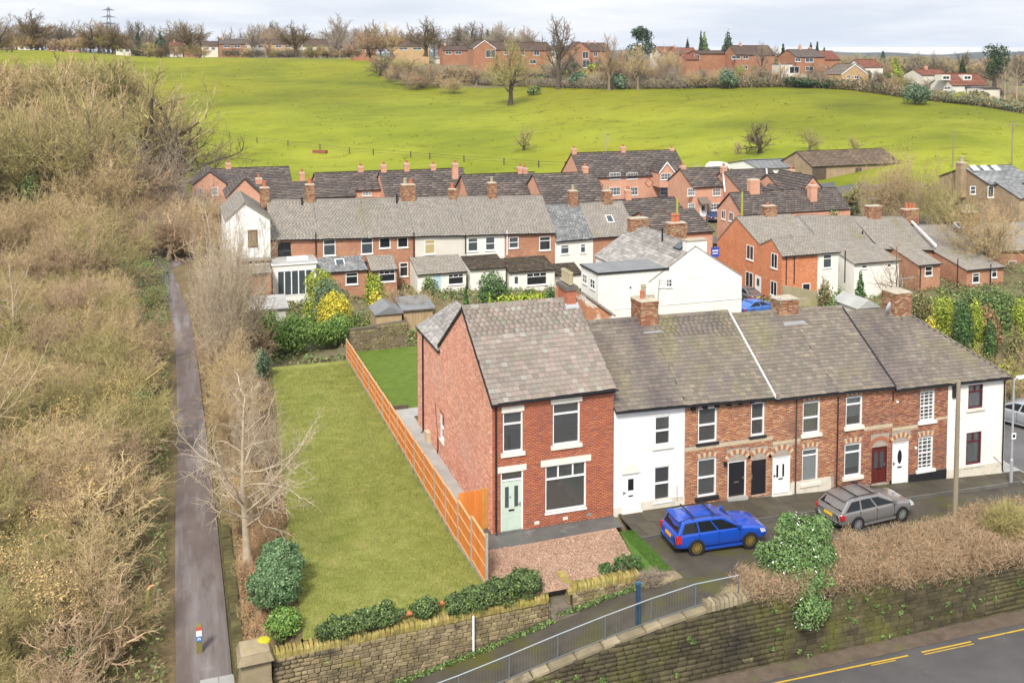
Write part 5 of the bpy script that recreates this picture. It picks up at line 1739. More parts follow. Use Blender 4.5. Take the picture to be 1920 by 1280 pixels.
b=MB();b.lathe((-10.15,-5.45,.25),[(.25,0),(.22,.05),(.12,.075)],9);b.emit('moss_patch',plain('bright_moss',(.42,.38,.02),.95),pr_)
b=MB();b.box(-10.55,-10.51,-6.2,-6.16,-2.7,-1.35);b.emit('marker_pole',plain('pink_pole',(.5,.30,.26),.6),pr_)
sw_=thing('stone_steps','narrow flight of dark worn stone steps between the garden walls','steps',(1,-5,-.8))
for i in range(5):
 z1=-.02-.19*i
 y0=-3.95-.36*i
 b=MB();b.hexa([(.68,y0-.40,z1-.5),(1.5+.02*i,y0-.40,z1-.5),(1.5,y0,z1-.5),(.68,y0,z1-.5),(.68,y0-.38,z1-.012),(1.5+.02*i,y0-.38,z1-.012),(1.5,y0,z1),(.68,y0,z1)])
 b.emit('step',mat('step_stone',[(.3,(.12,.10,.075)),(.7,(.20,.17,.125))],3,.9,.3,20,over=[((.045,.04,.03),2,.55,.7,.7)])if 'step_stone' not in MATS else MATS['step_stone'],sw_)
b=MB();b.box(.62,1.75,-5.75,-5.73,zlane(1.2)-.2,zlane(1.2)+.10);b.box(.66,1.7,-5.72,-5.3,zlane(1.2)-.2,zlane(1.2)+.03);b.emit('landing',MATS['step_stone'],sw_)
w2=thing('garden_wall','short mossy stone wall with upright coping below the wood chippings','wall',(3,-5.3,-1))
A2,B2=np.array((1.62,-5.34,0)),np.array((4.72,-5.24,0))
u2_=nrm(B2-A2);n2_=np.array((u2_[1],-u2_[0],0));L2=float(np.linalg.norm(B2-A2))
TOP2=lambda a:interp(a,(0,L2),(-.12,-.10))
b=MB()
for i in range(6):
 a0,a1=L2*i/6,L2*(i+1)/6
 P=lambda a,c,z:tuple(A2+u2_*a-n2_*c+np.array((0,0,z)))
 zb0,zb1=zlane(A2[0]+a0)-.3,zlane(A2[0]+a1)-.3
 b.hexa([P(a0,.03,zb0),P(a1,.03,zb1),P(a1,.45,zb1),P(a0,.45,zb0),P(a0,.03,TOP2(a0)),P(a1,.03,TOP2(a1)),P(a1,.45,TOP2(a1)),P(a0,.45,TOP2(a0))])
for y0,y1,z in((-5.2,-4.5,-.2),(-4.5,-3.9,-.04)):
 b.box(1.52,1.75,y0,y1,-1.6,z)
b.emit('wall_core',WCORE,w2)
st=courses(0,L2,-1.25,-.11,.10,.19,.18,.45,.015,rs_,b0f=lambda a:zlane(A2[0]+a)-.06,b1f=lambda a:TOP2(a))
set_stones(w2,st,(A2-n2_*.03,u2_,np.array((0,0,1.)),n2_),RUB,STONES,limit=200,depth=.10)
st=courses(0,1.45,-1.3,-.05,.14,.24,.25,.5,.015,rs_,b1f=lambda a:interp(a,(0,.9,1.45),(-.22,-.2,-.05)))
set_stones(w2,st,(np.array((1.54,-3.88,0)),np.array((0,-1.,0)),np.array((0,0,1.)),np.array((-1.,0,0))),RUB,STONES,limit=60,depth=.08)
coping(w2,A2,u2_,n2_,L2-.2,TOP2,rs_,hgt=.33,dep=.4)
for i in range(3):
 o=link('coping_stone',cu_[i],w2);c=np.array((1.63,-5.1+i*.45,-.2+.06*i))
 o.matrix_local=frame_mat(c-WPOS[w2.name],(1,0,0),(0,1,0),(0,0,1),.34,.44,.22)
st=courses(0,1.0,-1.5,-.36,.12,.22,.22,.45,.015,rs_)
set_stones(gw,st,(np.array((.63,-5.33,0)),np.array((0,1.,0)),np.array((0,0,1.)),np.array((1.,0,0))),RUB,STONES,limit=60,depth=.06)
bl=thing('stone_block','flat mossy sandstone block lying at the corner of the turf strip','stone',(5.75,-5.5,-.3))
o=link('block',cu_[1],bl);o.matrix_local=frame_mat(np.array((0,0,.0)),(.98,.1,0),(-.1,.98,0),(0,0,1),1.0,.62,.36)
o.material_slots[0].link='OBJECT';o.material_slots[0].material=STN
MOSSW=mat('dark_mossy_wall',[(.25,(.05,.043,.022)),(.5,(.085,.075,.03)),(.75,(.13,.115,.045))],1.6,.95,.5,12,bdist=.05,rv=.2,over=[((.15,.15,.03),.9,.55,.74,.6)])
mw=thing('path_wall','low dark moss-covered stone wall running beside the tarmac path','wall',(-10.9,8,-2))
b=MB()
for i in range(34):
 y0,y1=-5.0+i*.95,-5.0+(i+1)*.95
 za,zc_=zpath(y0),zpath(y1)
 b.hexa([(-10.98,y0,za-.3),(-10.65,y0,za-.3),(-10.65,y1,zc_-.3),(-10.98,y1,zc_-.3),(-10.98,y0,za+1.0),(-10.65,y0,za+1.0),(-10.65,y1,zc_+1.0),(-10.98,y1,zc_+1.0)])
b.emit('wall_core',MOSSW,mw)
st=courses(0,32,-2.6,-1.05,.13,.24,.25,.6,.02,rs_,b0f=lambda a:zpath(-5+a)-.05,b1f=lambda a:zpath(-5+a)+1.0)
set_stones(mw,st,(np.array((-10.97,-5.0,0)),np.array((0,1.,0)),np.array((0,0,1.)),np.array((-1.,0,0))),MOSSW,STONES,limit=300,depth=.09,key=lambda q:q[0])
x=0
rr2=random.Random(8)
cm_=[]
for V_,F_ in STONES[:3]:
 q=bpy.data.meshes.new('coping_stone');q.from_pydata(V_,[],F_);q.materials.append(MOSSW);cm_.append(q)
while x<32:
 l=rr2.uniform(.4,.8)
 o=link('coping_stone',rr2.choice(cm_),mw)
 o.matrix_local=frame_mat(np.array((-10.83,-5+x+l/2,zpath(-5+x)+.98))-WPOS[mw.name],(1,0,0),(0,1,0),(0,0,1),.44*rr2.uniform(.9,1.1),l*.97,.17*rr2.uniform(.8,1.3))
 x+=l
# --- the great retaining wall
RETW=mat('damp_retaining_stone',[(.25,(0.043,0.036,0.022)),(.5,(0.072,0.060,0.034)),(.75,(0.115,0.095,0.050))],.9,.95,.45,12,bdist=.03,rv=.30,over=[((.14,.145,.028),.42,.50,.68,.65),((.022,.02,.017),.33,.54,.68,.75,(1,1,.6)),((.27,.245,.13),1.6,.66,.74,.7),((.20,.155,.09),.8,.62,.78,.5)])
rw=thing('retaining_wall','tall dark moss-streaked stone retaining wall above the main road','wall',(10,-8.2,-2.7))
RTOP=lambda x:zlane(x)+interp(x,(-20,6,8,40),(-.02,-.02,.15,.25))if x<60 else 0
b=MB()
for i in range(60):
 x0,x1=-13+i,-12+i
 b.hexa([(x0,-8.30,-3.0),(x1,-8.30,-3.0),(x1,-7.75,-3.0),(x0,-7.75,-3.0),(x0,-8.12,RTOP(x0)-.05),(x1,-8.12,RTOP(x1)-.05),(x1,-7.75,RTOP(x1)-.05),(x0,-7.75,RTOP(x0)-.05)])
b.emit('wall_core',WCORE,rw)
tilt=nrm(np.array((0,.06,1.)))
st=courses(0,60,-2.75,.3,.15,.21,.28,.62,.014,rs_,b1f=lambda a:RTOP(-13+a)-.05)
set_stones(rw,st,(np.array((-13.,-8.13,0))+np.array((0,.0,0)),np.array((1.,0,0)),tilt,np.array((0,-1.,.06))),RETW,BLOCKS,limit=300,depth=.075,name='wall_stone',key=lambda q:abs(q[0]-27))
cf_=[]
for V_,F_ in BLOCKS[:3]:
 q=bpy.data.meshes.new('coping_stone');q.from_pydata(V_,[],F_);q.materials.append(mat('pale_coping',[(.3,(.20,.165,.105)),(.7,(.31,.26,.17))],1.5,.95,.3,14,rv=.2,over=[((.06,.05,.035),1.2,.56,.72,.7),((.2,.2,.05),.9,.6,.78,.6)])if 'pale_coping' not in MATS else MATS['pale_coping']);cf_.append(q)
x=-13
while x<6.6:
 l=rr2.uniform(.6,1.1)
 sl_=nrm(np.array((l,0,RTOP(x+l)-RTOP(x))))
 o=link('coping_stone',rr2.choice(cf_),rw)
 o.matrix_local=frame_mat(np.array((x+l/2,-7.98,RTOP(x+l/2)-.06))-WPOS[rw.name],sl_,(0,1,0),np.cross(sl_,(0,1,0)),l*.98,.42,.17)
 x+=l
for i in range(11):
 x=6.0+i*.19
 o=link('coping_stone',rr2.choice(cf_),rw)
 o.matrix_local=frame_mat(np.array((x,-8.0,RTOP(x)-.05))-WPOS[rw.name],(1,0,0),(0,1,0),(0,0,1),.16,.45,.36*rr2.uniform(.8,1.1))
# --- railing
RAILM=plain('painted_grey_rail',(.15,.17,.18),.5,metal=.2)
ra=thing('railing','thin grey metal railing along the outer edge of the sloping footpath','railing',(0,-7.9,-1))
rx=[7.45-i*.93 for i in range(16)]
rz=lambda x:zlane(x)+.02
for i,x in enumerate(rx):
 if i%2==0:
  b=MB();b.box(x-.02,x+.02,-7.92,-7.88,rz(x)-.1,rz(x)+.98);b.emit('rail_post',RAILM,ra)
for i in range(0,len(rx)-2,2):
 a,c=rx[i],rx[i+2]
 b=MB();b.tube([(a,-7.9,rz(a)+.98),(c,-7.9,rz(c)+.98)],.021,6);b.emit('top_rail',plain('rail_grey',(.30,.33,.35),.5)if 'rail_grey' not in MATS else MATS['rail_grey'],ra)
 b=MB();b.tube([(a,-7.9,rz(a)+.12),(c,-7.9,rz(c)+.12)],.018,5);b.emit('bottom_rail',RAILM,ra)
 b=MB()
 n=16
 for k in range(1,n):
  x=a+(c-a)*k/n
  b.box(x-.0026,x+.0026,-7.9026,-7.8974,rz(x)+.12,rz(x)+.97)
 b.emit('baluster',RAILM,ra,kind='stuff')
q=G(1213,1185,-.35)
po=thing('blue_post','square dark blue metal post on the footpath behind the railing','post',(float(q[0]),-7.6,zlane(float(q[0]))))
b=MB();b.box(-.08,.08,-.05,.05,0,1.55);b.emit('post',plain('dark_blue_paint',(.025,.06,.11),.4),po,world=False)
b=MB();b.box(-.09,.09,-.06,.06,1.55,1.62);b.emit('post_cap',plain('blue_cap',(.04,.12,.2),.4),po,world=False)
pp=thing('white_pole','short white painted pole standing against the rubble garden wall','pole',(-2.5,-5.62,zlane(-2.5)))
b=MB();b.lathe((0,0,0),[(.045,0),(.045,1.42),(.03,1.46)],8);b.emit('pole',UPVC,pp,world=False)
b=MB();b.lathe((0,0,0),[(.16,0),(.14,.05),(.05,.08)],8);b.emit('pole_base',IRON,pp,world=False)
eg=thing('edging_pipe','curved terracotta pipes edging the front of the lawn','edging',(-4,-4.7,0))
TERR=plain('terracotta_edging',(.50,.19,.085),.8)
ep=[(-5.35,-5.12),(-4.4,-4.98),(-3.35,-4.72),(-2.4,-4.52)]
for i in range(3):
 a,c=ep[i],ep[i+1]
 b=MB();b.tube([(a[0],a[1],.06),(c[0]-.03,c[1],.06)],.085,8);b.emit('pipe',TERR,eg)
bo=thing('path_bollard','low wooden bollard with red and blue sign discs on the tarmac path','bollard',(-12.25,-.75,zpath(-.75)))
b=MB();b.box(-.11,.11,-.09,.09,0,1.0);b.hexa([(-.11,-.09,1.0),(.11,-.09,1.0),(.11,.09,1.0),(-.11,.09,1.0),(-.09,.0,1.14),(.09,.0,1.14),(.09,.09,1.14),(-.09,.09,1.14)]);b.emit('post',plain('weathered_olive_wood',(.20,.17,.06),.9),bo,world=False)
b=MB();b.box(-.105,.105,-.10,-.088,.96,1.10);b.emit('red_band',plain('sign_red',(.55,.10,.06),.5),bo,world=False)
b=MB();b.box(-.105,.105,-.101,-.089,.72,.95);b.emit('sign_plate',UPVC,bo,world=False)
b=MB();b.lathe((0,-.09,.62),[(.115,-.015),(.115,0)],14,axis='y');b.emit('blue_disc',plain('sign_blue',(.03,.18,.50),.4),bo,world=False)
b=MB()
b.box(-.05,.05,-.108,-.104,.64,.67);b.lathe((-.04,-.106,.60),[(.028,-.003),(.028,0)],8,axis='y');b.lathe((.04,-.106,.60),[(.028,-.003),(.028,0)],8,axis='y');b.emit('cycle_symbol',UPVC,bo,world=False)
sg=thing('snapped_post','tall mossy broken wooden post beside the tarmac path','post',(-14.2,.7,zpath(.7)))
b=MB();b.tube([(0,0,-.1),(.02,.02,1.2),(.08,.05,2.1)],[.11,.10,.08],8);b.emit('post',plain('mossy_post',(.25,.23,.07),.95),sg,world=False)
b=MB();b.tube([(.06,.05,2.05),(.16,.06,2.2),(.34,.02,2.24)],[.07,.05,.01],6);b.emit('splintered_top',PALEW,sg,world=False)
sk=thing('garden_stake','slim mossy wooden stake at the edge of the lawn','stake',(-8.6,1.2,-.1))
b=MB();b.box(-.05,.05,-.05,.05,-.1,1.15);b.emit('stake',MATS['mossy_post'],sk,world=False)
# --- poles and lamp in the street
wood_p=mat('pole_timber',[(.3,(.20,.165,.115)),(.7,(.29,.245,.175))],3,.9,.2,30,stretch=(1,1,.15))
def pole(label,loc,h,r=.12,m=None,steps=True,group=None):
 o=thing('telegraph_pole',label,'telegraph pole',loc,0,group)
 b=MB();b.lathe((0,0,0),[(r*1.15,-.2),(r,h*.6),(r*.85,h)],9);b.emit('pole',m or wood_p,o,world=False)
 if steps:
  b=MB()
  for i in range(8):
   s=1 if i%2 else-1
   b.box(0,s*r*1.9,-.012,.012,h*.45+i*h*.06,h*.45+i*h*.06+.025)
  b.emit('climbing_step',plain_steel(),o,world=False)
 return o
pb=GT(1790,975)
pb,pt_=YP(1790,985,-4.75),YP(1794,714,-4.75)
pole('tall weathered wooden telegraph pole standing in the brown hedge',(float(pb[0]),-4.75,float(pb[2])-.4),float(pt_[2]-pb[2])+.4,.105)
lb=thing('street_lamp','slim galvanised street lamp with short arm at the street corner','street lamp',(27.45,-1.1,zlane(27.5)+.1))
b=MB();b.lathe((0,0,0),[(.085,0),(.085,1.2),(.055,1.25),(.045,5.4)],10);b.tube([(0,0,5.3),(.12,-.02,5.42),(.35,-.05,5.46)],.035,6);b.emit('column',plain('lamp_grey',(.40,.42,.44),.5,metal=.3),lb,world=False)
b=MB();b.hexa([(.2,-.12,5.38),(.85,-.12,5.42),(.85,.1,5.42),(.2,.1,5.38),(.22,-.1,5.5),(.82,-.09,5.5),(.82,.07,5.5),(.22,.08,5.5)]);b.emit('lantern',UPVC,lb,world=False)
b=MB();b.box(-.14,.14,-.1,-.09,2.3,2.62);sg_=b.emit('sign_plate',UPVC,lb,world=False)
b=MB();b.lathe((0,-.102,2.46),[(.09,-.002),(.09,0)],12,axis='y');b.emit('sign_symbol',IRON,lb,world=False)
# --- cars
TYRE=plain('tyre_rubber',(.018,.018,.018),.9)
CGLASS=plain('car_glass',(.012,.014,.016),.04,spec=.4)
LAMP_R=plain('red_lamp',(.45,.02,.025),.2,spec=.6)
LAMP_C=plain('clear_lamp',(.55,.57,.58),.1,spec=.8)
PLATE_Y=plain('yellow_plate',(.75,.52,.03),.5)
PLATE_O=plain('orange_plate',(.78,.36,.05),.5)
TRIM_K=plain('black_trim',(.02,.02,.022),.6)
def paint(name,c,metal=.1,rough=.28):
 return mat(name,[(.3,tuple(x*.97 for x in c)),(.7,c)],2,rough,metal=metal,coat=.8,spec=.5)
def car(label,loc,rz,body,rim,P,plate=PLATE_Y,scoop=False,bars=True,group=None):
 o=thing('parked_car',label,'car',loc,rz,group)
 hwm=P['W']/2
 st=P['st']
 rings=[]
 for x,zb,zt,hw,cr in st:
  half=[(0,zb),(hw*.80,zb),(hw*.97,zb+.10),(hw,zb+(zt-zb)*.38),(hw*1.0,zb+(zt-zb)*.62),(hw*.965,zt-.05),(hw*.90,zt),(hw*.45,zt+cr*.8),(0,zt+cr)]
  ring=[(x,-y,z)for y,z in half]+[(x,y,z)for y,z in reversed(half[1:-1])]
  rings.append(ring)
 b=MB()
 n=len(rings[0])
 for r in rings:
  b.v+=r
 for i in range(len(rings)-1):
  for k in range(n):
   a,c=i*n+k,i*n+(k+1)%n
   b.f.append((a,c,c+n,a+n));b.m.append(0)
 b.f.append(tuple(range(n)));b.f.append(tuple(reversed(range((len(rings)-1)*n,len(rings)*n))));b.m+=[0,0]
 me=b.mesh('body',body,smooth=True)
 bd=link('body',me,o)
 md=bd.modifiers.new('smooth','SUBSURF');md.levels=2;md.render_levels=2
 x1,x2,x3,x4,zb,zr,wb,wt=P['gh']
 k=5
 bot=[(x1+(x4-x1)*i/k,zb)for i in range(k+1)]
 top=[(x2+(x3-x2)*i/k,zr-P.get('rc',.05)*(2*i/k-1)**2)for i in range(k+1)]
 b=MB()
 for sgn in(-1,1):
  for i in range(k):
   (xa,za),(xb,zb_)=bot[i],bot[i+1]
   (xc,zc2),(xd,zd)=top[i+1],top[i]
   b.quad((xa,sgn*wb,za),(xb,sgn*wb,zb_),(xc,sgn*wt,zc2),(xd,sgn*wt,zd))
 for i in range(k):
  (xd,zd),(xc,zc2)=top[i],top[i+1]
  ys=(-wt,-wt*.6,0,wt*.6,wt);cz=(0,.05,.065,.05,0)
  for j in range(4):
   b.quad((xd,ys[j],zd+cz[j]),(xc,ys[j],zc2+cz[j]),(xc,ys[j+1],zc2+cz[j+1]),(xd,ys[j+1],zd+cz[j+1]))
 for(xa,za),(xd,zd)in((bot[0],top[0]),(bot[-1],top[-1])):
  ys=(-1,-.6,0,.6,1);cz=(0,.05,.065,.05,0)
  for j in range(4):
   b.quad((xa,wb*ys[j],za),(xa,wb*ys[j+1],za),(xd,wt*ys[j+1],zd+cz[j+1]),(xd,wt*ys[j],zd+cz[j]))
 cb=b.emit('cabin',body,o,world=False,smooth=True)
 import bmesh
 bm_=bmesh.new();bm_.from_mesh(cb.data);bmesh.ops.remove_doubles(bm_,verts=bm_.verts,dist=.002);bmesh.ops.recalc_face_normals(bm_,faces=bm_.faces)
 bm_.to_mesh(cb.data);bm_.free()
 bv_=cb.modifiers.new('round','BEVEL');bv_.width=.045;bv_.segments=3;bv_.limit_method='ANGLE';bv_.angle_limit=rad(35);bv_.harden_normals=True
 def side(t,h,sgn,lift=.008):
  xb=x1+(x4-x1)*t;xt=x2+(x3-x2)*t
  zt=zr-P.get('rc',.05)*(2*t-1)**2
  return(xb+(xt-xb)*h,sgn*(wb+(wt-wb)*h+lift),zb+(zt-zb)*h)
 for sgn in(-1,1):
  for t0,t1,a0,a1 in P['win']:
   w_=MB();w_.quad(side(t0,.05,sgn),side(t1,.05,sgn),side(t1-a1,.86,sgn),side(t0+a0,.86,sgn))
   w_.emit('side_window',CGLASS,o,world=False)
  m_=MB()
  m_.hexa([(x1-.25,sgn*(wb-.02),zb+.05),(x1-.08,sgn*(wb-.02),zb+.05),(x1-.10,sgn*(wb+.17),zb+.06),(x1-.24,sgn*(wb+.17),zb+.06),(x1-.24,sgn*(wb-.02),zb+.17),(x1-.10,sgn*(wb-.02),zb+.17),(x1-.12,sgn*(wb+.16),zb+.18),(x1-.22,sgn*(wb+.16),zb+.18)])
  m_.emit('wing_mirror',body,o,world=False)
  h_=MB()
  for xx in P['handles']:h_.box(xx,xx+.16,sgn*hwm*.985-.015,sgn*hwm*.985+.015,zb-.16,zb-.125)
  h_.emit('door_handle',body,o,world=False)
  d_=MB()
  for xx in P['doors']:d_.box(xx-.006,xx+.006,sgn*hwm*.955,sgn*hwm*1.004,.36,zb-.03)
  d_.emit('door_seam',TRIM_K,o,world=False)
  s_=MB();s_.box(-P['wb']/2+.36,P['wb']/2-.36,sgn*hwm*.93,sgn*hwm*.995,.20,.30);s_.emit('side_skirt',P.get('skirt')or body,o,world=False)
  t_=MB();t_.box(st[0][0]-.012,st[0][0]+.22,sgn*(hwm*.93)-.085,sgn*(hwm*.93)+.03,P['tl'][0],P['tl'][1]);t_.emit('tail_light',LAMP_R,o,world=False)
  l_=MB();xf=st[-1][0];l_.hexa([(xf-.28,sgn*hwm*.60,.60),(xf-.02,sgn*hwm*.52,.58),(xf-.12,sgn*hwm*.88,.60),(xf-.40,sgn*hwm*.97,.62),(xf-.30,sgn*hwm*.60,.76),(xf-.10,sgn*hwm*.52,.72),(xf-.20,sgn*hwm*.87,.74),(xf-.46,sgn*hwm*.95,.80)]);l_.emit('headlight',LAMP_C,o,world=False)
  if bars:
   r_=MB();r_.tube([(x2-.15,sgn*(wt-.08),zr+.05),(x2-.3,sgn*(wt-.08),zr+.09),(x3+.3,sgn*(wt-.08),zr+.09),(x3+.1,sgn*(wt-.08),zr+.03)],.018,5);r_.emit('roof_rail',TRIM_K,o,world=False)
 if bars:
  for xx in(x2-.45,x3+.55):
   r_=MB();r_.box(xx-.03,xx+.03,-wt-.02,wt+.02,zr+.10,zr+.125);r_.emit('roof_bar',TRIM_K,o,world=False)
 def end(xa,za,xd,zd,lo,hi,w0,w1,dx):
  P0=lambda h,s,wv:(xa+(xd-xa)*h+dx,s*wv,za+(zd-za)*h+.05*h*(1-abs(s)*.5)*0)
  q=MB();q.quad(P0(lo,-1,w0),P0(lo,1,w0),P0(hi,1,w1),P0(hi,-1,w1));return q
 end(bot[0][0],bot[0][1],top[0][0],top[0][1],.08,.93,wb*.92,wt*.93,.012).emit('windscreen',CGLASS,o,world=False)
 end(bot[-1][0],bot[-1][1],top[-1][0],top[-1][1],.12,.86,wb*.86,wt*.86,-.012).emit('rear_window',CGLASS,o,world=False)
 s=MB();s.hexa([(x3-.18,-wt*.9,zr-.03),(x3+.1,-wt*.9,zr-.04),(x3+.1,wt*.9,zr-.04),(x3-.18,wt*.9,zr-.03),(x3-.17,-wt*.9,zr+.01),(x3+.1,-wt*.9,zr+.04),(x3+.1,wt*.9,zr+.04),(x3-.17,wt*.9,zr+.01)]);s.emit('spoiler',body,o,world=False)
 xr=st[0][0]
 p=MB();p.box(xr-.03,xr+.06,-.26,.26,P['pl'],P['pl']+.12);p.emit('number_plate',plate,o,world=False)
 p=MB();p.box(xr-.035,xr+.3,-hwm*.84,hwm*.84,.36,.44);p.emit('bumper_strip',TRIM_K,o,world=False)
 g=MB();xf=st[-1][0];g.box(xf-.12,xf+.012,-.38,.38,.50,.62);g.emit('grille',TRIM_K,o,world=False)
 if scoop:
  q=MB();q.hexa([(.88,-.30,zb-.01),(1.42,-.30,zb-.05),(1.42,.30,zb-.05),(.88,.30,zb-.01),(.92,-.26,zb+.06),(1.40,-.27,zb+.075),(1.40,.27,zb+.075),(.92,.26,zb+.06)]);q.emit('bonnet_scoop',body,o,world=False)
  q=MB();q.box(1.405,1.425,-.24,.24,zb-.0,zb+.06);q.emit('scoop_mouth',TRIM_K,o,world=False)
 R=P['r']
 wm={}
 for sgn in(-1,1):
  for xx in(-P['wb']/2,P['wb']/2):
   a=MB();a.lathe((xx,sgn*(hwm-.04),R),[(R*1.12,-.065),(R*1.12,.044)],22,axis='y');a.emit('wheel_arch',TRIM_K,o,world=False)
   w_=bpy.data.objects.new('wheel',None);COL.objects.link(w_);w_.parent=o;w_.location=(xx,sgn*(hwm-.06),R)
   if not wm:
    t=MB();t.lathe((0,0,0),[(R*.70,-.10),(R*.95,-.10),(R,-.06),(R,.06),(R*.95,.10),(R*.70,.10),(R*.66,.05),(R*.66,-.05)],22,axis='y',cap=False)
    wm['t']=t.mesh('tyre',TYRE)
    t=MB();t.lathe((0,0,0),[(R*.70,-.085),(R*.70,.085),(R*.62,.09),(R*.62,-.09),(R*.70,-.085)],22,axis='y',cap=False)
    for q in range(10):
     an=q*2*math.pi/10
     c,s_=math.cos(an),math.sin(an)
     for e in(-1,1):
      t.hexa([(s_*.03+c*.04,e*.07,-c*.03+s_*.04),(c*R*.64+s_*.022,e*.085,s_*R*.64-c*.022),(c*R*.64-s_*.022,e*.085,s_*R*.64+c*.022),(-s_*.03+c*.04,e*.07,c*.03+s_*.04),(s_*.03+c*.04,e*.095,-c*.03+s_*.04),(c*R*.64+s_*.02,e*.10,s_*R*.64-c*.02),(c*R*.64-s_*.02,e*.10,s_*R*.64+c*.02),(-s_*.03+c*.04,e*.095,c*.03+s_*.04)])
    t.lathe((0,0,0),[(.06,-.10),(.06,.10)],10,axis='y')
    wm['r']=t.mesh('rim',rim)
    t=MB();t.lathe((0,0,0),[(R*.62,-.05),(R*.62,.05)],18,axis='y');wm['d']=t.mesh('brake_disc',TRIM_K)
   link('tyre',wm['t'],w_);link('rim',wm['r'],w_);link('brake_disc',wm['d'],w_)
 return o
P_BLUE=dict(W=1.76,wb=2.53,r=.34,st=[(-2.20,.42,.82,.70,.0),(-2.16,.30,.93,.80,.01),(-1.95,.25,.98,.86,.01),(-1.2,.24,.985,.88,.01),(0,.23,.985,.88,.01),(.7,.23,.985,.88,.02),(.95,.24,.965,.88,.035),(1.5,.25,.92,.875,.04),(1.9,.27,.86,.84,.03),(2.12,.30,.76,.76,.02),(2.22,.38,.64,.66,.0)],gh=(.92,.12,-1.86,-2.10,.96,1.47,.82,.69),rc=.035,win=[(.03,.36,.10,.0),(.39,.66,.0,.0),(.69,.95,.0,.02)],handles=(-.12,-1.0),doors=(.78,-.22,-1.15),tl=(.62,.92),pl=.66)
P_GREY=dict(W=1.80,wb=2.64,r=.33,st=[(-2.28,.42,.78,.72,.0),(-2.24,.30,.90,.82,.01),(-2.0,.25,.95,.88,.01),(-1.2,.23,.955,.90,.01),(0,.22,.95,.90,.01),(.75,.22,.95,.90,.02),(1.02,.23,.935,.90,.035),(1.55,.24,.88,.89,.04),(1.95,.26,.80,.85,.03),(2.18,.30,.70,.77,.02),(2.29,.38,.58,.66,.0)],gh=(1.02,.20,-1.72,-2.20,.93,1.41,.84,.68),rc=.04,win=[(.03,.35,.12,.0),(.38,.64,.0,.0),(.67,.94,.0,.06)],handles=(-.08,-1.0),doors=(.85,-.18,-1.15),tl=(.66,.84),pl=.62)
P_SAL=dict(P_GREY,gh=(1.0,.15,-1.05,-1.85,.93,1.38,.82,.60),win=[(.04,.42,.12,.0),(.46,.92,.0,.12)])
BLUE=paint('bright_blue_paint',(.010,.07,.44))
GREYP=paint('grey_metallic_paint',(.24,.23,.225),.35)
SILV=paint('silver_paint',(.50,.52,.55),.6)
GOLD=plain('gold_wheel',(.50,.36,.09),.35,metal=.7)
ALLOY=plain('alloy_wheel',(.52,.52,.53),.35,metal=.7)
a,c=G(1303,1040,zlane(8)),G(1410,1027,zlane(10))
mid=(a+c)/2
an=math.atan2(c[1]-a[1],c[0]-a[0])
car('bright blue estate car with gold wheels and roof bars parked half on the pavement',(float(mid[0]),float(mid[1])+.80,zlane(float(mid[0]))),an,BLUE,GOLD,P_BLUE,PLATE_O,scoop=True).scale=(.98,.98,.98)
a,c=G(1600,993,zlane(16)),G(1690,978,zlane(19))
mid=(a+c)/2
an=math.atan2(c[1]-a[1],c[0]-a[0])
car('grey metallic estate car with silver wheels parked along the kerb',(float(mid[0]),float(mid[1])+.80,zlane(float(mid[0]))),an,GREYP,ALLOY,P_GREY,PLATE_Y).scale=(.98,.98,.98)
q=G(1915,800,ter(36,5)+.03)
car('silver saloon car parked in the side street past the end house',(float(q[0])+.2,float(q[1])+.3,zlane(34)+.05),rad(112),SILV,ALLOY,P_SAL,bars=False).scale=(1.05,1.05,1.05)
q=GT(1420,588)
car('light blue hatchback car parked in the street behind the terrace roofs',(float(q[0]),float(q[1]),float(q[2])+.03),rad(8),paint('mid_blue_paint',(.05,.16,.50)),ALLOY,P_SAL,bars=False)
q=GT(1398,566)
car('dark silver car parked beside the red brick gable wall',(float(q[0])+.3,float(q[1])+1,float(q[2])+.03),rad(100),paint('dark_silver_paint',(.22,.225,.23),.6),ALLOY,P_SAL,bars=False)
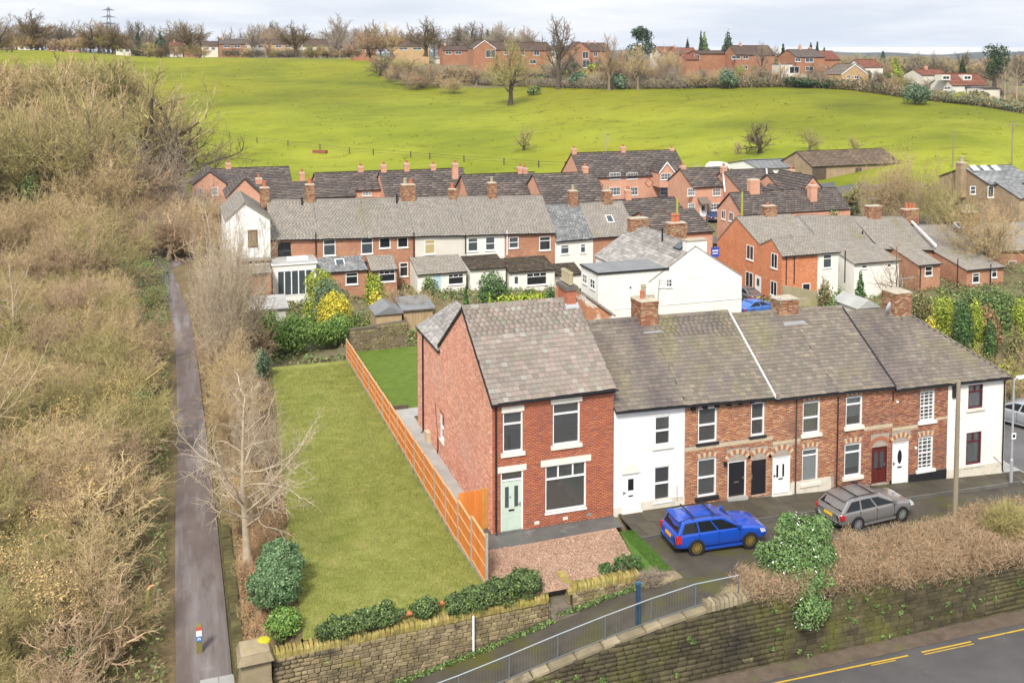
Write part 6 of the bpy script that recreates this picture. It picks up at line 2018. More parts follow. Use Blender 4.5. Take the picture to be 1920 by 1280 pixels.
# --- houses behind
def fwin(parent,R,Y0,style='transom',fm=None,pane=None,sill=True,name='window',sm=None,axis='y',x=0.0):
 """window set on a wall plane y = Y0 (axis 'y') or on a wall plane x (axis 'x', R then runs along y)"""
 fm=fm or UPVC
 x0,x1,z0,z1=R
 W_,H_=x1-x0,z1-z0
 t=min(.075,W_*.14)
 b,p,s=MB(),MB(),MB()
 if axis=='y':
  bx=lambda m,a0,a1,c0,c1,q0,q1:m.box(a0,a1,Y0-c1,Y0-c0,q0,q1)
 else:
  bx=lambda m,a0,a1,c0,c1,q0,q1:m.box(x-c1,x-c0,a0,a1,q0,q1)
 bx(b,x0,x0+t,-.05,.035,z0,z1);bx(b,x1-t,x1,-.05,.035,z0,z1)
 bx(b,x0+t,x1-t,-.05,.035,z0,z0+t);bx(b,x0+t,x1-t,-.05,.035,z1-t,z1)
 if style=='transom':bx(b,x0+t,x1-t,-.04,.031,z0+H_*.66,z0+H_*.66+.07)
 elif style=='sash':bx(b,x0+t,x1-t,-.04,.031,z0+H_*.48,z0+H_*.48+.07)
 elif style=='two':bx(b,(x0+x1)/2-.035,(x0+x1)/2+.035,-.04,.031,z0+t,z1-t)
 elif style=='grid':
  for i in(1,2):bx(b,x0+W_*i/3-.03,x0+W_*i/3+.03,-.04,.031,z0+t,z1-t)
  bx(b,x0+t,x1-t,-.035,.027,z0+H_*.5-.025,z0+H_*.5+.025)
  for i in(.5,1.5,2.5):bx(b,x0+W_*i/3-.015,x0+W_*i/3+.015,-.035,.023,z0+t,z1-t)
 elif style=='four':
  bx(b,(x0+x1)/2-.04,(x0+x1)/2+.04,-.04,.031,z0+t,z1-t);bx(b,x0+t,x1-t,-.035,.027,z0+H_*.5-.03,z0+H_*.5+.03)
 elif style=='wide':
  for i in(1,2):bx(b,x0+W_*i/3-.03,x0+W_*i/3+.03,-.04,.031,z0+H_*.66,z1-t)
  bx(b,x0+t,x1-t,-.035,.027,z0+H_*.66,z0+H_*.66+.06)
 elif style=='bifold':
  for i in range(1,5):bx(b,x0+W_*i/5-.05,x0+W_*i/5+.05,-.04,.031,z0+t,z1-t)
 w=b.emit(name,fm,parent)
 bx(p,x0+t*.5,x1-t*.5,-.02,.012,z0+t*.5,z1-t*.5)
 p.emit('pane',pane or DGLASS,w)
 if sill:
  bx(s,x0-.06,x1+.06,-.02,.09,z0-.09,z0-.003)
  s.emit('sill',sm or fm,w)
 return w
def fdoor(parent,R,Y0,m,fm=None,axis='y',x=0.0,glassy=True):
 x0,x1,z0,z1=R
 b,d,g=MB(),MB(),MB()
 bx=(lambda m_,a0,a1,c0,c1,q0,q1:m_.box(a0,a1,Y0-c1,Y0-c0,q0,q1))if axis=='y' else(lambda m_,a0,a1,c0,c1,q0,q1:m_.box(x-c1,x-c0,a0,a1,q0,q1))
 bx(b,x0,x0+.06,-.03,.03,z0,z1);bx(b,x1-.06,x1,-.03,.03,z0,z1);bx(b,x0+.06,x1-.06,-.03,.03,z1-.06,z1)
 f=b.emit('door_frame',fm or UPVC,parent)
 bx(d,x0+.06,x1-.06,-.03,.016,z0,z1-.06)
 do=d.emit('door',m,parent)
 if glassy:
  w_=x1-x0
  bx(g,x0+w_*.28,x1-w_*.28,.0,.022,z0+(z1-z0)*.48,z0+(z1-z0)*.86)
  g.emit('door_glass',DGLASS_B,do)
def R_(u0,u1,v0,v1,Y0):
 uc,vc=(u0+u1)/2,(v0+v1)/2
 return(float(YP(u0,vc,Y0)[0]),float(YP(u1,vc,Y0)[0]),float(YP(uc,v1,Y0)[2]),float(YP(uc,v0,Y0)[2]))
def RX_(u0,u1,v0,v1,x):
 uc,vc=(u0+u1)/2,(v0+v1)/2
 a,c=float(XP(u0,vc,x)[1]),float(XP(u1,vc,x)[1])
 return(min(a,c),max(a,c),float(XP(uc,v1,x)[2]),float(XP(uc,v0,x)[2]))
def leanto(h,x0,x1,ya,yb,za,zb_,base,wm,rm,gauge=.28,width=.35,under=None,seed=1,name='extension_wall',slate='slate'):
 """single-storey extension: roof falls from za at the house wall (ya) to zb_ at the front (yb)"""
 b=MB()
 b.quad((x0,yb,base),(x1,yb,base),(x1,yb,zb_),(x0,yb,zb_))
 for x in(x0,x1):
  b.poly([(x,yb,base),(x,ya,base),(x,ya,za-.05),(x,yb,zb_)])
 b.emit(name,wm,h)
 roof_slope(h,(x0-.08,yb-.16,zb_-.02),(x1+.08,yb-.16,zb_-.02),(x0-.08,ya,za),(x1+.08,ya,za),gauge,width,rm,0,seed,under=under or BLACKP,slabname='extension_roof',name=slate)
 g=MB();g.box(x0-.1,x1+.1,yb-.24,yb-.15,zb_-.10,zb_-.02);g.emit('gutter',IRON,h)
def flat_roof(h,x0,x1,y0,y1,zt,base,wm,rm,name='extension_wall',e=.12,edge=IRON):
 b=MB();b.box(x0,x1,y0,y1,base,zt-.08);b.emit(name,wm,h)
 b=MB();b.box(x0-e,x1+e,y0-e,y1+e,zt-.15,zt);b.emit('flat_roof_edge',edge,h)
 b=MB();b.box(x0-e+.05,x1+e-.05,y0-e+.05,y1+e-.05,zt+.002,zt+.02);b.emit('flat_roof',rm,h)
def rowhouse(name,label,x0,x1,Y0,yr,zb,eL,eR,rL,rR,wm,rm,gauge=.25,width=.33,seed=1,wins=(),doors=(),group=None,nsl='slate',gables=(1,1),under=None,over=(.0,.0),sillm=None,frm=None,rear=True,ridge=True,cat='house'):
 h=thing(name,label,cat,((x0+x1)/2,Y0,zb),0,group)
 yb=2*yr-Y0
 b=MB()
 b.poly([(x0,Y0,zb-1),(x1,Y0,zb-1),(x1,Y0,eR),(x0,Y0,eL)])
 b.poly([(x1,yb,zb-1),(x0,yb,zb-1),(x0,yb,eL),(x1,yb,eR)])
 b.poly([(x0,Y0,zb-1),(x0,Y0,eL),(x0,yr,rL-.06),(x0,yb,eL),(x0,yb,zb-1)])
 b.poly([(x1,Y0,zb-1),(x1,Y0,eR),(x1,yr,rR-.06),(x1,yb,eR),(x1,yb,zb-1)])
 b.emit('wall',wm,h)
 xa,xb=x0-over[0],x1+over[1]
 roof_slope(h,(xa,Y0-.2,eL-.02),(xb,Y0-.2,eR-.02),(xa,yr,rL),(xb,yr,rR),gauge,width,rm,0,seed,under=under or BLACKP,name=nsl)
 if rear:
  roof_slope(h,(xb,yb+.2,eR-.02),(xa,yb+.2,eL-.02),(xb,yr,rR),(xa,yr,rL),gauge*1.6,width*1.6,rm,0,seed+1,under=under or BLACKP,name=nsl)
 if ridge:
  b=MB();b.prism([(xa,yr-.14,rL-.05),(xa,yr,rL+.06),(xa,yr+.14,rL-.05)],(xb-xa,0,rR-rL));b.emit('ridge',rm,h)
 g=MB();g.hexa([(xa,Y0-.28,eL-.12),(xb,Y0-.28,eR-.12),(xb,Y0-.2,eR-.12),(xa,Y0-.2,eL-.12),(xa,Y0-.3,eL-.03),(xb,Y0-.3,eR-.03),(xb,Y0-.2,eR-.03),(xa,Y0-.2,eL-.03)]);g.emit('gutter',IRON,h)
 for wv in wins:
  fwin(h,R_(*wv[:4],Y0),Y0,wv[4]if len(wv)>4 else 'transom',fm=wv[5]if len(wv)>5 else frm,pane=wv[6]if len(wv)>6 else None,sm=sillm)
 for dv in doors:
  fdoor(h,R_(*dv[:4],Y0),Y0,dv[4])
 return h
# ---------------- rear row of old cottages
BY,BE,BR=55.5,52.3,59.4
bx_=lambda u,v=445:float(YP(u,v,BY)[0])
ez=lambda u,v:float(YP(u,v,BY)[2])
rz_=lambda u,v:float(YP(u,v,BR)[2])
zB=-2.15
def back(name,label,uL,uR,vL,vR,rL,rR,wm,rm,seed,wins,**k):
 x0,x1=bx_(uL),bx_(uR)
 return rowhouse(name,label,x0,x1,BY,BR,zB-.02*(x0+5),ez(uL,vL),ez(uR,vR),rL,rR,wm,rm,seed=seed,wins=wins,group='rear row of old cottages',**k)
RZ=lambda x:interp(x,(bx_(507),bx_(1040)),(rz_(520,374),rz_(1020,366)))
xs5=[bx_(u)for u in(507,598,690,778,874,946,1041)]
B1=back('brick_cottage','brick rear cottage with flat-roofed extension and white bifold doors',507,598,449,447,RZ(xs5[0]),RZ(xs5[1]),FB_OLD,SLATE_B,101,[(521,545,455,478,'two',BLACKP)])
B2=back('brick_cottage','brick rear cottage with slate lean-to and rooflight behind the golden conifers',598,690,447,445,RZ(xs5[1]),RZ(xs5[2]),FB_OLD,SLATE_B,103,[(606,629,449,479,'transom',UPVC,DGLASS_B)])
B3=back('brick_cottage','brick rear cottage with four small windows and narrow lean-to beside a dark passage',690,778,445,442,RZ(xs5[2]),RZ(xs5[3]),FB_OLD,SLATE_B,105,[(677,699,447,476,'transom',UPVC,DGLASS_B),(711,732,446,465,'none'),(745,765,445,464,'none')])
B4=back('rendered_cottage','cream rendered rear cottage with slate lean-to and pale blue back door',778,874,442,440,RZ(xs5[3]),RZ(xs5[4]),GREYR,SLATE_B,107,[(796,816,449,476,'transom',UPVC,plain('drawn_yellow_blind',(.42,.33,.16),.6))])
B5=back('rendered_cottage','white rendered rear cottage with two upper windows and mossy tiled lean-to',874,946,440,438,RZ(xs5[4]),RZ(xs5[5]),CREAMR,SLATE_B,109,[(877,896,446,471,'transom',UPVC,DGLASS_B),(910,928,444,469,'sash',UPVC,DGLASS_B)])
B6=back('brick_cottage','brick rear cottage with white ground floor, white door and wide kitchen window',946,1041,438,436,RZ(xs5[5]),RZ(xs5[6]),FB_OLD,SLATE_B,111,[(954,972,444,465,'sash',UPVC,DGLASS_B),(1011,1032,443,469,'transom')])
x7,x7b,x7c=bx_(1041),bx_(1112),bx_(1195)
B7=rowhouse('rendered_cottage','low cream rear cottage under blue-grey slates with one rooflight',x7,x7b,BY,BR,zB-.5,ez(1041,452),ez(1112,446),rz_(1031,383),rz_(1100,381),CREAMR,SLATE_BL,seed=113,wins=[(1051,1067,459,476,'transom',UPVC,DGLASS_B),(1088,1098,457,474,'transom',UPVC,DGLASS_B)],group='rear row of old cottages')
B8=rowhouse('rendered_cottage','end rear cottage under mossy grey slates half hidden behind the white building',x7b,x7c,BY,BR,zB-.7,ez(1112,445),ez(1195,440),rz_(1100,381),rz_(1190,376),FB_OLD,SLATE_B,seed=115,group='rear row of old cottages')
L_=lambda u,v=510:float(YP(u,v,BE)[0])
Lz=lambda u,v:float(YP(u,v,BE)[2])
def fz(u,v,y):return float(YP(u,v,y)[2])
def fx_(u,v,y):return float(YP(u,v,y)[0])
flat_roof(B1,L_(511),L_(593),BE,BY-.02,Lz(550,497)+.2,zB-1,CREAMR,CONC,edge=UPVC)
fwin(B1,R_(520,586,506,553,BE),BE,'bifold',pane=DGLASS_B,sill=False)
b=MB();q0=fx_(538,482,BE+1.4);b.box(q0,q0+1.9,BE+1.0,BE+2.0,Lz(550,497)+.22,Lz(550,497)+.42);b.emit('rooflight',UPVC,B1)
leanto(B2,L_(597),L_(688),BY,BE,fz(640,481,BY),Lz(640,508),zB-1,FB_OLD,SLATE_BL,seed=121)
fwin(B2,R_(648,671,511,533,BE),BE,'transom')
def rooflight(h,c,n_,w_=.75,l_=1.0,m=UPVC,pane=DGLASS_B):
 """a roof window lying on a slope that faces -y: c world point, n_ slope angle"""
 off=WPOS[h.name]
 b=MB();b.box(-w_/2,w_/2,-l_/2,l_/2,0,.09)
 o=b.emit('rooflight',m,h,world=False);o.location=tuple(np.array(c,float)-off);o.rotation_euler=(n_,0,0)
 g=MB();g.box(-w_/2+.09,w_/2-.09,-l_/2+.09,l_/2-.09,.092,.1)
 g.emit('pane',pane,o,world=False)
rooflight(B2,(fx_(637,490,BE+1.7),BE+1.7,(fz(640,481,BY)+Lz(640,508))/2+.08),rad(30),.9,.9)
leanto(B3,L_(700),L_(748),BY,BE+.9,fz(725,478,BY),fz(725,505,BE+.9),zB-1,FB_OLD,SLATE_B,seed=123)
fwin(B3,R_(710,741,507,528,BE+.9),BE+.9,'wide')
fwin(B3,R_(749,765,492,518,BY),BY,'transom')
b=MB();b.box(bx_(683),bx_(697),BY-.04,BY,zB-.5,fz(690,490,BY));b.emit('passage_shade',BLACKP,B3)  # flat black panel painted in for the shade of the open passage
leanto(B4,L_(783),L_(874),BY,BE,fz(830,478,BY),Lz(830,511),zB-1,CREAMR,SLATE_B,seed=125)
fwin(B4,R_(840,869,513,533,BE),BE,'wide');fdoor(B4,R_(811,828,515,542,BE),BE,plain('pale_blue_door',(.45,.60,.66),.5),glassy=False)
leanto(B5,L_(882),L_(948),BY,BE,fz(910,477,BY),Lz(915,502),zB-1,CREAMR,TILE_D,.30,.30,seed=127,slate='tile')
leanto(B6,L_(955),L_(1040),BY,BE,fz(995,480,BY),Lz(998,507),zB-1.2,CREAMR,TILE_D,.30,.30,seed=129,slate='tile')
fwin(B6,R_(987,1025,511,534,BE),BE,'wide');fdoor(B6,R_(961,975,514,548,BE),BE,DOOR_W)
leanto(B7,fx_(1042,505,BE+1),fx_(1090,505,BE+1),BY,BE+1.0,fz(1065,492,BY),fz(1065,513,BE+1),zB-1.2,CREAMR,TILE_D,.30,.30,seed=131,slate='tile')
rooflight(B7,(fx_(1143,413,BY+1.9),BY+1.9,fz(1143,413,BY+1.9)+.12),rad(36),.8,1.1)
WG0,WG1=fx_(424,450,54.2),fx_(507,450,54.2)
B0=thing('whitewashed_cottage','whitewashed flaking gable-fronted cottage with boarded window at the row end','house',((WG0+WG1)/2,54.2,zB))
FLAKE=mat('flaking_whitewash',[(.3,(.70,.69,.66)),(.7,(.80,.80,.78))],1,.9,.3,12,over=[((.33,.26,.21),1.1,.57,.66,.6,(1.6,1,.5))])
ze0,ze1,zp_=fz(424,412,54.2),fz(507,410,54.2),fz(458,380,54.2)
xm=fx_(458,380,54.2)
b=MB();b.poly([(WG0,54.2,zB-1),(WG1,54.2,zB-1),(WG1,54.2,ze1),(xm,54.2,zp_),(WG0,54.2,ze0)])
b.quad((WG0,54.2,zB-1),(WG0,63,zB-1),(WG0,63,ze0),(WG0,54.2,ze0));b.quad((WG1,54.2,zB-1),(WG1,63,zB-1),(WG1,63,ze1),(WG1,54.2,ze1));b.poly([(WG0,63,zB-1),(WG1,63,zB-1),(WG1,63,ze1),(xm,63,zp_),(WG0,63,ze0)])
b.emit('wall',FLAKE,B0)
roof_slope(B0,(WG0-.15,63,ze0-.05),(WG0-.15,54.05,ze0-.05),(xm,63,zp_+.06),(xm,54.05,zp_+.06),.3,.4,SLATE_B,0,140)
roof_slope(B0,(WG1+.15,54.05,ze1-.05),(WG1+.15,63,ze1-.05),(xm,54.05,zp_+.06),(xm,63,zp_+.06),.3,.4,SLATE_B,0,141)
fwin(B0,R_(465,483,431,464,54.2),54.2,'none',fm=BARK_D if False else MATS['dark_bark'],pane=plain('weathered_boarding',(.23,.17,.10),.9),sill=False)
flat_roof(B0,fx_(455,500,52.8),fx_(506,500,52.8),52.8,54.15,fz(480,489,52.8),zB-1,GREYR,SLATE_B)
leanto(B0,fx_(450,500,51.5),fx_(507,500,51.5),52.75,50.6,fz(480,497,52.8),fz(480,512,50.6),zB-1,FB_OLD,SLATE_B,seed=143)
def rch(h,u,v0,v1,sx,sy,pots,m=BRICK_CH,seed=1,y=None):
 y=y or BR
 chimney(h,(fx_(u,v0,y),y,0),sx,sy,fz(u,v1,y)-.3,fz(u,v0,y),m,pots,seed=seed)
rch(B1,496,352,382,.85,.8,[(0,0,POT_R,.6,.2)],seed=11)
rch(B2,581,346,377,.85,.8,[(0,0,POT_R,.6,.2)],seed=12)
rch(B3,765,346,380,1.4,.9,[(-.3,0,POT_B,.6,.2),(.3,0,POT_R,.5,.2)],seed=13)
rch(B4,848,355,380,.75,.7,[(0,0,POT_R,.6,.2)],seed=14)
rch(B5,922,343,378,.85,.7,[(0,0,POT_B,.6,.18)],seed=15,m=farbrick('purple_stack_brick',(.20,.10,.09),(.28,.16,.13))if False else BRICK_CH)
rch(B7,1074,358,392,.9,.8,[(0,0,POT_B,.6,.18)],seed=16)
rch(B8,1138,358,387,.95,.8,[(0,0,POT_B,.5,.18)],seed=17)
for h,u,v0,v1 in((B2,592,436,478),(B3,776,435,535),(B4,873,438,475)):
 b=MB();x=fx_(u,v0,BY-.15);b.tube([(x,BY-.12,fz(u,v0,BY)),(x,BY-.12,fz(u,v1,BY))],.06,6);b.emit('soil_pipe',IRON,h)
b=MB();x=fx_(951,432,BY-.12);b.tube([(x,BY-.12,fz(951,432,BY)),(x,BY-.12,fz(951,478,BY))],.07,6);b.emit('soil_pipe',UPVC,B6)
for h,u,v in((B1,566,372),(B3,744,365)):
 b=MB();p=YP(u,v,BR-.6);b.lathe((p[0],p[1],p[2]-.6),[(.09,-.4),(.09,.7)],7);b.emit('vent_pipe',IRON,h)
# ---------------- white public house
PY=37.0
xr_,zr_=fx_(1391,518,PY),fz(1391,518,PY)
xp_,zpk=fx_(1304,463,PY),fz(1304,463,PY)
xl_=2*xp_-xr_+.3
zPb=ter(26,36)-.3
zle=zpk-(xp_-xl_)*(zpk-zr_)/(xr_-xp_)
yF=float(XP(1194,423,xp_)[1])
PB=thing('white_building','large white rendered building with wide gable, slate roof and flat-roofed wing','building',(xp_,PY,zPb))
b=MB();b.poly([(xl_,PY,zPb-1),(xr_,PY,zPb-1),(xr_,PY,zr_),(xp_,PY,zpk),(xl_,PY,zle)])
b.poly([(xr_,yF,zPb-1),(xl_,yF,zPb-1),(xl_,yF,zle),(xp_,yF,zpk),(xr_,yF,zr_)])
b.quad((xr_,PY,zPb-1),(xr_,yF,zPb-1),(xr_,yF,zr_),(xr_,PY,zr_));b.quad((xl_,yF,zPb-1),(xl_,PY,zPb-1),(xl_,PY,zle),(xl_,yF,zle))
b.emit('wall',PUBW,PB)
roof_slope(PB,(xl_-.15,yF+.1,zle-.02),(xl_-.15,PY-.03,zle-.02),(xp_,yF+.1,zpk+.1),(xp_,PY-.03,zpk+.1),.33,.42,SLATE_P,300,151)
roof_slope(PB,(xr_+.15,PY-.03,zr_-.02),(xr_+.15,yF+.1,zr_-.02),(xp_,PY-.03,zpk+.1),(xp_,yF+.1,zpk+.1),.33,.42,SLATE_P,0,152)
ex0=fx_(1122,505,PY-.01)
zfl=fz(1180,507,PY)
flat_roof(PB,ex0,xl_+max(.3,(zfl-zle)/(zpk-zle)*(xp_-xl_)-.1),PY-.015,float(XP(1090,492,ex0)[1]),zfl,zPb-1,PUBW,FLATR)
for u0,u1,v0,v1 in((1093,1101,514,531),(1107,1116,523,541)):
 fwin(PB,RX_(u0,u1,v0,v1,ex0),0,'four',axis='x',x=ex0)
for u0,u1 in((1234,1245),(1248,1260)):
 fwin(PB,R_(u0,u1,523,538,PY),PY,'four')
b=MB();b.lathe((fx_(1182,539,PY),PY,fz(1182,539,PY)),[(.09,-.03),(.09,0)],10,axis='y');b.emit('vent',BLACKP,PB)
b=MB();b.box(ex0,xr_+.02,PY-.045,PY-.017,fz(1250,571,PY)-.04,fz(1250,571,PY)+.03);b.emit('render_band',PUBW,PB)
b=MB();cx0,cx1=fx_(1288,480,PY),fx_(1325,480,PY);ct=fz(1305,452,PY);b.box(cx0,cx1,PY-.02,PY+.8,zle,ct);b.emit('chimney',PUBW,PB)
b=MB();b.box(cx0-.06,cx1+.06,PY-.08,PY+.86,ct+.002,ct+.12);b.emit('chimney_cap',CEMENT,PB)
chimney(PB,(xp_-.1,yF-.5,0),1.9,.9,zpk-.6,fz(1197,407,yF),BRICK_CH,[],seed=21)
chimney(PB,(xp_+.9,PY+(yF-PY)*.45,0),1.7,1.0,zpk-.9,zpk+1.25,BRICK_CH,[(-.3,0,POT_R,.75,.26),(.1,0,POT_R,.75,.26)],seed=22)
b=MB();b.lathe((xp_-.7,PY+(yF-PY)*.42,zpk-.4),[(.08,0),(.08,1.1),(.12,1.12),(.12,1.25)],8);b.emit('vent_pipe',IRON,PB)
rlx=(xl_+xp_)/2+1.6
b=MB();b.box(-.45,.45,-.6,.6,0,.1);o=b.emit('rooflight',IRON,PB,world=False);o.location=tuple(np.array((rlx,PY+1.7,zle+(zpk-zle)*(rlx-xl_)/(xp_-xl_)+.13))-WPOS[PB.name]);o.rotation_euler=(0,-math.atan2(zpk-zle,xp_-xl_),0)
g=MB();g.box(-.36,.36,-.5,.5,.102,.11);g.emit('pane',DGLASS_B,o,world=False)
b=MB();p=YP(1237,530,PY-.3);b.tube([(p[0]-.4,PY-.25,p[2]-4.2),(p[0],PY-.25,p[2]+.3)],.025,5);b.tube([(p[0]-.1,PY-.25,p[2]+.2),(p[0]+1.3,PY-.25,p[2]-.1)],.02,4);b.emit('aerial',plain_steel(),PB)
ob=thing('brick_outbuilding','small whitewash-streaked brick outbuilding with slate roof behind the end house','outbuilding',(9.2,14.5,-.3))
oy=13.0
ox0,ox1=fx_(1098,570,oy),fx_(1147,590,oy)
zo0,zo1=fz(1098,553,oy),fz(1147,588,oy)
b=MB();b.poly([(ox0,oy,-.5),(ox1,oy,-.5),(ox1,oy,zo1),(ox0,oy,zo0)]);b.quad((ox1,oy,-.5),(ox1,oy+5,-.5),(ox1,oy+5,zo1),(ox1,oy,zo1));b.quad((ox0,oy,-.5),(ox0,oy+5,-.5),(ox0,oy+5,zo0),(ox0,oy,zo0));b.quad((ox0,oy+5,-.5),(ox1,oy+5,-.5),(ox1,oy+5,zo1),(ox0,oy+5,zo0))
b.emit('wall',farbrick('patchy_white_brick',(.40,.17,.09),(.50,.25,.14),over=[((.70,.66,.60),1.3,.50,.58,.8)]),ob)
roof_slope(ob,(ox1+.2,oy-.15,zo1-.1),(ox1+.2,oy+5,zo1-.1),(ox0,oy-.15,zo0+.05),(ox0,oy+5,zo0+.05),.3,.4,SLATE_B,0,160)
# ---------------- right-hand rows
zRb=-3.6
q=G(1465,555,zRb)
GX,GY=float(q[0]),float(q[1])
ym_,yp2,yp1,yf_=(float(XP(u,v,GX)[1])for u,v in((1426,458),(1448,447.5),(1381,407),(1345,450)))
zz=lambda u,v:float(XP(u,v,GX)[2])
zE,zP2,zV,zP1,zFa=zz(1465,479),zz(1448,447.5),zz(1426,458),zz(1381,407),zz(1345,450)
gx=lambda u,v=485:fx_(u,v,GY)
ww1=gx(1533)
RH=thing('red_brick_house','bright orange-red brick double-gabled end house with white windows','house',(GX,GY,zRb))
b=MB();b.poly([(GX,GY,zRb-1),(GX,GY,zE),(GX,yp2,zP2),(GX,ym_,zV),(GX,yp1,zP1),(GX,yf_,zFa),(GX,yf_,zRb-1)])
b.quad((GX,GY,zRb-1),(ww1,GY,zRb-1),(ww1,GY,zE),(GX,GY,zE));b.quad((ww1,GY,zRb-1),(ww1,ym_,zRb-1),(ww1,ym_,zE),(ww1,GY,zE))
mx1=gx(1533)+2.6
b.quad((mx1,yf_,zRb-1),(GX,yf_,zRb-1),(GX,yf_,zFa),(mx1,yf_,zFa));b.quad((ww1,ym_,zRb-1),(mx1,ym_,zRb-1),(mx1,ym_,zV),(ww1,ym_,zV))
b.emit('wall',FB_RED,RH)
roof_slope(RH,(GX-.08,ym_,zV),(mx1,ym_,zV),(GX-.08,yp1,zP1+.05),(mx1,yp1,zP1+.05),.26,.34,SLATE_B,0,170)
roof_slope(RH,(mx1,yf_,zFa),(GX-.08,yf_,zFa),(mx1,yp1,zP1+.05),(GX-.08,yp1,zP1+.05),.4,.5,SLATE_B,0,171)
roof_slope(RH,(GX-.08,GY-.2,zE-.03),(ww1,GY-.2,zE-.03),(GX-.08,yp2,zP2+.04),(ww1,yp2,zP2+.04),.26,.34,SLATE_B,0,172)
roof_slope(RH,(ww1,ym_+.1,zV),(GX-.08,ym_+.1,zV),(ww1,yp2,zP2+.04),(GX-.08,yp2,zP2+.04),.26,.34,SLATE_B,0,173)
for u0,u1,v0,v1,s in((1400,1413,460,487,'two'),(1446,1458,475,503,'two'),(1398,1412,510,540,'two'),(1445,1457,527,554,'two')):
 fwin(RH,RX_(u0,u1,v0,v1,GX),0,s,axis='x',x=GX)
fdoor(RH,RX_(1416,1427,517,553,GX),0,DOOR_W,axis='x',x=GX)
fwin(RH,R_(1504,1519,531,546,GY),GY,'none')
for u in(1474,1489):
 b=MB();b.tube([(gx(u),GY-.07,zE-.1),(gx(u),GY-.07,zRb+1.2)],.05,6);b.emit('downpipe',IRON,RH)
g=MB();g.box(GX-.1,ww1,GY-.3,GY-.2,zE-.13,zE-.03);g.emit('gutter',IRON,RH)
def rchx(h,u,v0,v1,y,sx,sy,pots,m=BRICK_CH,seed=1):
 chimney(h,(fx_(u,v0,y),y,0),sx,sy,fz(u,v1,y)-.5,fz(u,v0,y),m,pots,seed=seed)
rchx(RH,1442,386,408,yp1,1.5,.8,[(-.2,0,POT_R,.3,.16)],seed=31)
def rrow(name,label,uL,uR,eL,eR,vrL,vrR,wm,rm,seed,wins,y0=None,**k):
 x0,x1=fx_(uL,eL,y0 or ym_),fx_(uR,eR,y0 or ym_)
 Y0=y0 or ym_
 return rowhouse(name,label,x0,x1,Y0,yp1,zRb-.02*(x0-40),fz(uL,eL,Y0),fz(uR,eR,Y0),fz(vrL[0],vrL[1],yp1),fz(vrR[0],vrR[1],yp1),wm,rm,seed=seed,wins=wins,group='rear rows beyond the side street',**k)
R2=rrow('rendered_house','white rendered house with long mossy slate roof sweeping down over a rear wing',1545,1648,462,470,(1515,402),(1622,404),CREAMR,SLATE_B,181,[])
R3=rrow('brick_house','dark brick house with white verge board and tall white rear window',1648,1748,466,468,(1622,404),(1700,406),FB_OLD,SLATE_B,183,[])
R4=rrow('brick_house','brown brick house under a lichened slate roof with one rooflight',1748,1862,472,474,(1722,420),(1832,420),FB_OLD,SLATE_B,185,[])
R5=rrow('brick_house','far brick house with a purple-streaked mossy slate roof',1862,2010,470,466,(1832,418),(1960,415),FB_OLD,SLATE_B,187,[(1890,1905,489,517,'transom',UPVC,DGLASS_B)])
def wing(h,uL,uR,vL,vR,y0,y1,ztop,base,wm,rm,seed,wins=(),nv=None):
 x0,x1=fx_(uL,vL,y0),fx_(uR,vR,y0)
 za=fz(uL,vL,y0)
 b=MB();b.quad((x0,y0,base),(x1,y0,base),(x1,y0,za),(x0,y0,za))
 for x in(x0,x1):b.poly([(x,y0,base),(x,y1,base),(x,y1,ztop-.05),(x,y0,za)])
 b.emit('wing_wall',wm,h)
 roof_slope(h,(x0-.1,y0-.2,za-.04),(x1+.1,y0-.2,za-.04),(x0-.1,y1,ztop),(x1+.1,y1,ztop),.26,.34,rm,0,seed,slabname='wing_roof')
 g=MB();g.box(x0-.12,x1+.12,y0-.29,y0-.2,za-.13,za-.04);g.emit('gutter',IRON,h)
 for wv in wins:fwin(h,R_(*wv[:4],y0),y0,wv[4],pane=DGLASS_B if len(wv)>5 else None)
wing(R2,1533,1572,474,472,GY+.3,ym_+1.5,fz(1550,446,yp2),zRb-1,CREAMR,SLATE_B,190,[(1543,1559,477,502,'transom',1)])
wing(R2,1602,1686,493,489,GY-.8,ym_+.4,fz(1620,452,ym_),zRb-1,CREAMR,SLATE_B,191,[(1615,1626,497,503,'none'),(1663,1671,494,501,'none')])
wing(R3,1722,1763,496,492,GY-.4,ym_+.4,fz(1735,455,ym_),zRb-1,FB_OLD,SLATE_B,192,[(1734,1748,499,517,'sash'),])
fwin(R3,R_(1762,1779,482,511,ym_-.02),ym_-.02,'sash');fwin(R3,R_(1762,1778,528,549,ym_-.02),ym_-.02,'transom')
wing(R4,1813,1882,505,500,GY-1.2,ym_+.4,fz(1845,460,ym_),zRb-1.5,FB_OLD,SLATE_B,193,[(1823,1836,512,530,'transom'),(1859,1869,505,520,'transom')])
for h,u,v0,v1 in((R2,1585,470,530),(R4,1796,486,552),(R4,1858,495,540),(R3,1726,500,540)):
 b=MB();x=fx_(u,v0,GY-1.3);b.tube([(x,GY-1.3,fz(u,v0,GY-1.3)),(x,GY-1.3,fz(u,v1,GY-1.3))],.06,6);b.emit('soil_pipe',IRON,h)
b=MB();A_,B_=np.array((fx_(1707,414,yp1-.2),yp1-.2,fz(1707,414,yp1-.2)+.1)),np.array((fx_(1755,462,ym_-.2),ym_-.2,fz(1755,462,ym_-.2)+.12))
b.hexa([A_+(-.1,0,-.15),A_+(.1,0,-.15),B_+(.1,0,-.15),B_+(-.1,0,-.15),A_+(-.1,0,.06),A_+(.1,0,.06),B_+(.1,0,.06),B_+(-.1,0,.06)]);b.emit('verge_trim',UPVC,R3)
rchx(R2,1637,386,410,yp1,1.7,.9,[],seed=33)
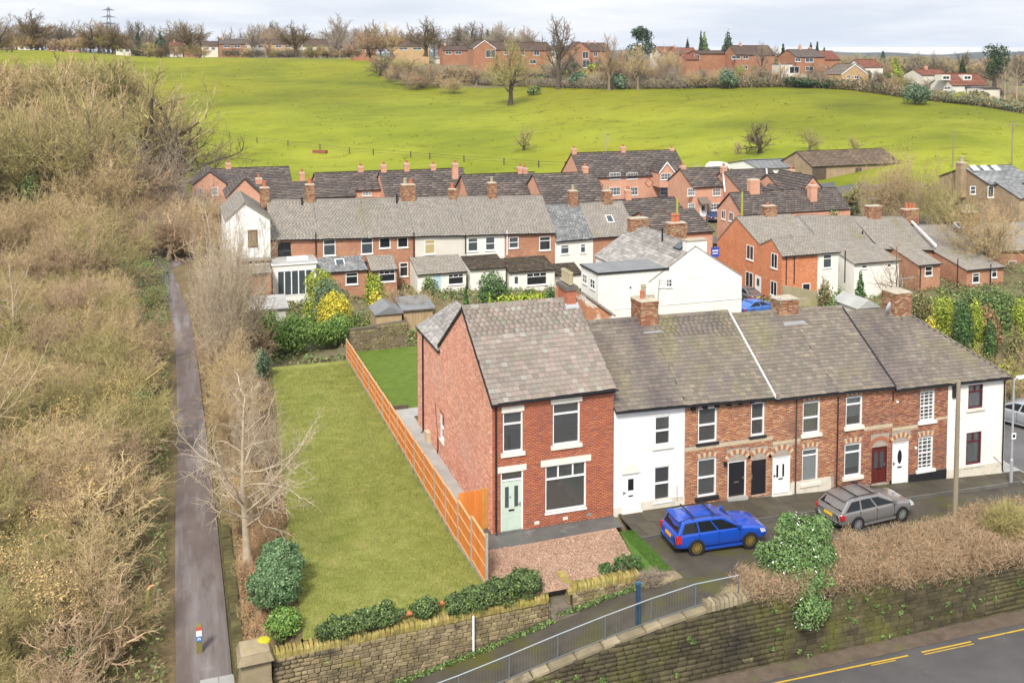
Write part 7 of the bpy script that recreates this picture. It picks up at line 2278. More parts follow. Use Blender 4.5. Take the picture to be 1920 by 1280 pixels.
rchx(R3,1706,392,412,yp1,1.9,.9,[(-.5,0,POT_R,.7,.2),(0,0,POT_R,.6,.2),(.5,0,POT_R,.55,.2)],seed=34)
rchx(R4,1818,397,420,yp1,1.9,.9,[(-.5,0,POT_B,.8,.18),(-.15,0,POT_B,.8,.18),(.4,0,POT_B,.6,.18)],seed=35)
rooflight(R4,(fx_(1798,424,yp1-1.6),yp1-1.6,fz(1798,424,yp1-1.6)+.1),rad(32),.9,1.0)
for h,u,v in((R2,1630,382),(RH,1446,382)):
 aerial(h,YP(u,v+12,yp1),1.4,(1,.2),2.2,7)
b=MB();p=YP(1617,445,ym_+2.2);b.lathe((p[0],p[1],p[2]-.3),[(.09,0),(.09,1.0)],7);b.emit('vent_pipe',IRON,R2)
gw3=thing('mossy_yard_wall','mossy rendered yard wall between the red brick house and the gardens','wall',(GX+3,GY-3,zRb))
b=MB();a0,a1=G(1466,560,zRb),G(1530,568,zRb);b.hexa([(a0[0],a0[1]-.2,zRb-.5),(a1[0],a1[1]-.2,zRb-.5),(a1[0],a1[1],zRb-.5),(a0[0],a0[1],zRb-.5),(a0[0],a0[1]-.2,zRb+1.4),(a1[0],a1[1]-.2,zRb+1.2),(a1[0],a1[1],zRb+1.2),(a0[0],a0[1],zRb+1.4)])
b.emit('wall',mat('mossy_render',[(.3,(.25,.22,.13)),(.7,(.36,.31,.20))],.8,.95,over=[((.22,.22,.05),.9,.5,.7,.6)]),gw3)
# --- the newer estate with brown tiled roofs
def est(label,uL,uR,vr,ve,d,zb=-4.0,hw=4.0,wins=(),doors=(),chims=(),wm=None,rm=None,seed=1,gauge=.46,width=1.1,name='estate_house',slope=0.0,group='estate houses with brown tiled roofs',wst='grid',depth=None,nsl='tile'):
 """house whose front faces the camera side; ridge at forward distance d, ridge line at vr, eaves at ve in the photograph"""
 a,c=D(uL,vr,d),D(uR,vr,d)
 yr=float((a[1]+c[1])/2)
 x0,x1=fx_(uL,vr,yr),fx_(uR,vr,yr)
 zr=fz((uL+uR)/2,vr,yr)
 Y0=yr-hw
 ze=fz((uL+uR)/2,ve,Y0)
 h=rowhouse(name,label,x0,x1,Y0,yr,zb,ze,ze,zr,zr,wm or FB_EST,rm or TILE_B,gauge,width,seed,group=group,nsl=nsl,rear=True,over=(.15,.15))
 for wv in wins:fwin(h,R_(*wv[:4],Y0),Y0,wv[4]if len(wv)>4 else wst,pane=DGLASS_B)
 for dv in doors:fdoor(h,R_(*dv[:4],Y0),Y0,dv[4])
 for u,v0,v1 in chims:
  b=MB();cx,cz0,cz1=fx_(u,v0,yr),fz(u,v1,yr),fz(u,v0,yr)
  o=WPOS[h.name]
  chimney(h,(cx,yr,0),.75,.7,cz0-.4,cz1-.3,FB_EST,[(0,0,POT_R,.45,.2)],brick=False)
 return h
def gable_front(h,uL,uR,vp,ve,Y0,back,wm,rm,base,wins=(),seed=1,barge=None,gauge=.46,nsl='tile'):
 """gabled wing facing the camera"""
 x0,x1=fx_(uL,ve,Y0),fx_(uR,ve,Y0)
 xm_,zp,ze=(x0+x1)/2,fz((uL+uR)/2,vp,Y0),fz((uL+uR)/2,ve,Y0)
 b=MB();b.poly([(x0,Y0,base),(x1,Y0,base),(x1,Y0,ze),(xm_,Y0,zp),(x0,Y0,ze)])
 for x in(x0,x1):b.quad((x,Y0,base),(x,Y0+back,base),(x,Y0+back,ze),(x,Y0,ze))
 b.emit('gable_wall',wm,h)
 roof_slope(h,(x0-.15,Y0+back,ze-.1),(x0-.15,Y0-.12,ze-.1),(xm_,Y0+back,zp+.06),(xm_,Y0-.12,zp+.06),gauge,.42,rm,0,seed,slabname='gable_roof',under=BLACKP,name=nsl)
 roof_slope(h,(x1+.15,Y0-.12,ze-.1),(x1+.15,Y0+back,ze-.1),(xm_,Y0-.12,zp+.06),(xm_,Y0+back,zp+.06),gauge,.42,rm,0,seed+1,slabname='gable_roof',under=BLACKP,name=nsl)
 if barge:
  b=MB()
  for xa,xb in((x0-.2,xm_),(x1+.2,xm_)):
   b.hexa([(xa,Y0-.18,ze-.32),(xb,Y0-.18,zp-.18),(xb,Y0-.13,zp-.18),(xa,Y0-.13,ze-.32),(xa,Y0-.18,ze-.05),(xb,Y0-.18,zp+.1),(xb,Y0-.13,zp+.1),(xa,Y0-.13,ze-.05)])
  b.emit('barge_board',barge,h)
 for wv in wins:fwin(h,R_(*wv[:4],Y0),Y0,wv[4]if len(wv)>4 else 'grid',pane=DGLASS_B)
E_1=est('leftmost estate house with a projecting brick gable and two white windows',395,540,314,344,150,chims=[(428,303,318),(566,320,338)],seed=201)
gable_front(E_1,362,424,322,345,float(D(400,345,140)[1]),9,FB_EST,TILE_B,-5,[(371,378,352,365,'two'),(397,409,351,366,'grid')],203)
E_2=est('estate house with one chimney and a white window below its eaves',590,712,322,357,146,wins=[(680,696,359,367)],chims=[(676,309,324)],seed=205)
E_3=est('wide estate house roof with three chimneys and exposed pink brick gable edge',712,866,318,392,146,hw=6.5,chims=[(719,306,324),(762,303,318),(812,306,318)],seed=207)
E_4=est('long dark estate roof beside a doubled chimney stack',866,1000,325,392,142,hw=6,chims=[(853,303,330),(975,310,328),(983,312,330)],seed=209)
E_5=est('estate roof with a right chimney lying in front of the three-chimney house',1000,1112,324,392,140,hw=6,chims=[(1097,309,328)],seed=211)
E_6=est('big brick estate house with three chimneys and white dormer gable',1072,1265,284,331,172,hw=4.5,wins=[(1143,1163,324,336),(1175,1195,324,336),(1143,1163,351,366),(1175,1196,351,366),(1238,1258,351,366)],chims=[(1076,276,288),(1168,273,290),(1259,276,290)],seed=213,zb=-4.6)
gy6=float(D(1248,331,172)[1])-5.0
gable_front(E_6,1237,1263,304,322,gy6,4,FB_EST,TILE_B,-1.2,[(1239,1258,325,337)],215,UPVC)
for u,v in((1123,348),(1217,343)):
 b=MB();cx,cz=fx_(u,v,gy6+.45),fz(u,v,gy6+.45);s_=.75
 for k in range(4):
  a=[(0,1),(1,0),(0,-1),(-1,0)];(p0,p1),(q0,q1)=a[k],a[(k+1)%4]
  b.tube([(cx+p0*s_,gy6+.44,cz+p1*s_),(cx+q0*s_,gy6+.44,cz+q1*s_)],.07,4)
 b.emit('brick_diamond',plain('dark_header_brick',(.16,.09,.08),.85),E_6)
E_7=est('brick estate house with a white front door under a small porch',1276,1362,314,350,152,hw=4,wins=[(1289,1303,353,367),(1336,1351,353,367),(1290,1303,381,393),(1331,1350,381,394)],doors=[(1312,1325,382,406,DOOR_W)],chims=[(1280,308,316)],seed=217)
py7=float(D(1318,350,152)[1])-4.3
b=MB();x0,x1=fx_(1309,375,py7),fx_(1328,375,py7);zt,zl=fz(1318,370,py7),fz(1318,381,py7)
b.hexa([(x0,py7-1,zl),(x1,py7-1,zl),(x1,py7+.3,zt-.1),(x0,py7+.3,zt-.1),(x0,py7-1,zl+.1),(x1,py7-1,zl+.1),(x1,py7+.3,zt),(x0,py7+.3,zt)]);b.emit('porch_roof',TILE_B,E_7)
E_8=est('estate roof behind the shared side-gabled house with white verge strips',1357,1442,317,362,150,hw=5.5,chims=[(1357,309,320),(1437,318,332)],seed=219)
for u in(1355,1437):
 b=MB();p=D(u,318,150);q=D(u+4,360,144);b.hexa([p+(-.1,0,0),p+(.1,0,0),q+(.1,0,0),q+(-.1,0,0),p+(-.1,0,.18),p+(.1,0,.18),q+(.1,0,.18),q+(-.1,0,.18)]);b.emit('verge_trim',UPVC,E_8)
E_9=est('estate house with a plain brick gable facing forward and one arched window',1440,1500,325,362,146,chims=[(1484,315,328)],seed=221)
gable_front(E_9,1493,1553,331,368,float(D(1523,350,138)[1]),8,FB_EST,TILE_B,-5,[(1503,1518,359,376,'grid')],223)
sgx=float(D(1360,400,122)[0])
SG=thing('estate_house','estate house with steep brick side gable and long brown roof above the red house','house',(sgx,float(D(1360,400,122)[1]),-4.2),0,'estate houses with brown tiled roofs')
ya,yp_,yb_=float(XP(1393,398,sgx)[1]),float(XP(1369,362,sgx)[1]),float(XP(1346,372,sgx)[1])
za_,zp_2,zb_2=float(XP(1393,402,sgx)[2]),float(XP(1369,362,sgx)[2]),float(XP(1346,378,sgx)[2])
x2=sgx+15
b=MB();b.poly([(sgx,ya,-5),(sgx,ya,za_),(sgx,yp_,zp_2),(sgx,2*yp_-ya,za_),(sgx,2*yp_-ya,-5)]);b.quad((sgx,ya,-5),(x2,ya,-5),(x2,ya,za_),(sgx,ya,za_));b.poly([(x2,ya,-5),(x2,ya,za_),(x2,yp_,zp_2),(x2,2*yp_-ya,za_),(x2,2*yp_-ya,-5)])
b.emit('wall',FB_EST,SG)
roof_slope(SG,(sgx-.15,ya-.2,za_-.05),(x2,ya-.2,za_-.05),(sgx-.15,yp_,zp_2+.05),(x2,yp_,zp_2+.05),.36,.42,TILE_B,0,225,under=BLACKP,name='tile')
roof_slope(SG,(x2,2*yp_-ya,za_-.05),(sgx-.15,2*yp_-ya,za_-.05),(x2,yp_,zp_2+.05),(sgx-.15,yp_,zp_2+.05),.5,.5,TILE_B,0,226,under=BLACKP,name='tile')
for u0,u1,v0,v1 in((1353,1360,394,411),(1367,1375,398,415)):fwin(SG,RX_(u0,u1,v0,v1,sgx),0,'two',axis='x',x=sgx)
chimney(SG,(sgx+3.2,yp_,0),1.3,.8,zp_2-.5,zp_2+1.5,FB_EST,[],brick=False)
chimney(SG,(sgx+10.5,yp_-1.5,0),.9,.8,zp_2-1.6,zp_2+.7,FB_EST,[(0,0,POT_R,.3,.2)],brick=False)
E_10=est('low estate house with brown roof and white window behind the white building',1200,1300,394,438,118,hw=4.6,wins=[(1272,1288,423,438)],seed=227,zb=-4.2)
E_11=est('estate roof with a single buff chimney pot behind the cottage row',1150,1262,372,408,130,hw=4,chims=[(1177,352,378)],seed=229)
E_12=est('dark estate roof peeping over the left end of the cottage row',438,655,341,372,124,hw=4.5,chims=[(485,330,345)],seed=231)
gable_front(E_12,425,492,335,368,float(D(458,345,117)[1]),7,FB_EST,TILE_B,-5,[],233)
def plainwall(name,label,u0,v0,u1,v1,d0,d1,h,m,cat='wall',th=.2,base=None):
 a,c=D(u0,v0,d0),D(u1,v1,d1)
 za,zc_=ter(a[0],a[1]),ter(c[0],c[1])
 o=thing(name,label,cat,(a[0],a[1],za))
 b=MB();b.hexa([(a[0],a[1],za-.4),(c[0],c[1],zc_-.4),(c[0],c[1]+th,zc_-.4),(a[0],a[1]+th,za-.4),(a[0],a[1],za+h),(c[0],c[1],zc_+h),(c[0],c[1]+th,zc_+h),(a[0],a[1]+th,za+h)])
 b.emit('wall',m,o);return o
plainwall('estate_fence','pale timber fence beside the estate gable and tangled trees',1545,400,1605,412,135,128,1.7,ORANGE,'fence')
# --- barn, farmhouse, sheds
BARN=est('long old sandstone barn with sagging stone roof and dark boarded doors',1494,1655,281,310,176,zb=0.6,hw=4.5,wm=FB_SAND,rm=plain('stone_slate_roof',(.145,.105,.075),.9,rv=.25),seed=241,name='stone_barn',group=None,nsl='slate')
yb0=float(D(1575,281,176)[1])-4.5
for u0,u1,v0,v1,m_ in((1523,1549,311,336,'dark_bark'),(1604,1615,315,330,'dark_bark')):
 R=R_(u0,u1,v0,v1,yb0);b=MB();b.box(R[0],R[1],yb0-.06,yb0-.004,R[2],R[3])
 for i in range(6):b.box(R[0]+(R[1]-R[0])*i/6,R[0]+(R[1]-R[0])*(i+.8)/6,yb0-.1,yb0-.06,R[2],R[3])
 b.emit('barn_door',MATS[m_],BARN)
FH=est('stone farmhouse with three rooflights and tall end chimney near the field',1808,1895,311,346,134,zb=-1.6,hw=4.5,wm=FB_SAND,rm=SLATE_BL,seed=243,name='stone_farmhouse',group=None,nsl='slate',wins=[(1819,1829,349,364,'sash'),(1852,1863,349,370,'none')])
yf0=float(D(1850,311,134)[1])
for u in(1827,1847,1867):rooflight(FH,(fx_(u,317,yf0-1.2),yf0-1.2,fz(u,317,yf0-1.2)+.1),rad(36),.9,1.0,pane=plain('pale_sky_glass',(.5,.54,.58),.2)if 'pale_sky_glass' not in MATS else MATS['pale_sky_glass'])
chimney(FH,(fx_(1803,312,yf0),yf0,0),1.0,1.0,2,fz(1803,305,yf0),FB_SAND,[(0,0,POT_B,.8,.3)],brick=False)
leanto(FH,fx_(1866,340,yf0-4.5),fx_(1906,340,yf0-4.5),yf0-4.5,yf0-8.5,fz(1886,340,yf0-4.5),fz(1892,373,yf0-8.5),-3,FB_SAND,SLATE_BL,seed=245)
FH2=est('dark slate roofed house at the frame edge beside the farmhouse',1890,1990,330,372,138,zb=-1.6,wm=FB_OLD,rm=SLATE_B,seed=247,name='farm_cottage',group=None)
SHD=est('long low farm shed with grey sheet roof and white gable',1395,1468,299,316,178,zb=.4,hw=5,wm=UPVC,rm=FLATR,seed=249,name='farm_shed',group=None,gauge=1.2,width=1.0,nsl='roof_sheet')
c=D(1345,318,176)
cv=thing('white_tank','rounded white touring caravan on straw-coloured ground behind the estate','caravan',(c[0],c[1],ter(c[0],c[1])),rad(10))
b=MB();ring=[(-1.9,.4),(1.9,.4),(1.95,1.4),(1.6,2.4),(1.0,2.75),(-.9,2.75),(-1.7,2.3),(-2.0,1.3)];b.prism([(x,-1.1,z)for x,z in ring],(0,2.2,0));b.emit('body',UPVC,cv,world=False)
b=MB();b.box(-1.0,.9,-1.13,-1.09,1.4,2.1);b.emit('window',DGLASS,cv,world=False)
for xx in(-.1,):
 b=MB();b.lathe((xx,-1.02,.35),[(.35,-.1),(.35,.1)],12,axis='y');b.emit('wheel',TYRE,cv,world=False)
cv.name='caravan'
# --- houses along the hilltop
HR=plain('brown_hill_roof',(.15,.10,.075),.85,rv=.15)
HR2=plain('red_hill_roof',(.28,.11,.07),.85,rv=.15)
HW=plain('cream_hill_wall',(.66,.62,.54),.85)
def hill(label,uL,uR,vr,ve,d,wm=None,rm=None,wins=(),chims=(),hw=4,seed=1,name='hill_house'):
 m_=D((uL+uR)/2,ve,d)
 h=est(label,uL,uR,vr,ve,d,zb=ter(m_[0],m_[1])-.5,hw=hw,wm=wm or FB_HILL,rm=rm or HR,wins=[(*w_,'two')for w_ in wins],chims=chims,seed=seed,name=name,group='houses along the hilltop',gauge=.6,width=.8)
 return h,float(m_[1])
h,y_=hill('brick hilltop house with a white-windowed front gable left of the bare ash',920,972,78,94,388,wins=[(945,953,97,103)],seed=301)
gable_front(h,888,929,76,91,y_-7,8,FB_HILL,HR,12,[(911,929,94,108,'two')],302,UPVC,gauge=.7)
hill('long brick hilltop house with brown roof and several white windows',962,1026,80,95,392,wins=[(975,984,97,104),(1001,1011,96,104),(993,1005,112,120),(967,980,111,122)],seed=303)
h,y_=hill('brick hilltop house with a tall white two-storey window right of the bare ash',1084,1135,81,96,378,wins=[(1113,1120,98,106),(1115,1122,114,123)],chims=[(1103,77,84),(1115,78,84)],seed=305)
gable_front(h,1067,1107,79,95,y_-7,7,FB_HILL,HR,11,[(1092,1103,97,110,'two'),(1092,1106,113,127,'two')],306,gauge=.7)
hill('white walled hilltop house between two bare trees',1020,1072,86,94,410,HW,seed=307,wins=[(1030,1040,98,106)])
hill('pale hilltop bungalow with reddish roof among the brown scrub',1228,1262,88,100,372,HW,HR2,seed=309,wins=[(1236,1244,102,108)])
hill('red roofed brick hilltop house right of the pale bungalow',1258,1300,90,103,365,None,HR2,wins=[(1266,1273,105,111)],chims=[(1265,86,94)],seed=311)
hill('orange roofed hilltop bungalow below the dark conifers',1276,1300,102,112,330,None,HR2,seed=312)
hill('brick hilltop house half hidden by the tall spruce',1300,1352,95,101,335,wins=[(1302,1312,103,111)],seed=313)
hill('brick hilltop house with two rows of white windows right of the tall spruce',1368,1440,86,103,332,wins=[(1393,1403,105,111),(1392,1402,123,130),(1372,1388,105,111)],chims=[(1388,80,90)],seed=315)
h,y_=hill('large brick hilltop house with hipped grey roof and modern glazed extension',1476,1528,93,107,305,rm=TILE_G,wins=[(1491,1501,109,116),(1510,1525,109,117),(1510,1525,125,133)],chims=[(1500,85,96)],seed=317,hw=5)
flat_roof(h,fx_(1462,130,y_-8),fx_(1486,130,y_-8),y_-8,y_-4,fz(1474,120,y_-8),9,GREYR,FLATR);fwin(h,R_(1480,1498,125,138,y_-8),y_-8.1,'two')
b=MB();p=YP(1475,143,y_-9);b.box(p[0],p[0]+6,y_-10,y_-8.2,p[2]-1,p[2]+.5);b.emit('terrace_wall',UPVC,h)
hill('reddish roofed brick wing behind the large hipped-roof house',1520,1560,96,112,312,None,HR2,chims=[(1518,88,98)],seed=319)
h,y_=hill('sandy brick bungalow with broad gable and white verge boards',1566,1612,121,138,292,wm=farbrick('sandy_brick',(.40,.26,.13),(.5,.34,.18)),rm=plain('pale_tile',(.26,.21,.165),.85,rv=.15),seed=321)
gable_front(h,1578,1626,121,139,y_-7,8,MATS['sandy_brick'],MATS['pale_tile'],8,[(1588,1594,141,147,'two'),(1602,1610,142,148,'two')],322,UPVC,gauge=.7)
hill('red roofed house behind the sandy bungalow',1602,1640,112,126,315,HW,HR2,seed=323)
h,y_=hill('red tiled chalet bungalow with two box dormers and white walls',1766,1832,138,160,262,HW,HR2,wins=[(1770,1782,163,168),(1808,1822,162,168)],seed=325)
for u0,u1 in((1766,1782),(1806,1822)):
 b=MB();R=R_(u0,u1,141,151,y_-2.5);b.box(R[0],R[1],y_-2.5,y_,R[2],R[3]);b.emit('dormer',HW,h);fwin(h,(R[0]+.3,R[1]-.3,R[2]+.25,R[3]-.25),y_-2.5,'two')
hill('white bungalow roof and chimney behind the golden hilltop shrubs',1712,1760,130,141,300,HW,HR2,chims=[(1736,123,134)],seed=327)
hill('small white garage beside the chalet bungalow',1830,1858,163,166,255,HW,TILE_G,seed=329,hw=3,name='garage')
for i,(uL,uR,vr,ve,wm,rm,lab)in enumerate([(34,58,73,79,HW,HR2,'pale bungalow between the first two spreading trees'),(90,118,75,81,FB_HILL,HR2,'low red roofed house beneath the left spreading oak'),(122,150,74,82,FB_HILL,HR2,'orange roofed house left of the pylon'),(218,246,77,84,HW,HR,'pale bungalow right of the pylon'),(318,342,71,80,GREYR,HR2,'brick house with white windows left of the round oak'),(345,372,71,79,FB_HILL,HR,'brick house behind the round oak trunk'),(378,408,70,80,HW,HR,'brick house with white bay right of the round oak'),(410,458,66,76,FB_HILL,TILE_G,'grey roofed brick house with pale gable'),(462,500,66,76,GREYR,HR,'brown roofed house with chimney behind the thin bare tree'),(508,552,66,76,MATS['sandy_brick'],HR,'long brown roofed house behind the wide bare oak'),(566,612,66,80,HW,HR,'white gabled house behind the field hedge'),(660,702,70,84,FB_HILL,HR,'brown roofed house behind the brown thicket'),(735,800,66,80,MATS['sandy_brick'],HR,'dark roofed house below the large round oak'),(826,872,78,88,FB_HILL,HR,'brown roofed house with a small dormer left of the brick gable')]):
 hill(lab,uL,uR,vr+8,ve+7,440 if uR<640 else 412,wm,rm,wins=[(uL+(uR-uL)*.2,uL+(uR-uL)*.45,ve+9,ve+14),(uL+(uR-uL)*.6,uL+(uR-uL)*.85,ve+9,ve+14)],seed=340+i,chims=[(uL+8,vr+3,vr+10)]if i%3==1 else())
for lab,u,v,w_,hh in(('green shed roof at the top of the field beside the thicket',828,120,4.5,2.4),('long timber garden shed with green roof below the brick houses',1037,140,7,2.6),('small greenhouse at the field hedge',1255,142,4,2.2)):
 g=GT(u,v);o=thing('garden_shed',lab,'shed',(g[0],g[1],g[2]-.2))
 b=MB();b.box(-w_/2,w_/2,0,3,0,hh);b.emit('wall',PALEW if 'timber' in lab else GREYR,o,world=False)
 b=MB();b.prism([(-w_/2-.3,-.3,hh),(-w_/2-.3,1.5,hh+1.0),(-w_/2-.3,3.3,hh)],(w_+.6,0,0));b.emit('roof',plain('green_felt',(.14,.17,.09),.9)if 'green roof' in lab else FLATR,o,world=False)
q=D(205,92,760);PYL=thing('pylon','lattice steel electricity pylon far off between the trees','pylon',(q[0],q[1],ter(q[0],q[1])-2))
b=MB();zt=float(D(205,13,760)[2])-float(PYL.location[2]);k=9
lv=[(zt*i/k,4.2*(1-i/k)**1.3+.5)for i in range(k+1)]
for i in range(k):
 (z0,r0),(z1,r1)=lv[i],lv[i+1];c4=[(-1,-1),(1,-1),(1,1),(-1,1)]
 for j in range(4):
  (ax,ay),(bx2,by2)=c4[j],c4[(j+1)%4]
  b.tube([(ax*r0,ay*r0,z0),(ax*r1,ay*r1,z1)],.2,4);b.tube([(ax*r0,ay*r0,z0),(bx2*r1,by2*r1,z1)],.12,3);b.tube([(bx2*r0,by2*r0,z0),(ax*r1,ay*r1,z1)],.12,3)
b.emit('lattice',plain('pylon_grey',(.22,.24,.27),.7),PYL,world=False)
b=MB()
for f_,w_ in((.72,7),(.83,6),(.94,5)):b.hexa([(-w_,-.2,zt*f_),(w_,-.2,zt*f_),(w_,.2,zt*f_),(-w_,.2,zt*f_),(-.6,-.2,zt*f_+1.6),(.6,-.2,zt*f_+1.6),(.6,.2,zt*f_+1.6),(-.6,.2,zt*f_+1.6)])
b.emit('cross_arm',MATS['pylon_grey'],PYL,world=False)
MOSSP=plain('mossy_pole',(.34,.34,.07),.95)
for lab,u,v0,v1,d,m_ in(('yellow-green mossy telegraph pole behind the white building',1269,372,470,108,MOSSP),('short mossy telegraph pole in front of the estate gable',1391,360,412,118,MOSSP),('thin telegraph pole at the foot of the field',1786,245,330,168,None),('telegraph pole with crossbar at the right of the field',1897,226,300,172,None)):
 p,t_=D(u,v1,d),D(u,v0,d)
 po_=pole(lab,(p[0],p[1],p[2]-1),float(t_[2]-p[2])+1,.14 if d<150 else .11,m_,steps=False)
 if 'crossbar' in lab:
  b=MB();b.box(-1,1,-.06,.06,float(t_[2]-p[2])+.2,float(t_[2]-p[2])+.35);b.emit('crossbar',wood_p,po_,world=False)
ff=thing('field_fence','post and wire fence running down across the pasture','fence',tuple(GT(700,288)))
pts=[GT(u,v)for u,v in((372,247),(400,252),(430,258),(482,268),(540,274),(600,281),(655,288),(700,291),(770,296),(806,299),(870,304),(945,309),(1010,314),(1060,316))]
for p in pts:
 b=MB();b.box(p[0]-.1,p[0]+.1,p[1]-.1,p[1]+.1,p[2]-.3,p[2]+1.35);b.emit('fence_post',MATS['dark_bark'],ff)
for p,q in zip(pts,pts[1:]):
 b=MB()
 for hh in(.6,1.15):b.tube([p+(0,0,hh),q+(0,0,hh)],.035,3)
 b.emit('fence_wire',MATS['dark_bark'],ff)
g=GT(600,287);tr=thing('water_trough','rusty red water trough lying in the pasture','trough',tuple(g),rad(-35))
b=MB();b.box(-1.6,1.6,-.5,-.42,0,.6);b.box(-1.6,1.6,.42,.5,0,.6);b.box(-1.6,-1.5,-.42,.42,0,.6);b.box(1.5,1.6,-.42,.42,0,.6);b.box(-1.5,1.5,-.42,.42,.02,.15);b.emit('trough',plain('rusty_iron',(.26,.09,.06),.8),tr,world=False)
for lab,u0,u1,vt,vb,d,wm,rm,gab in(('small timber shed with pale felt gable roof behind the stone wall',706,757,590,625,78,mat('tan_boards',[(.3,(.36,.26,.15)),(.7,(.48,.36,.22))],2,.9,.2,20),FLATR,1),('larger flat-topped timber shed beside the small gabled shed',757,816,582,625,80,MATS['tan_boards']if 'tan_boards' in MATS else PALEW,FLATR,0),('grey felt roofed shed behind the terrace ridge',1607,1655,578,600,72,GREYR,CONC,1),('long pale grey shed roof beside the path-side cottage',436,540,585,612,78,GREYR,CONC,0)):
 p,q,t_=D(u0,vb,d),D(u1,vb,d),D(u0,vt,d)
 w_=float(q[0]-p[0]);zg=ter(p[0],p[1]);hh=float(t_[2])-zg
 o=thing('garden_shed',lab,'shed',(p[0],p[1],zg-.2));hh+=.2
 b=MB();k=10
 for i in range(k):b.box(w_*i/k+.01,w_*(i+1)/k-.01,-.02,.0,0,hh)
 b.box(0,w_,0,2.6,0,hh);b.emit('wall',wm,o,world=False)
 b=MB()
 if gab:b.prism([(-.15,-.2,hh),(w_/2,-.2,hh+.6),(w_+.15,-.2,hh)],(0,3.0,0))
 else:b.hexa([(-.2,-.25,hh),(w_+.2,-.25,hh),(w_+.2,2.9,hh+.35),(-.2,2.9,hh+.35),(-.2,-.25,hh+.1),(w_+.2,-.25,hh+.1),(w_+.2,2.9,hh+.45),(-.2,2.9,hh+.45)])
 b.emit('roof',rm,o,world=False)
sw3=thing('old_stone_wall','old mossy stone wall closing the back of the lawn','wall',(.5,28.9,-.3))
a,c=np.array((-1.35,28.95,0)),np.array((2.75,29.2,0));uu=nrm(c-a);nn=np.array((uu[1],-uu[0],0))
b=MB();b.hexa([a+(0,.03,-.5),c+(0,.03,-.5),c+(0,.5,-.5),a+(0,.5,-.5),a+(0,.03,1.55),c+(0,.03,1.75),c+(0,.5,1.75),a+(0,.5,1.55)]);b.emit('wall_core',WCORE,sw3)
st=courses(0,4.1,-.1,1.7,.13,.22,.22,.5,.015,rs_,b1f=lambda q:1.5+.05*q)
set_stones(sw3,st,(a+nn*-.03,uu,np.array((0,0,1.)),nn),mat('mossy_back_wall',[(.3,(.15,.12,.075)),(.7,(.26,.21,.13))],1.5,.95,.4,14,rv=.22,over=[((.17,.17,.035),.9,.5,.7,.7)]),STONES,limit=150,depth=.09)
gwr=plainwall('garden_retaining_wall','low rendered garden wall below the clipped conifers',1782,650,1925,668,68,62,.75,mat('grey_stone_garden_wall',[(.3,(.22,.18,.12)),(.7,(.32,.27,.19))],1.5,.95,.3,14))
for i,(u,v)in enumerate(((1846,634),(1857,633),(1814,628))):
 g=D(u,v,68);o=thing('plant_pot',('round blue glazed plant pot on the conifer garden wall','second blue glazed pot, nearest the lime conifer','white and red garden ornament beside the blue pots')[i],'pot',(g[0],g[1],ter(g[0],g[1])+.4))
 b=MB();b.lathe((0,0,0),[(.16,0),(.28,.15),(.30,.3),(.22,.42),(.24,.46),(.18,.46),(.15,.3)],12);b.emit('pot',plain('blue_glaze',(.03,.05,.38),.2)if i==0 else MATS['blue_glaze']if i==1 else UPVC,o,world=False)
sb=D(1340,490,100);o=thing('sale_board','small blue and white sign board beside the red brick gable','sign',(sb[0],sb[1],ter(sb[0],sb[1])))
hb_=float(D(1340,463,100)[2])-ter(sb[0],sb[1])
b=MB();b.box(-.05,.05,-.05,.05,0,hb_);b.emit('post',UPVC,o,world=False)
b=MB();b.box(-.45,.45,-.09,-.052,hb_-1.0,hb_);b.emit('board',plain('sign_board_blue',(.05,.07,.35),.5),o,world=False)
b=MB();b.box(-.34,.34,-.10,-.092,hb_-.42,hb_-.30);b.box(-.30,.30,-.10,-.092,hb_-.68,hb_-.58);b.emit('pale_lettering_band',UPVC,o,world=False)
for u,v,d,rz_2,lab,col in((1333,411,148,80,'dark blue car parked beside the porch of the estate house',(.03,.06,.16)),(1318,441,126,15,'dark grey car in the estate yard behind the red gable',(.06,.065,.07))):
 p=D(u,v,d);car(lab,(p[0],p[1],ter(p[0],p[1])+.05),rad(rz_2),paint('estate_car_paint',col),ALLOY,P_SAL,bars=False)
o=thing('sleeper_edge','dark timber sleeper edging the back lawn behind the brick house','edging',(-.7,16.65,0))
b=MB();b.box(-1.36,-.02,16.56,16.76,-.2,.2);b.emit('sleeper',MATS['dark_bark'],o)
# --- trees and shrubs
PR={}
PR['oakf']=[tree_proto(5,OAKF,12,.5,frac=.3),tree_proto(6,OAKF,12,.5,frac=.3)];PR['ashf']=[tree_proto(15,ASHF,14,.42)]
PR['oak']=[tree_proto(1,OAK,12,.42,frac=.3),tree_proto(2,OAK,12,.42,frac=.3),tree_proto(3,OAK,12,.42,frac=.3)]
PR['ash']=[tree_proto(11,ASH,14,.36),tree_proto(12,ASH,14,.36)]
PR['birch']=[tree_proto(21,BIRCH,14,.22,frac=.9,bark=BARK_P,twig=TW_PALE)]
PR['haw']=[tree_proto(31,HAW,5,.22,frac=.35),tree_proto(32,HAW,5,.22,frac=.35)]
SH1=dict(levels=3,seg=[4,3,3,2],wob=[.10,.18,.2,.2],trop=[.04,.08,.06,.02],n=[8,6,5],lo=[.2,.15,.1],ang=[(25,60),(25,60),(25,60)],rl=[.55,.55,.5],rr=.5,rmin=.011,taper=.4)
SH1['n']=[8,7,6]
PR['shrub']=[clump_proto(41+i,SH1,10,5,.038,.5,.55,TW_TAN,BARK_P)for i in range(3)]
SH2=dict(SH1,levels=2,n=[12,7],wob=[.06,.15,.2],rl=[.4,.45])
PR['stems']=[clump_proto(51,SH2,11,6,.05,.9,.35,TW_PALE,BARK_P)]
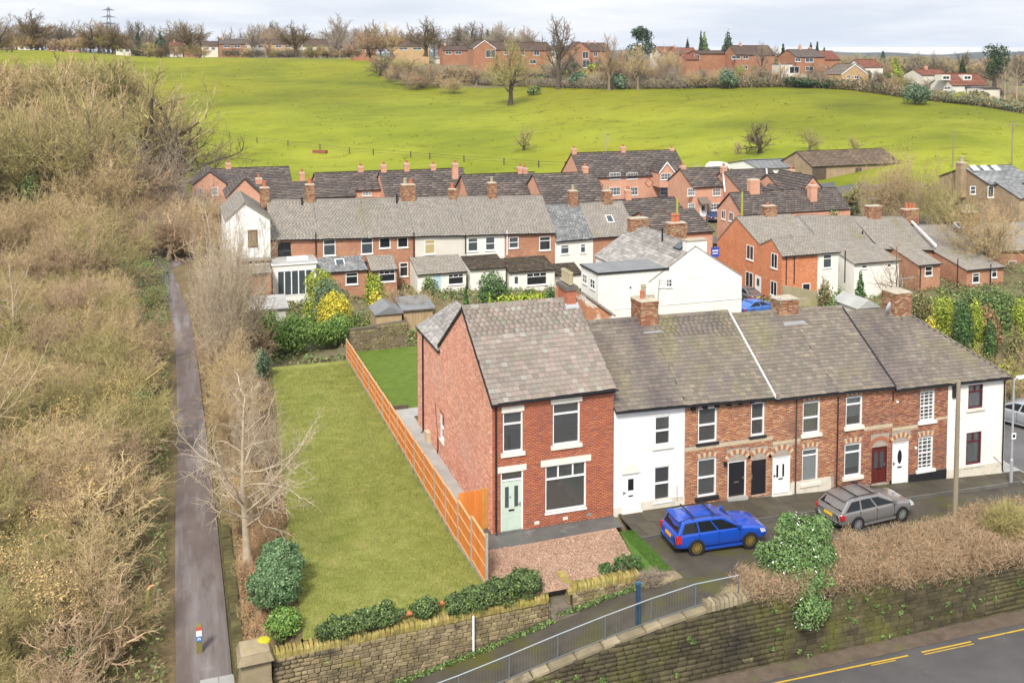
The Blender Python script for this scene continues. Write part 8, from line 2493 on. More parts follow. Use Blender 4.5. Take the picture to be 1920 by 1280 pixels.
PALE=dict(levels=3,seg=[5,7,4,3],wob=[.03,.14,.22,.25],trop=[.03,.09,.05,.03],n=[10,9,7],lo=[.38,.2,.12],ang=[(55,85),(30,65),(30,65)],rl=[.85,.42,.45],rr=.42,rmin=.012,taper=.5)
PR['pale']=[tree_proto(61,dict(PALE,n=[12,10,8]),8.6,.24,bark=BARK_P,twig=TW_PALE,frac=.62),tree_proto(62,dict(PALE,ang=[(30,60),(30,60),(30,60)]),9,.2,bark=BARK_P,twig=TW_PALE,frac=.6)]
vr_=random.Random(99)
def tr(kind,label,u,vb,vt,wide=1.0,mats=None,group=None,d=None,cat='tree',name=None,k=None):
 g=GT(u,vb)if d is None else D(u,vb,d)
 z=ter(g[0],g[1])if d is not None else g[2]
 dd=float((g-CAM)@CFH)
 h=(vb-vt)*dd/FPX if d is None else float(D(u,vt,d)[2])-z
 if(vb and vb<200 and vt<95 or d and d>165)and kind in('oak','ash'):P_=PR[kind+'f']
 else:P_=PR[kind]
 P=P_[vr_.randrange(len(P_))if k is None else k]
 return plant(name or{'oak':'oak_tree','ash':'bare_tree','birch':'birch_tree','haw':'hawthorn_tree','shrub':'bare_shrub','stems':'bare_shrub','pale':'pale_tree'}[kind],label,cat,P,(g[0],g[1],z-.1),h,vr_.uniform(0,6.28),group,wide,mats)
GRY=(BARK_D,TW_GREY);DRK=(BARK_D,TW_DARK);OLV=(MATS_BARK,TW_OLIVE);PNK=(MATS_BARK,TW_PINK);TAN=(MATS_BARK,TW_TAN)
GH='bare trees along the hilltop'
for kind,lab,u,vb,vt,wd,mt in[('oak','broad spreading bare oak, largest of the hilltop trees near the far left',60,84,8,1.41,DRK),('oak','bare tree cut by the left frame edge on the hilltop',-4,84,12,1.28,GRY),('oak','round-crowned bare oak just left of the pylon',174,86,25,1.28,DRK),('oak','smaller bare oak directly beside the pylon',212,88,38,1.15,DRK),('oak','isolated dome-shaped bare oak above the left field edge',360,92,28,1.60,DRK),('ash','thin open bare tree right of the dome-shaped oak',474,108,41,.9,GRY),('oak','wide bare oak above the white gabled far house',556,98,28,1.41,DRK),('oak','upright ivy-dark bare oak left of the brown thicket',634,106,22,1.02,GRY),('oak','russet bare oak behind the brown roofed houses',690,100,38,1.28,PNK),('oak','tan crowned bare oak left of the large round oak',736,104,31,1.28,TAN),('oak','large round bare oak standing above the brown thicket',798,100,22,1.34,DRK),('ash','tall dark bare ash in front of the brick hilltop houses',1047,167,24,1.0,DRK),('oak','great bare oak standing alone on the pasture slope',957,197,56,.85,(BARK_D,TW_OLIVE)),('ash','tall pinkish bare tree right of the brick hilltop houses',1142,170,58,.8,PNK),('ash','brown bare tree tangled in scrub above the field hedge',1196,168,78,1.0,TAN),('ash','wispy bare tree right of the tall spruce',1428,142,74,.9,GRY),('ash','pink-tinged bare tree behind the sandy bungalow',1640,140,98,1.0,PNK),('birch','white-stemmed birch near the right frame edge on the hilltop',1884,198,104,1.3,None),('birch','leaning pale birch beside the white-stemmed birch',1906,200,100,1.3,None),('haw','lone round hawthorn bush in the middle of the pasture',982,282,231,1.0,(BARK_D,TW_OLIVE)),('haw','gnarled spreading apple tree behind the farm shed',1425,287,224,1.25,DRK),('haw','rounded dense hawthorn above the barn roof',1517,283,234,1.2,OLV),('haw','small hawthorn right of the rounded hawthorn above the barn',1600,285,249,1.1,OLV),('birch','pale thin birch behind the three-chimney estate house',1137,285,238,1.3,None),('haw','small brown sapling left of the apple tree',1382,290,262,.8,PNK)]:
 tr(kind,lab,u,vb,vt,wd,mt)
i=0
TH=[(u,interp(u,(700,760,860,900),(140,168,182,172))-vr_.uniform(0,34))for u in np.arange(704,900,9)]
TH+=[(u,interp(u,(860,1000,1130,1200,1290,1500,1600,1700,1760,1920),(160,165,168,168,166,164,170,182,188,205))-vr_.uniform(2,16))for u in np.arange(870,1925,15)]
TH+=[(u,vr_.uniform(100,107))for u in np.arange(246,705,8)]+[(u,vr_.uniform(84,92))for u in np.arange(-5,255,9)]
for u,v in TH:
 kind=vr_.choice(('shrub','haw','haw'))
 hh=vr_.uniform(24,48)if u<900 and v>110 else vr_.uniform(18,38)if v>110 else vr_.uniform(14,34)
 mt,cw=vr_.choice(((TAN,'tan'),(PNK,'reddish'),(GRY,'grey'),(OLV,'olive'),(DRK,'dark')))
 where='the brown thicket at the field corner' if u<900 and v>110 else 'the scrub line along the top of the field' if v>110 else 'the hedge between field and far houses'
 tr(kind,'%s bare bush in %s'%(cw,where),u,v,v-hh,vr_.uniform(1.2,1.7),mt,'%s bushes in %s'%(cw,where),name='bare_bush',cat='bush')
for k_ in range(170):
 u=vr_.uniform(-20,1940)if k_%3 else vr_.uniform(-20,900)
 d=vr_.uniform(440,560)if u<1000 else vr_.uniform(330,560)
 vt=vr_.uniform(34,74)if u<1000 else vr_.uniform(82,108)+(6 if u>1550 else 0)
 mt,cw=vr_.choice(((GRY,'grey'),(GRY,'grey-brown'),(PNK,'reddish'),(DRK,'dark'),(DRK,'dark brown')))
 al=('above the far left field','near the pylon','around the isolated round oak','behind the white gabled house','above the brown thicket','behind the brick houses','behind the scrub and pine','behind the tall spruce','behind the hipped-roof house','towards the chalet bungalow')[int(min(9,max(0,u/192)))]
 tr(vr_.choice(('oak','ash','oak')),'%s %s bare skyline tree %s'%('nearer' if d<460 else 'farther',cw,al),u,0,vt,vr_.uniform(1.0,1.4),mt,'skyline trees behind the hilltop houses',d=d,name='skyline_tree')
for k_ in range(200):
 u=vr_.uniform(1180,1960);d=vr_.uniform(430,900)
 tr('haw','%s distant bare tree in the wooded valley beyond the hill'%('nearer' if d<600 else 'farther'),u,0,interp(d,(430,900),(114,103))+vr_.uniform(-7,5),1.8,vr_.choice((TAN,PNK,OLV,GRY)),'distant valley trees',d=d,name='valley_tree')
for k_ in range(26):
 u=vr_.uniform(1118,1270)if k_<16 else vr_.uniform(1280,1480)
 mt,cw=vr_.choice(((TAN,'tan'),(PNK,'pinkish'),(GRY,'grey')))
 v=vr_.uniform(158,166);tr(vr_.choice(('ash','shrub','ash')),'%s bare tree in the scrub %s'%(cw,'below the pine' if k_<16 else 'before the spruce houses'),u,v,v-vr_.uniform(40,85)*(1 if k_<16 else .6),vr_.uniform(.9,1.3),mt,cw+' trees in the hilltop scrub')
def far_hedge(lab,us,vs,hh,w_,mt,lm,nt,nl,gr=None):
 ps=[]
 for u in np.arange(us[0],us[-1],6):
  p=GT(u,interp(u,us,vs));ps.append(p)
 o=thing('field_hedge',lab,'hedge',tuple(ps[len(ps)//2]));c=WPOS[o.name]
 el=[tuple(p-c+np.array((0,0,hh*.45)))+(w_,w_,hh*vr_.uniform(.4,.72))for p in ps]
 link('branch',twig_mesh('branch',el,nt,1.5,.05,mt,len(ps),up=.6),o);link('foliage',leaf_mesh('foliage',el,nl,.3,lm,len(ps)+1,inner=.3),o)
far_hedge('long brown field hedge below the brick hilltop houses',(905,1000,1130,1290),(160,163,167,166),3.0,2.2,TW_GREY,LF_OLIVE,9000,2600)
far_hedge('long dark field hedge below the hipped-roof house and bungalow',(1290,1500,1600,1700),(165,163,169,183),2.7,2.0,TW_PINK,LF_DARK,8000,6000)
far_hedge('brown and green hedge dropping to the right frame edge',(1700,1760,1850,1930),(183,190,200,214),2.6,2.2,TW_TAN,LF_BLUE,6000,5000)
far_hedge('dark hedge behind the upper left edge of the pasture',(420,560,700),(108,108,110),3.4,2.0,TW_DARK,LF_DARK,5000,2500)
def stack(n,r0,r1,h,z0=.15):
 return[(0,0,h*(z0+(1-z0)*(i+.3)/n),r0+(r1-r0)*i/(n-1),r0+(r1-r0)*i/(n-1),h*.75/n)for i in range(n)]
def proj_v(x,y,z):
 q=np.array((x,y,z))-CAM
 return PCY-FPX*(q@CU)/(q@CF)
def evergreen(lab,u,vb,vt,wpx,m,kind='cone',d=None,n=1500,name='conifer',cat='tree',size=None,dz=0,group=None,lump=.2):
 g=GT(u,vb)if d is None else D(u,vb,d)
 z=ter(g[0],g[1])if d is not None else g[2]
 dd=float((g-CAM)@CFH)
 h=(vb-vt)*dd/FPX if d is None else float(D(u,vt,d)[2])-z
 r=wpx*dd/FPX/2
 sz=size or max(.07,dd*.00125)
 if kind=='cone':el=stack(7,r,r*.12,h,.12)
 elif kind=='column':r*=1.15;el=[(0,0,h*.28,r,r,h*.3),(.1*r,0,h*.55,r*.96,r*.96,h*.32),(-.1*r,.1*r,h*.76,r*.8,r*.8,h*.24)]+[(vr_.uniform(-.7,.7)*r,vr_.uniform(-.7,.7)*r,h*vr_.uniform(.2,.8),r*.45,r*.45,h*.14)for _ in range(4)]
 elif kind=='spruce':el=stack(9,r,r*.06,h,.1)
 elif kind=='pine':el=[(vr_.uniform(-.5,.5)*r,vr_.uniform(-.4,.4)*r,h*vr_.uniform(.5,.9),r*.5,r*.5,h*.13)for _ in range(8)]
 elif kind=='ball':el=[(0,0,h*.5,r,r,h*.5)]
 else:el=[(vr_.uniform(-.5,.5)*r,vr_.uniform(-.4,.4)*r,h*vr_.uniform(.35,.68),r*.6,r*.6,h*.34)for _ in range(5)]
 o=bush(name,lab,cat,el,int(n*2.1),sz,m,(g[0],g[1],z-.05+dz),vr_.randrange(9999),group,stem=False,inner=.5,low=-.95,lump=lump)
 b=MB();b.tube([(0,0,0),(0,0,h*.8)],[max(.06,h*.022),.03],6);b.emit('trunk',BARK_D,o,world=False)
 return o
for lab,u,vb,vt,w_,m,k_,d in[('tall pointed dark spruce on the hilltop',1364,132,54,44,LF_DARK,'spruce',None),('bronze-green cypress left of the tall spruce',1320,130,62,30,LF_IVY,'cone',None),('narrow dark conifer behind the bronze cypress',1315,0,60,14,LF_DARK,'spruce',380),('dark conifer far left of the spruce group',1290,0,72,20,LF_DARK,'spruce',385),('flat-topped pine above the brown scrub',1205,0,50,62,LF_DARK,'pine',352),('dark conifer between the brick hilltop houses',1470,0,83,18,LF_DARK,'cone',340),('first of three slim conifers behind the hipped-roof house',1522,0,80,14,LF_DARK,'spruce',340),('second slim conifer behind the hipped-roof house',1534,0,79,14,LF_DARK,'spruce',342),('shortest slim conifer behind the hipped-roof house',1547,0,90,11,LF_DARK,'spruce',344),('dark pointed conifer right of the sandy bungalow',1655,135,97,22,LF_DARK,'cone',None),('lime-green cypress right of the dark pointed conifer',1678,150,108,26,LF_LIME,'cone',None),('olive cypress beside the lime cypress',1696,150,112,22,LF_OLIVE,'cone',None),('bright green domed tree before the chalet bungalow',1738,165,136,30,LF_LIME,'ball',None),('dark spruce behind the chalet bungalow',1808,0,104,24,LF_DARK,'spruce',300),('large leaning dark pine near the right frame edge',1872,0,80,56,LF_DARK,'pine',262),('tiny blue spruce on the skyline among bare trees',914,0,56,10,LF_BLUE,'spruce',470),('dark round evergreen in the field hedge',1368,168,130,34,LF_BLUE,'lumpy',None),('dark evergreen bush left end of the clipped hedge',1500,164,146,60,LF_DARK,'lumpy',None),('second dark evergreen mass along the field hedge',1545,166,148,50,LF_DARK,'lumpy',None),('blue-green bush clump where the field edge drops',1715,196,150,60,LF_BLUE,'lumpy',None),('dark holly near the tall bare ash',1080,166,134,40,LF_BLUE,'lumpy',None),('dark laurel in front of the brick houses',1020,158,138,46,LF_DARK,'lumpy',None),('small dark holly in the brown scrub',1160,168,138,26,LF_BLUE,'lumpy',None),('bright green garden hedge behind the field',1078,142,112,36,LF_CON,'lumpy',None),('yellowish shrub at the field corner below the bungalow',1830,196,170,40,LF_OLIVE,'lumpy',None),('gorse-yellow shrub under the white garage',1800,194,172,30,LF_LIME,'lumpy',None),('ivy-clad dark bush at the left field hedge',300,108,72,28,LF_DARK,'lumpy',None),('dark evergreen below the white gabled far house',586,108,96,22,LF_DARK,'lumpy',None),('dark conifer left of the isolated round oak',256,0,60,14,LF_DARK,'cone',440),('dark evergreen right of the dark conifer',298,0,62,16,LF_DARK,'cone',445)]:
 evergreen(lab,u,vb,vt,w_,m,k_,d,n=900)
for k_ in range(44):
 u=vr_.uniform(880,1720);d=vr_.uniform(300,372);m,cw=vr_.choice(((LF_OLIVE,'olive'),(LF_IVY,'green'),(LF_DARK,'dark'),(LF_BROWN,'russet'),(LF_LIME,'lime-green')))
 v0=interp(u,(880,1300,1720),(118,128,150));p=D(u,v0,d);z=ter(p[0],p[1]);t_=float(proj_v(p[0],p[1],z))
 evergreen('%s %s garden shrub %s'%(vr_.choice(('small','rounded','straggly')),cw,('by the bare ash','below the brick gable houses','near the pine','below the spruce','by the hipped-roof house','round the sandy bungalow')[int(min(5,(u-880)/140))]),u,0,t_-vr_.uniform(12,26),vr_.uniform(16,34),m,'lumpy',d,260,name='hill_shrub',cat='shrub',group='shrubs among the hilltop houses')
for lab,u,vb,vt,w_,m,k_,d,n in[('lime-gold conifer at the back of the garden group',602,570,502,62,LF_LIME,'column',84,2600),('tall blue-green clipped conifer before the lime-gold one',618,592,522,60,LF_BLUE,'column',81,2600),('bright golden rounded conifer in front of the blue-green one',627,600,546,66,LF_YEL,'ball',78,2800),('yellow-green loose shrub before the narrow lean-to',705,566,508,52,LF_LIME,'lumpy',86,1800),('pale variegated shrub beside the brown garden bush',708,590,545,34,LF_YEL,'lumpy',82,900),('slim dark conifer near the drainpipe of the brick cottage',757,562,525,20,LF_CON,'cone',86,700),('ivy mound beside the cream cottage',806,556,515,36,LF_IVY,'lumpy',88,1200),('slim dark conifer left of the square hedge',874,580,536,26,LF_CON,'cone',80,1000),('tall square clipped hedge bush in front of the white cottage',925,575,508,58,LF_CON,'column',82,3200),('small lime-green pointed conifer beside the square hedge',918,582,548,26,LF_LIME,'cone',77,900),('round dark shrub left of the white building',1036,575,535,40,LF_CON,'lumpy',80,1300),('low green shrub below the wide kitchen window',996,560,540,40,LF_IVY,'ball',85,900),('dark shrub behind the roof of the brick house',893,585,560,30,LF_OLIVE,'lumpy',78,700),('dark feathery conifer in the gardens before the white rear wings',1612,596,508,52,LF_CON,'cone',82,2200),('mixed green shrub left of the feathery conifer',1572,580,528,50,LF_IVY,'lumpy',84,1600),('loose olive shrub against the white rear wing',1548,572,522,36,LF_OLIVE,'lumpy',86,1000),('round clipped bush behind the terrace ridge',1562,590,560,36,LF_IVY,'ball',74,900),('golden-green upright conifer left of the plum hedge',1770,628,548,46,LF_LIME,'column',72,2600),('dark green column conifer next to the golden-green one',1806,628,556,36,LF_CON,'column',70,2000),('lime conifer right of the dark green column',1830,620,558,30,LF_LIME,'column',71,1600),('bronze hedge block at the left of the conifer row',1728,600,545,42,LF_OLIVE,'column',76,1500),('small bright green spiky bush above the garden wall',1857,624,598,26,LF_CON,'ball',70,700),('long ivy-green hedge at the right frame edge',1862,596,540,90,LF_IVY,'lumpy',78,3000),('second lump of the long ivy-green hedge',1822,590,546,70,LF_CON,'lumpy',80,2200),('lime-green tall bush cut by the right frame edge',1916,640,556,34,LF_LIME,'column',72,1700),('russet beech block among the garden conifers',1852,606,568,44,LF_BROWN,'column',72,1300),('golden trailing shrub below the hip roof chimney',1745,640,585,40,LF_YEL,'lumpy',66,900),('olive bush at the foot of the garden wall',1905,640,612,60,LF_OLIVE,'lumpy',66,1200),('yellow-green shrub beside the side street',1900,720,672,60,LF_LIME,'lumpy',62,1800),('mossy grassy shrub behind the street lamp',1850,690,664,60,LF_OLIVE,'lumpy',62,1000),('dark ivy clump in front of the barn',1585,400,352,70,LF_DARK,'lumpy',138,1600),('ivy bush at the garden end near the farmhouse',1560,428,392,40,LF_IVY,'lumpy',122,800),('small dark shrub by the white porch door',1300,412,398,12,LF_CON,'ball',146,300),('laurel thicket by the path, left lump',500,640,580,80,LF_LAUREL,'lumpy',76,2800),('laurel thicket by the path, middle lump',560,650,578,90,LF_LAUREL,'lumpy',75,3200),('laurel thicket by the path, end nearest the stone wall',628,648,588,80,LF_LAUREL,'lumpy',76,2800),('grey-green shrub at the back corner of the lawn',486,730,655,50,LF_BLUE,'lumpy',66,1700),('ivy-green bush in the wood beside the ash trunks',92,340,262,40,LF_IVY,'lumpy',130,1200),('low ivy mass left of the pale wood tree',62,345,310,60,LF_IVY,'lumpy',126,1200)]:
 evergreen(lab,u,vb,vt,w_,m,k_,d,n,name='garden_bush' if k_ in('lumpy','ball')else 'conifer',cat='shrub',lump=.28 if k_=='lumpy' else .12)
hd=thing('garden_hedge','long low clipped hedge between the cottage gardens','hedge',tuple(D(985,572,80)))
p0=D(945,572,80);p1=D(1040,566,82)
link('foliage',leaf_mesh('foliage',[tuple((p0+(p1-p0)*t-WPOS[hd.name]))+(.75,.8,.8)for t in np.linspace(0,1,6)],2600,.14,LF_LIME,5),hd)
for lab,u,vb,vt,k_,mt,d,wd in[('tan leafless shrub in the cottage gardens',742,580,530,'shrub',PNK,82,1.1),('second tan leafless shrub beside the cottage sheds',800,575,540,'shrub',TAN,82,1.3),('small brown shrub under the cream cottage wall',770,566,530,'haw',PNK,85,1.3),('big pale many-stemmed tree tangle beside the barn',1700,425,262,'shrub',(BARK_P,TW_TAN),132,.75),('second pale many-stemmed tree near the barn',1655,425,300,'shrub',(BARK_P,TW_TAN),136,.9),('third pale many-stemmed tree towards the farmhouse',1750,425,305,'shrub',(BARK_P,TW_OLIVE),130,.9),('dark bare tree in front of the barn doors',1590,408,325,'haw',OLV,138,1.1),('bare tree in front of the stone farmhouse',1850,425,350,'shrub',TAN,112,1.0),('second bare tree by the farmhouse chimney',1795,425,340,'shrub',OLV,120,.9),('thin bare cherry tree among the white rear wings',1682,580,430,'pale',(BARK_D,TW_PINK),86,.55),('small bare shrub in the garden behind the hip roof',1735,660,600,'shrub',PNK,62,1.0),('pale dry shrub beside the garden wall',1845,690,640,'shrub',TAN,62,1.0),('second pale dry shrub beyond the end house',1885,700,650,'shrub',PNK,62,1.0),('brown twiggy bush at the left end of the estate',345,372,318,'shrub',GRY,132,1.1)]:
 tr(k_,lab,u,vb,vt,wd,mt,d=d,cat='shrub' if k_!='pale' else 'tree')
# --- front garden and wall-top planting
def hero(name,lab,cat,ells,n,size,m,seed,**k):
 ex=[]
 for e in ells:
  for _ in range(4):
   q=nrm(np.array([vr_.gauss(0,1),vr_.gauss(0,1),abs(vr_.gauss(0,.8))]))*vr_.uniform(.7,1.05);f_=vr_.uniform(.28,.48)
   ex.append((e[0]+q[0]*e[3],e[1]+q[1]*e[4],e[2]+q[2]*e[5],e[3]*f_,e[4]*f_,e[5]*f_))
 ells=list(ells)+ex
 e0=np.array(ells[0][:3]);base=(e0[0],e0[1],k.pop('z'))
 return bush(name,lab,cat,[tuple(np.array(e[:3])-base)+tuple(e[3:])for e in ells],n,size,m,base,seed,**k)
def E_(u,v,y,r,ry=None,rz=None):
 p=YP(u,v,y);return(float(p[0]),float(p[1]),float(p[2]),r,ry or r,rz or r)
cme=[E_(1497,1040,-7.2,1.30,1.1,1.25),E_(1468,1060,-7.4,.9,.8,.9),E_(1530,1062,-7.5,.85,.8,.9),E_(1500,1008,-7.0,.95,.9,.85),E_(1515,1110,-8.2,.6,.45,.6),E_(1520,1150,-8.55,.72,.4,.75),E_(1528,1090,-8.1,.6,.5,.6)]
cm=hero('camellia_bush','big glossy evergreen bush with white flowers spilling over the retaining wall','bush',cme,34000,.052,LF_CAM,71,z=zlane(11.5)-.2,inner=.62,lump=.16)
o0=np.array(cm.location)
link('flower',leaf_mesh('flower',[tuple(np.array(e[:3])-o0)+(e[3]*1.04,e[4]*1.06,e[5]*1.04)for e in cme[1:]],300,.05,PETAL,72,inner=.95,jit=.4),cm)
for lab,ee,n,m,sd in(('blue-green rhododendron, taller rear bush at the lawn corner',[E_(527,1050,-.6,.78,.75,.72),E_(505,1064,-.9,.5,.5,.5)],5500,LF_RHODO,73),('blue-green rhododendron, front bush at the lawn corner',[E_(519,1098,-2.2,.86,.85,.8),E_(500,1110,-2.5,.58,.58,.58)],6500,LF_RHODO,74),('small glossy laurel behind the gate pier',[E_(531,1168,-4.4,.62,.55,.5)],1500,LF_LAUREL,75)):
 hero('garden_shrub',lab,'shrub',ee,n*3,.058,m,sd,z=-.5,inner=.6)
for lab,ee,n,m,sd in(('bushy evergreen hedge clump on the garden wall nearest the steps',[E_(985,1096,-4.95,.72,.5,.55),E_(940,1110,-5.0,.75,.55,.55),E_(895,1122,-5.1,.72,.5,.5),E_(862,1132,-5.1,.5,.45,.4)],8500,LF_IVY,76),('small evergreen clump beside the terracotta pipes',[E_(797,1139,-5.15,.5,.4,.35)],1300,LF_IVY,77),('long low evergreen clump at the left of the garden wall',[E_(720,1156,-5.2,.6,.4,.42),E_(680,1164,-5.3,.6,.4,.42),E_(640,1176,-5.35,.5,.4,.38),E_(610,1184,-5.4,.35,.3,.3)],4500,LF_IVY,78)):
 hero('hedge_clump',lab,'hedge',ee,int(n*2.4),.048,m,sd,z=-.3,inner=.55,lump=.22,extra=(LF_DARK,.35))
for i,(u,v,r)in enumerate(((1135,1067,.22),(1165,1064,.38),(1190,1057,.36))):
 hero('dwarf_shrub',('smallest dwarf evergreen on the wood chippings','middle dwarf evergreen on the wood chippings','dwarf evergreen nearest the turf strip')[i],'shrub',[E_(u,v,-4.7,r,r,r)],450,.06,LF_CON,80+i,z=0)
ct=thing('cotoneaster_shrub','leafless grey-brown arching shrub beside the turf strip','shrub',(5.1,-5.4,-.2))
link('branch',twig_mesh('branch',[(-.2,-.1,.12,.7,.45,.4),(.45,-.15,.0,.65,.4,.32)],2600,.38,.008,TW_GREY,4,up=.2,out=.9),ct)
hb=thing('brown_hedge','long leafless brown hedge along the top of the retaining wall','hedge',(16,-6.5,-.6))
el=[]
for x in np.arange(8.2,31,.75):
 y0,y1=yhedge(x),-8.1
 if 10.3<x<12.6:y0=min(y0,-6.6)
 z=zlane(x)+vr_.uniform(.25,.45)
 for y in np.arange(y1,y0+.01,.85):
  el.append((x-16,y+6.5,z+.6+vr_.uniform(-.1,.1),.75,.62,.62+(.15 if x>22 else 0)))
link('branch',twig_mesh('branch',el,95000,.42,.0075,mat('hedge_twig',[(.3,(.33,.23,.14)),(.5,(.42,.30,.185)),(.7,(.51,.385,.25))],.8,.95,rv=.3),91,up=.35,out=.55),hb)
link('dead_leaves',leaf_mesh('dead_leaves',el,16000,.05,LF_BROWN,92,inner=.3),hb)
oh=hero('ochre_shrub','ochre and olive arching shrub at the right end of the brown hedge','shrub',[E_(1892,1010,-6.6,1.0,.9,.7),E_(1910,985,-6.0,.9,.9,.6)],3500,.06,LF_TAN,93,z=-1)
link('branch',twig_mesh('branch',[(0,0,1.3,1.3,1.0,.8)],3000,.6,.009,TW_OLIVE,94,up=.3,out=.9),oh)
hero('ivy_shrub','olive-green shrub on the hedge top at the right frame edge','shrub',[E_(1905,962,-5.0,.8,.8,.5)],1500,.07,LF_OLIVE,95,z=-1)
dg=thing('dry_grass','straw-coloured dry grass tufts where the railing meets the hedge','grass',(7.6,-7.7,-.1))
link('blades',twig_mesh('blades',[(0,0,.15,.9,.3,.3),(-.2,-.25,-.1,.8,.2,.2)],2500,.4,.006,plain('straw',(.52,.42,.24),.95),96,up=.9),dg)
dg['kind']='stuff'
we=[]
for x in np.arange(-9,5.5,.4):
 we.append((x,-5.72 if x<1 else-5.55,zlane(x)+.04,.28,.16,.12))
o=link('weeds',leaf_mesh('weeds',we,5200,.05,LF_IVY,97,inner=.1));o['kind']='stuff'
wl=[]
for k_ in range(55):
 x=vr_.uniform(-2,24);z=vr_.uniform(-2.6,RTOP(x)-.1)
 wl.append((x,-8.24+.06*(z+0),z,.14,.07,.12))
o=link('wall_plants',leaf_mesh('wall_plants',wl,2600,.05,LF_IVY,98,inner=.1));o['kind']='stuff'
bb=[(vr_.uniform(-10.4,-8.9),y,-.6,.5,.5,.45)for y in np.arange(-3.5,30,.35)]
o=link('bracken',twig_mesh('bracken',bb,26000,.4,.008,mat('bracken_stalk',[(.3,(.38,.235,.125)),(.7,(.54,.37,.21))],.7,.95,rv=.3),99,up=.5));o['kind']='stuff'
plant('pale_tree','pale bare tree with spreading branches overhanging the tarmac path','tree',PR['pale'][0],(-10.2,1.9,-.7),8.8,.6,None,1.0)
for lab,x,y,h,k_ in(('tall pale many-branched tree at the back corner of the lawn',-9.3,30,12.5,1),('slimmer pale tree just behind the tall corner tree',-10.0,36,12,1),('third pale tree between path and sheds',-9.2,42,11,1),('pale tree beside the path near the whitewashed cottage',-10.2,49,11,1)):
 plant('pale_tree',lab,'tree',PR['pale'][k_],(x,y,ter(x,y)-.1),h,vr_.uniform(0,6),None,.62,(BARK_P,TW_PALE if y<40 else TW_TAN))
def wood(n,xr,yr,h,kinds,label,group,sep=2.2,mats=(TAN,OLV,PNK,OLV,TAN),test=None,wide=(1.0,1.4)):
 pts,t=[],0
 while len(pts)<n and t<n*30:
  t+=1
  x,y=vr_.uniform(*xr),vr_.uniform(*yr)
  u,d=uv_d(x,y)
  if not-260<u<460 or(test and not test(x,y,u,d)):
   continue
  if any((x-a)**2+(y-b_)**2<sep*sep for a,b_ in pts):
   continue
  pts.append((x,y))
  kind=vr_.choice(kinds);mt=vr_.choice(mats)
  cw={TAN:'tan',OLV:'olive',PNK:'russet',GRY:'grey',DRK:'dark'}.get(mt,'pale')
  P=vr_.choice(PR[kind])
  hh=vr_.uniform(*h)
  q=(hh-h[0])/(h[1]-h[0])
  sz='low' if q<.33 else 'mid-height' if q<.66 else 'tall'
  px=-13.4-x if x<-11 else x+11
  dp=('at the path edge','one row in','a few bushes in','well inside the wood','deep in the wood','towards the frame edge')[int(min(5,px/(2.6 if px<9 else 4.4)))]
  al=('near the pier','near the bollard','opposite the front of the lawn','opposite the middle of the lawn','opposite the back of the lawn','opposite the garden sheds','opposite the cottages','beyond the path bend','level with the estate','short of the pasture')[int(np.searchsorted((-6,3,11,19,27,40,62,80,104),y))]
  if 'behind' in label or 'garden-edge' in label:dp=''
  lb_=' '.join((sz+' '+label%cw+' '+dp+' '+al).split())
  plant('bare_shrub' if kind in('shrub','stems')else 'bare_tree',lb_,'shrub' if kind in('shrub','stems')else 'tree',P,(x,y,ter(x,y)-.1),hh,vr_.uniform(0,6.28),group%cw,vr_.uniform(*wide),mt)
for i,(x,y,h,w_)in enumerate(((-10.0,6.5,3.6,.8),(-9.3,10.5,4.6,.7),(-10.1,14.5,5.2,.7),(-9.2,18.5,4.2,.8),(-9.9,22.5,5.6,.65))):
 plant('bare_shrub',('first multi-stemmed sapling behind the spreading pale tree','second multi-stemmed sapling on the bank beside the lawn','middle multi-stemmed sapling on the bank above the path','fourth multi-stemmed sapling on the bank beside the lawn','last multi-stemmed sapling before the lawn corner')[i],'shrub',PR['shrub'][i%3],(x,y,ter(x,y)-.1),h,i*1.7,None,w_,(BARK_P,TW_PALE if i%2 else TW_TAN))
for i,(x,y,h,w_)in enumerate(((-9.6,28,11.5,.42),(-8.9,31.5,12.5,.42),(-10.2,34,10,.42))):
 plant('bare_tree',('many-stemmed pale tree at the back corner of the lawn','tallest many-stemmed pale tree behind the lawn corner','leaning many-stemmed pale tree beside the path','farther many-stemmed pale tree between path and sheds')[i],'tree',PR['shrub'][i%3],(x,y,ter(x,y)-.1),h,i*1.3,None,w_,(BARK_P,TW_PALE))
off_path=lambda x,y,u,d:x<(-15.5+.6*math.sin(y*.7)if y<44 else-17.8 if y<78 else-12)
wood(190,(-62,-14.6),(-14,62),(2.8,5.0),('shrub',)*8+('haw',),'leafless %s shrub','%s shrubs in the wood beside the path',2.0,test=off_path)
wood(90,(-75,-15),(60,130),(5,8.5),('shrub','shrub','stems'),'leafless %s tree-like shrub','%s tall shrubs deeper in the wood',2.8,test=off_path)
wood(8,(-60,-22),(-5,90),(7,10),('pale',),'pale-barked %s young tree','%s young trees rising through the wood',6,mats=((BARK_P,TW_TAN),),test=off_path,wide=(.8,1.0))
wood(34,(-9.9,-6.9),(30,62),(1.8,4.0),('shrub','haw'),'leafless %s garden-edge bush','%s bushes between path and gardens',1.6,mats=(PNK,TAN,TAN))
wood(34,(-10.4,-8.7),(4,31),(1.2,2.8),('shrub','haw'),'leafless %s bank bush','%s scrub bushes on the bank above the path wall',.85,mats=(PNK,TAN,TAN),wide=(.6,.9))
wood(46,(-19,-6.5),(76,104),(3.5,6.5),('shrub','haw'),'leafless %s bush behind the whitewashed cottage','%s bushes behind the whitewashed cottage',2.2,mats=(PNK,PNK,TAN,GRY),test=lambda x,y,u,d:262<u<400 and(u>300 or d>112))
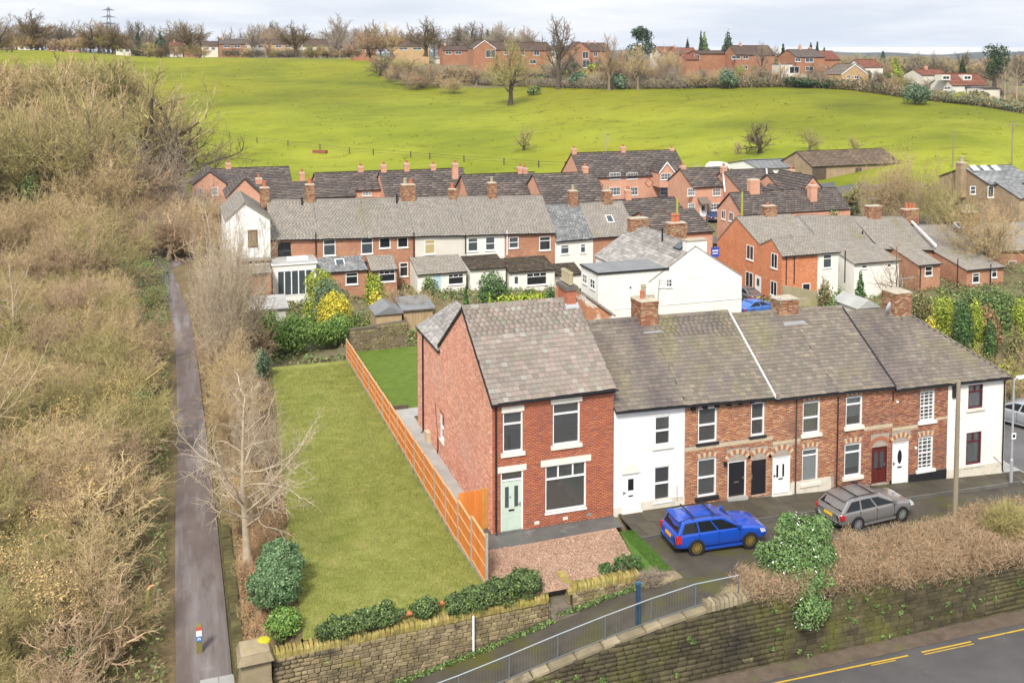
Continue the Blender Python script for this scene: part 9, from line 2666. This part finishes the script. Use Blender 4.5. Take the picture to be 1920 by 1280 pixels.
def rim(n,dr,vts,ur,nm,gp):
 for k_ in range(n):
  u,d=vr_.uniform(*ur),vr_.uniform(*dr);mt,cw=vr_.choice(((TAN,'tan'),(OLV,'olive'),(OLV,'dull olive'),(TAN,'pale tan')))
  tr(vr_.choice(('ash','ash','ash','shrub')),'%s %s bare tree %s %s'%(('nearer','farther')[d>(dr[0]+dr[1])/2],cw,nm,('at the frame edge','before the forked tree','beside the forked tree','towards the open pasture')[int(min(3,max(0,(u+60)/90)))]),u,0,vr_.uniform(*vts)+(45 if u>250 else 0),vr_.uniform(.9,1.35),mt,cw+gp,d=d,name='bare_tree')
rim(34,(172,222),(92,128),(-60,270),'on the wood rim',' trees along the far rim of the wood')
rim(30,(125,168),(140,215),(-60,185),'in mid wood',' trees massed in the middle of the wood')
for lab,u,d,vt,kind,wd,mt in[('big dark-limbed bare tree leaning over the pasture edge',268,158,98,'oak',1.1,(BARK_D,TW_OLIVE)),('second dark-limbed tree low against the pasture',318,160,150,'oak',1.1,(BARK_D,TW_DARK)),('tall olive-twigged tree at the wood edge',215,185,92,'ash',1.1,OLV),('pale forked tree at the centre of the wood',152,150,112,'ash',.95,(BARK_P,TW_TAN)),('broad olive tree in the far wood',100,200,90,'oak',1.0,OLV),('tan tree in the far wood beside the broad olive one',55,190,108,'ash',1.2,TAN),('reddish tree at the back of the wood',25,215,98,'oak',1.0,PNK),('tree cut by the left frame edge in the far wood',-20,190,110,'ash',1.2,TAN),('olive tree behind the pale forked tree',175,225,96,'oak',1.0,OLV),('slender tan tree before the dark-limbed tree',232,160,130,'ash',.9,TAN),('low spreading tree where wood meets pasture',300,170,172,'oak',.9,(BARK_D,TW_TAN)),('tan tree over the left wood shrubs',80,140,165,'ash',1.1,TAN),('olive tree over the left wood shrubs',25,132,180,'ash',1.2,OLV),('grey tangled tree near the path bend',285,135,235,'shrub',.9,GRY),('brown tangled tree near the path bend',240,132,240,'shrub',1.0,PNK),('tall tan thicket tree left of the path bend',190,125,250,'shrub',1.0,TAN)]:
 tr(kind,lab,u,0,vt,wd,mt,d=d,name='bare_tree')
r9=np.random.RandomState(5)
n9=120000
X9=-13.5-np.abs(r9.uniform(0,1,n9))**1.15*46;Y9=r9.uniform(-16,95,n9)
u9=np.array([uv_d(a,c)[0]for a,c in zip(X9,Y9)]);ok=(u9>-250)
X9,Y9=X9[ok],Y9[ok]
edge9=np.exp(-np.abs(X9+13.9)/1.6)
patch=np.sin(X9*.55+1.3)*np.sin(Y9*.43)+.5*np.sin(X9*1.3+Y9*.9)
Z9=np.array([ter(a,c)for a,c in zip(X9,Y9)])+r9.uniform(0,.55,len(X9))*(1+np.clip(patch,0,1))
Nn9=r9.normal(size=(len(X9),3))*.6+(0,0,1);Nn9/=np.linalg.norm(Nn9,axis=1,keepdims=True)
V9,F9=quads_at(np.stack([X9,Y9,Z9],1),Nn9,.095,r9)
mi9=np.where(r9.uniform(0,1,len(X9))<np.clip(.30+.45*edge9+.3*np.clip(patch,-.5,1),0,.9),0,1)
o=link('undergrowth',np_mesh('undergrowth',V9,F9,[LF_IVY,LF_UNDER],mi=mi9));o['kind']='stuff'
ce=[(vr_.uniform(-24,-15.5),vr_.uniform(-3,22),vr_.uniform(-.2,1.6),1.3,1.3,.8)for _ in range(24)]
o=link('catkins',leaf_mesh('catkins',ce,12000,.045,LF_TAN,55,inner=.1,asp=1.3));o['kind']='stuff'
def blades(name,pts,h,m,wd=.006,lean=.5):
 n=len(pts);P=np.asarray(pts,float)
 a=r9.uniform(0,6.28,n);c,s_=np.cos(a),np.sin(a)
 hh=h*r9.uniform(.5,1.3,n);w_=wd*r9.uniform(.7,1.4,n)
 b1=P+np.stack([c*w_,s_*w_,0*a],1);b2=P-np.stack([c*w_,s_*w_,0*a],1)
 t_=P+np.stack([r9.normal(size=n)*lean*hh,r9.normal(size=n)*lean*hh,hh],1)
 o=link(name,np_mesh(name,np.stack([b1,b2,t_],1).reshape(-1,3),np.arange(3*n).reshape(n,3),m));o['kind']='stuff'
 return o
GB=leafmat('lawn_blade',[(.19,.205,.038),(.24,.25,.055),(.155,.185,.028),(.31,.295,.09)],.25,.6,.62,1.28)
n_=90000
t9=r9.uniform(-5.2,28.6,n_);s9=r9.uniform(-.012,1.0,n_)
xl9=np.interp(t9,[p[1]for p in lawnL],[p[0]for p in lawnL])+.18*np.sin(t9*2.3)+.1*np.sin(t9*5.1);xr9=np.interp(t9,[p[1]for p in lawnR],[p[0]for p in lawnR])
z9=np.array([zlawn(q)for q in t9])
blades('lawn_grass',np.stack([xl9+(xr9-xl9)*s9,t9,z9],1),.055,GB,.010)
n_=9000
blades('turf_grass',np.stack([5.42+r9.uniform(-.05,.6,n_)-.12*0,r9.uniform(-5.15,-1.6,n_),np.full(n_,.012)],1)-np.stack([r9.uniform(0,.6,n_)*0,np.zeros(n_),np.zeros(n_)],1),.05,leafmat('turf_blade',[(.08,.17,.02),(.11,.21,.03),(.06,.13,.018)]),.008)
n_=26000
tx=r9.uniform(0,1,n_);ty=r9.uniform(-5.15,-1.3,n_)
cp9=np.stack([-1.33+tx*(5.36+.165*(ty+1.2)+1.33),ty,.02+r9.uniform(0,.015,n_)],1)
N9=r9.normal(size=(n_,3))*.45+(0,0,1);N9/=np.linalg.norm(N9,axis=1,keepdims=True)
V9,F9=quads_at(cp9,N9,.03,r9)
o=link('wood_chips',np_mesh('wood_chips',V9,F9,leafmat('wood_chip',[(.42,.27,.19),(.48,.32,.23),(.37,.23,.155),(.54,.39,.29)])));o['kind']='stuff'
tp=[]
while len(tp)<3600:
 u,d=vr_.uniform(345,1920),vr_.uniform(172,400)
 if d>TOPE(u)-3 or d<interp(u,(345,1230,1500,1800),(172,180,190,160))or math.sin(u*.017+d*.06)+math.sin(u*.05-d*.11)+vr_.gauss(0,.6)<.35:continue
 p=CAM[:2]+d*CFH[:2]+(u-960)/FPX*d*CR[:2]
 tp+=[(p[0]+vr_.gauss(0,.25),p[1]+vr_.gauss(0,.25),ter(p[0],p[1])-.02)for _ in range(6)]
blades('pasture_tussocks',tp,.32,leafmat('tussock_blade',[(.16,.185,.006),(.19,.21,.012),(.17,.17,.012),(.25,.25,.04)]),.10)
gx9=r9.uniform(-8,84,100000);gy9=r9.uniform(29.5,56,100000)
q9=np.sin(gx9*.7)*np.sin(gy9*.6+gx9*.2)+r9.normal(size=100000)*.5;ok=q9>.1
gx9,gy9=gx9[ok],gy9[ok]
Z9=np.array([ter(a,c)for a,c in zip(gx9,gy9)])+r9.uniform(0,.4,len(gx9))
V9,F9=quads_at(np.stack([gx9,gy9,Z9],1),np.tile((0,0,1.),(len(gx9),1))+r9.normal(size=(len(gx9),3))*.5,.15,r9)
o=link('garden_plants',np_mesh('garden_plants',V9,F9,[LF_IVY,LF_UNDER],mi=(r9.uniform(0,1,len(gx9))<.5).astype(int)));o['kind']='stuff'
n_=16000;ly=r9.uniform(-5,31,n_);lx=r9.uniform(-10.6,-8.3,n_)+ly*.05*r9.uniform(0,1,n_)
lz=np.interp(lx,(-10.7,-8.5),(-1.35,-.45))+.03+.02*r9.uniform(0,1,n_)
V9,F9=quads_at(np.stack([lx,ly,lz],1),np.tile((-.5,0,.85),(n_,1))+r9.normal(size=(n_,3))*.3,.06,r9)
o=link('fallen_leaves',np_mesh('fallen_leaves',V9,F9,LF_BROWN));o['kind']='stuff'
hz=bpy.data.materials.new('haze');hz.use_nodes=True;ht=hz.node_tree;ht.nodes.clear()
ho=ht.nodes.new('ShaderNodeOutputMaterial');hv=ht.nodes.new('ShaderNodeVolumePrincipled')
hv.inputs['Color'].default_value=(.60,.74,1,1);hv.inputs['Density'].default_value=.00008
ht.links.new(hv.outputs[0],ho.inputs['Volume'])
b=MB();b.box(-5900,9000,-140,8000,-14,75);o=b.emit('haze',hz);o['kind']='stuff'
be=[]
while len(be)<130:
 x,y=-14.6-abs(vr_.gauss(0,1))*9,vr_.uniform(-12,60)
 if uv_d(x,y)[0]>-150:be.append((x,y,ter(x,y)+vr_.uniform(.3,2.2),vr_.uniform(.5,1.3),vr_.uniform(.5,1.3),vr_.uniform(.3,.7)))
o=link('brambles',leaf_mesh('brambles',be,56000,.06,LF_IVY,61,inner=.1,extra=(LF_OLIVE,.5)));o['kind']='stuff'
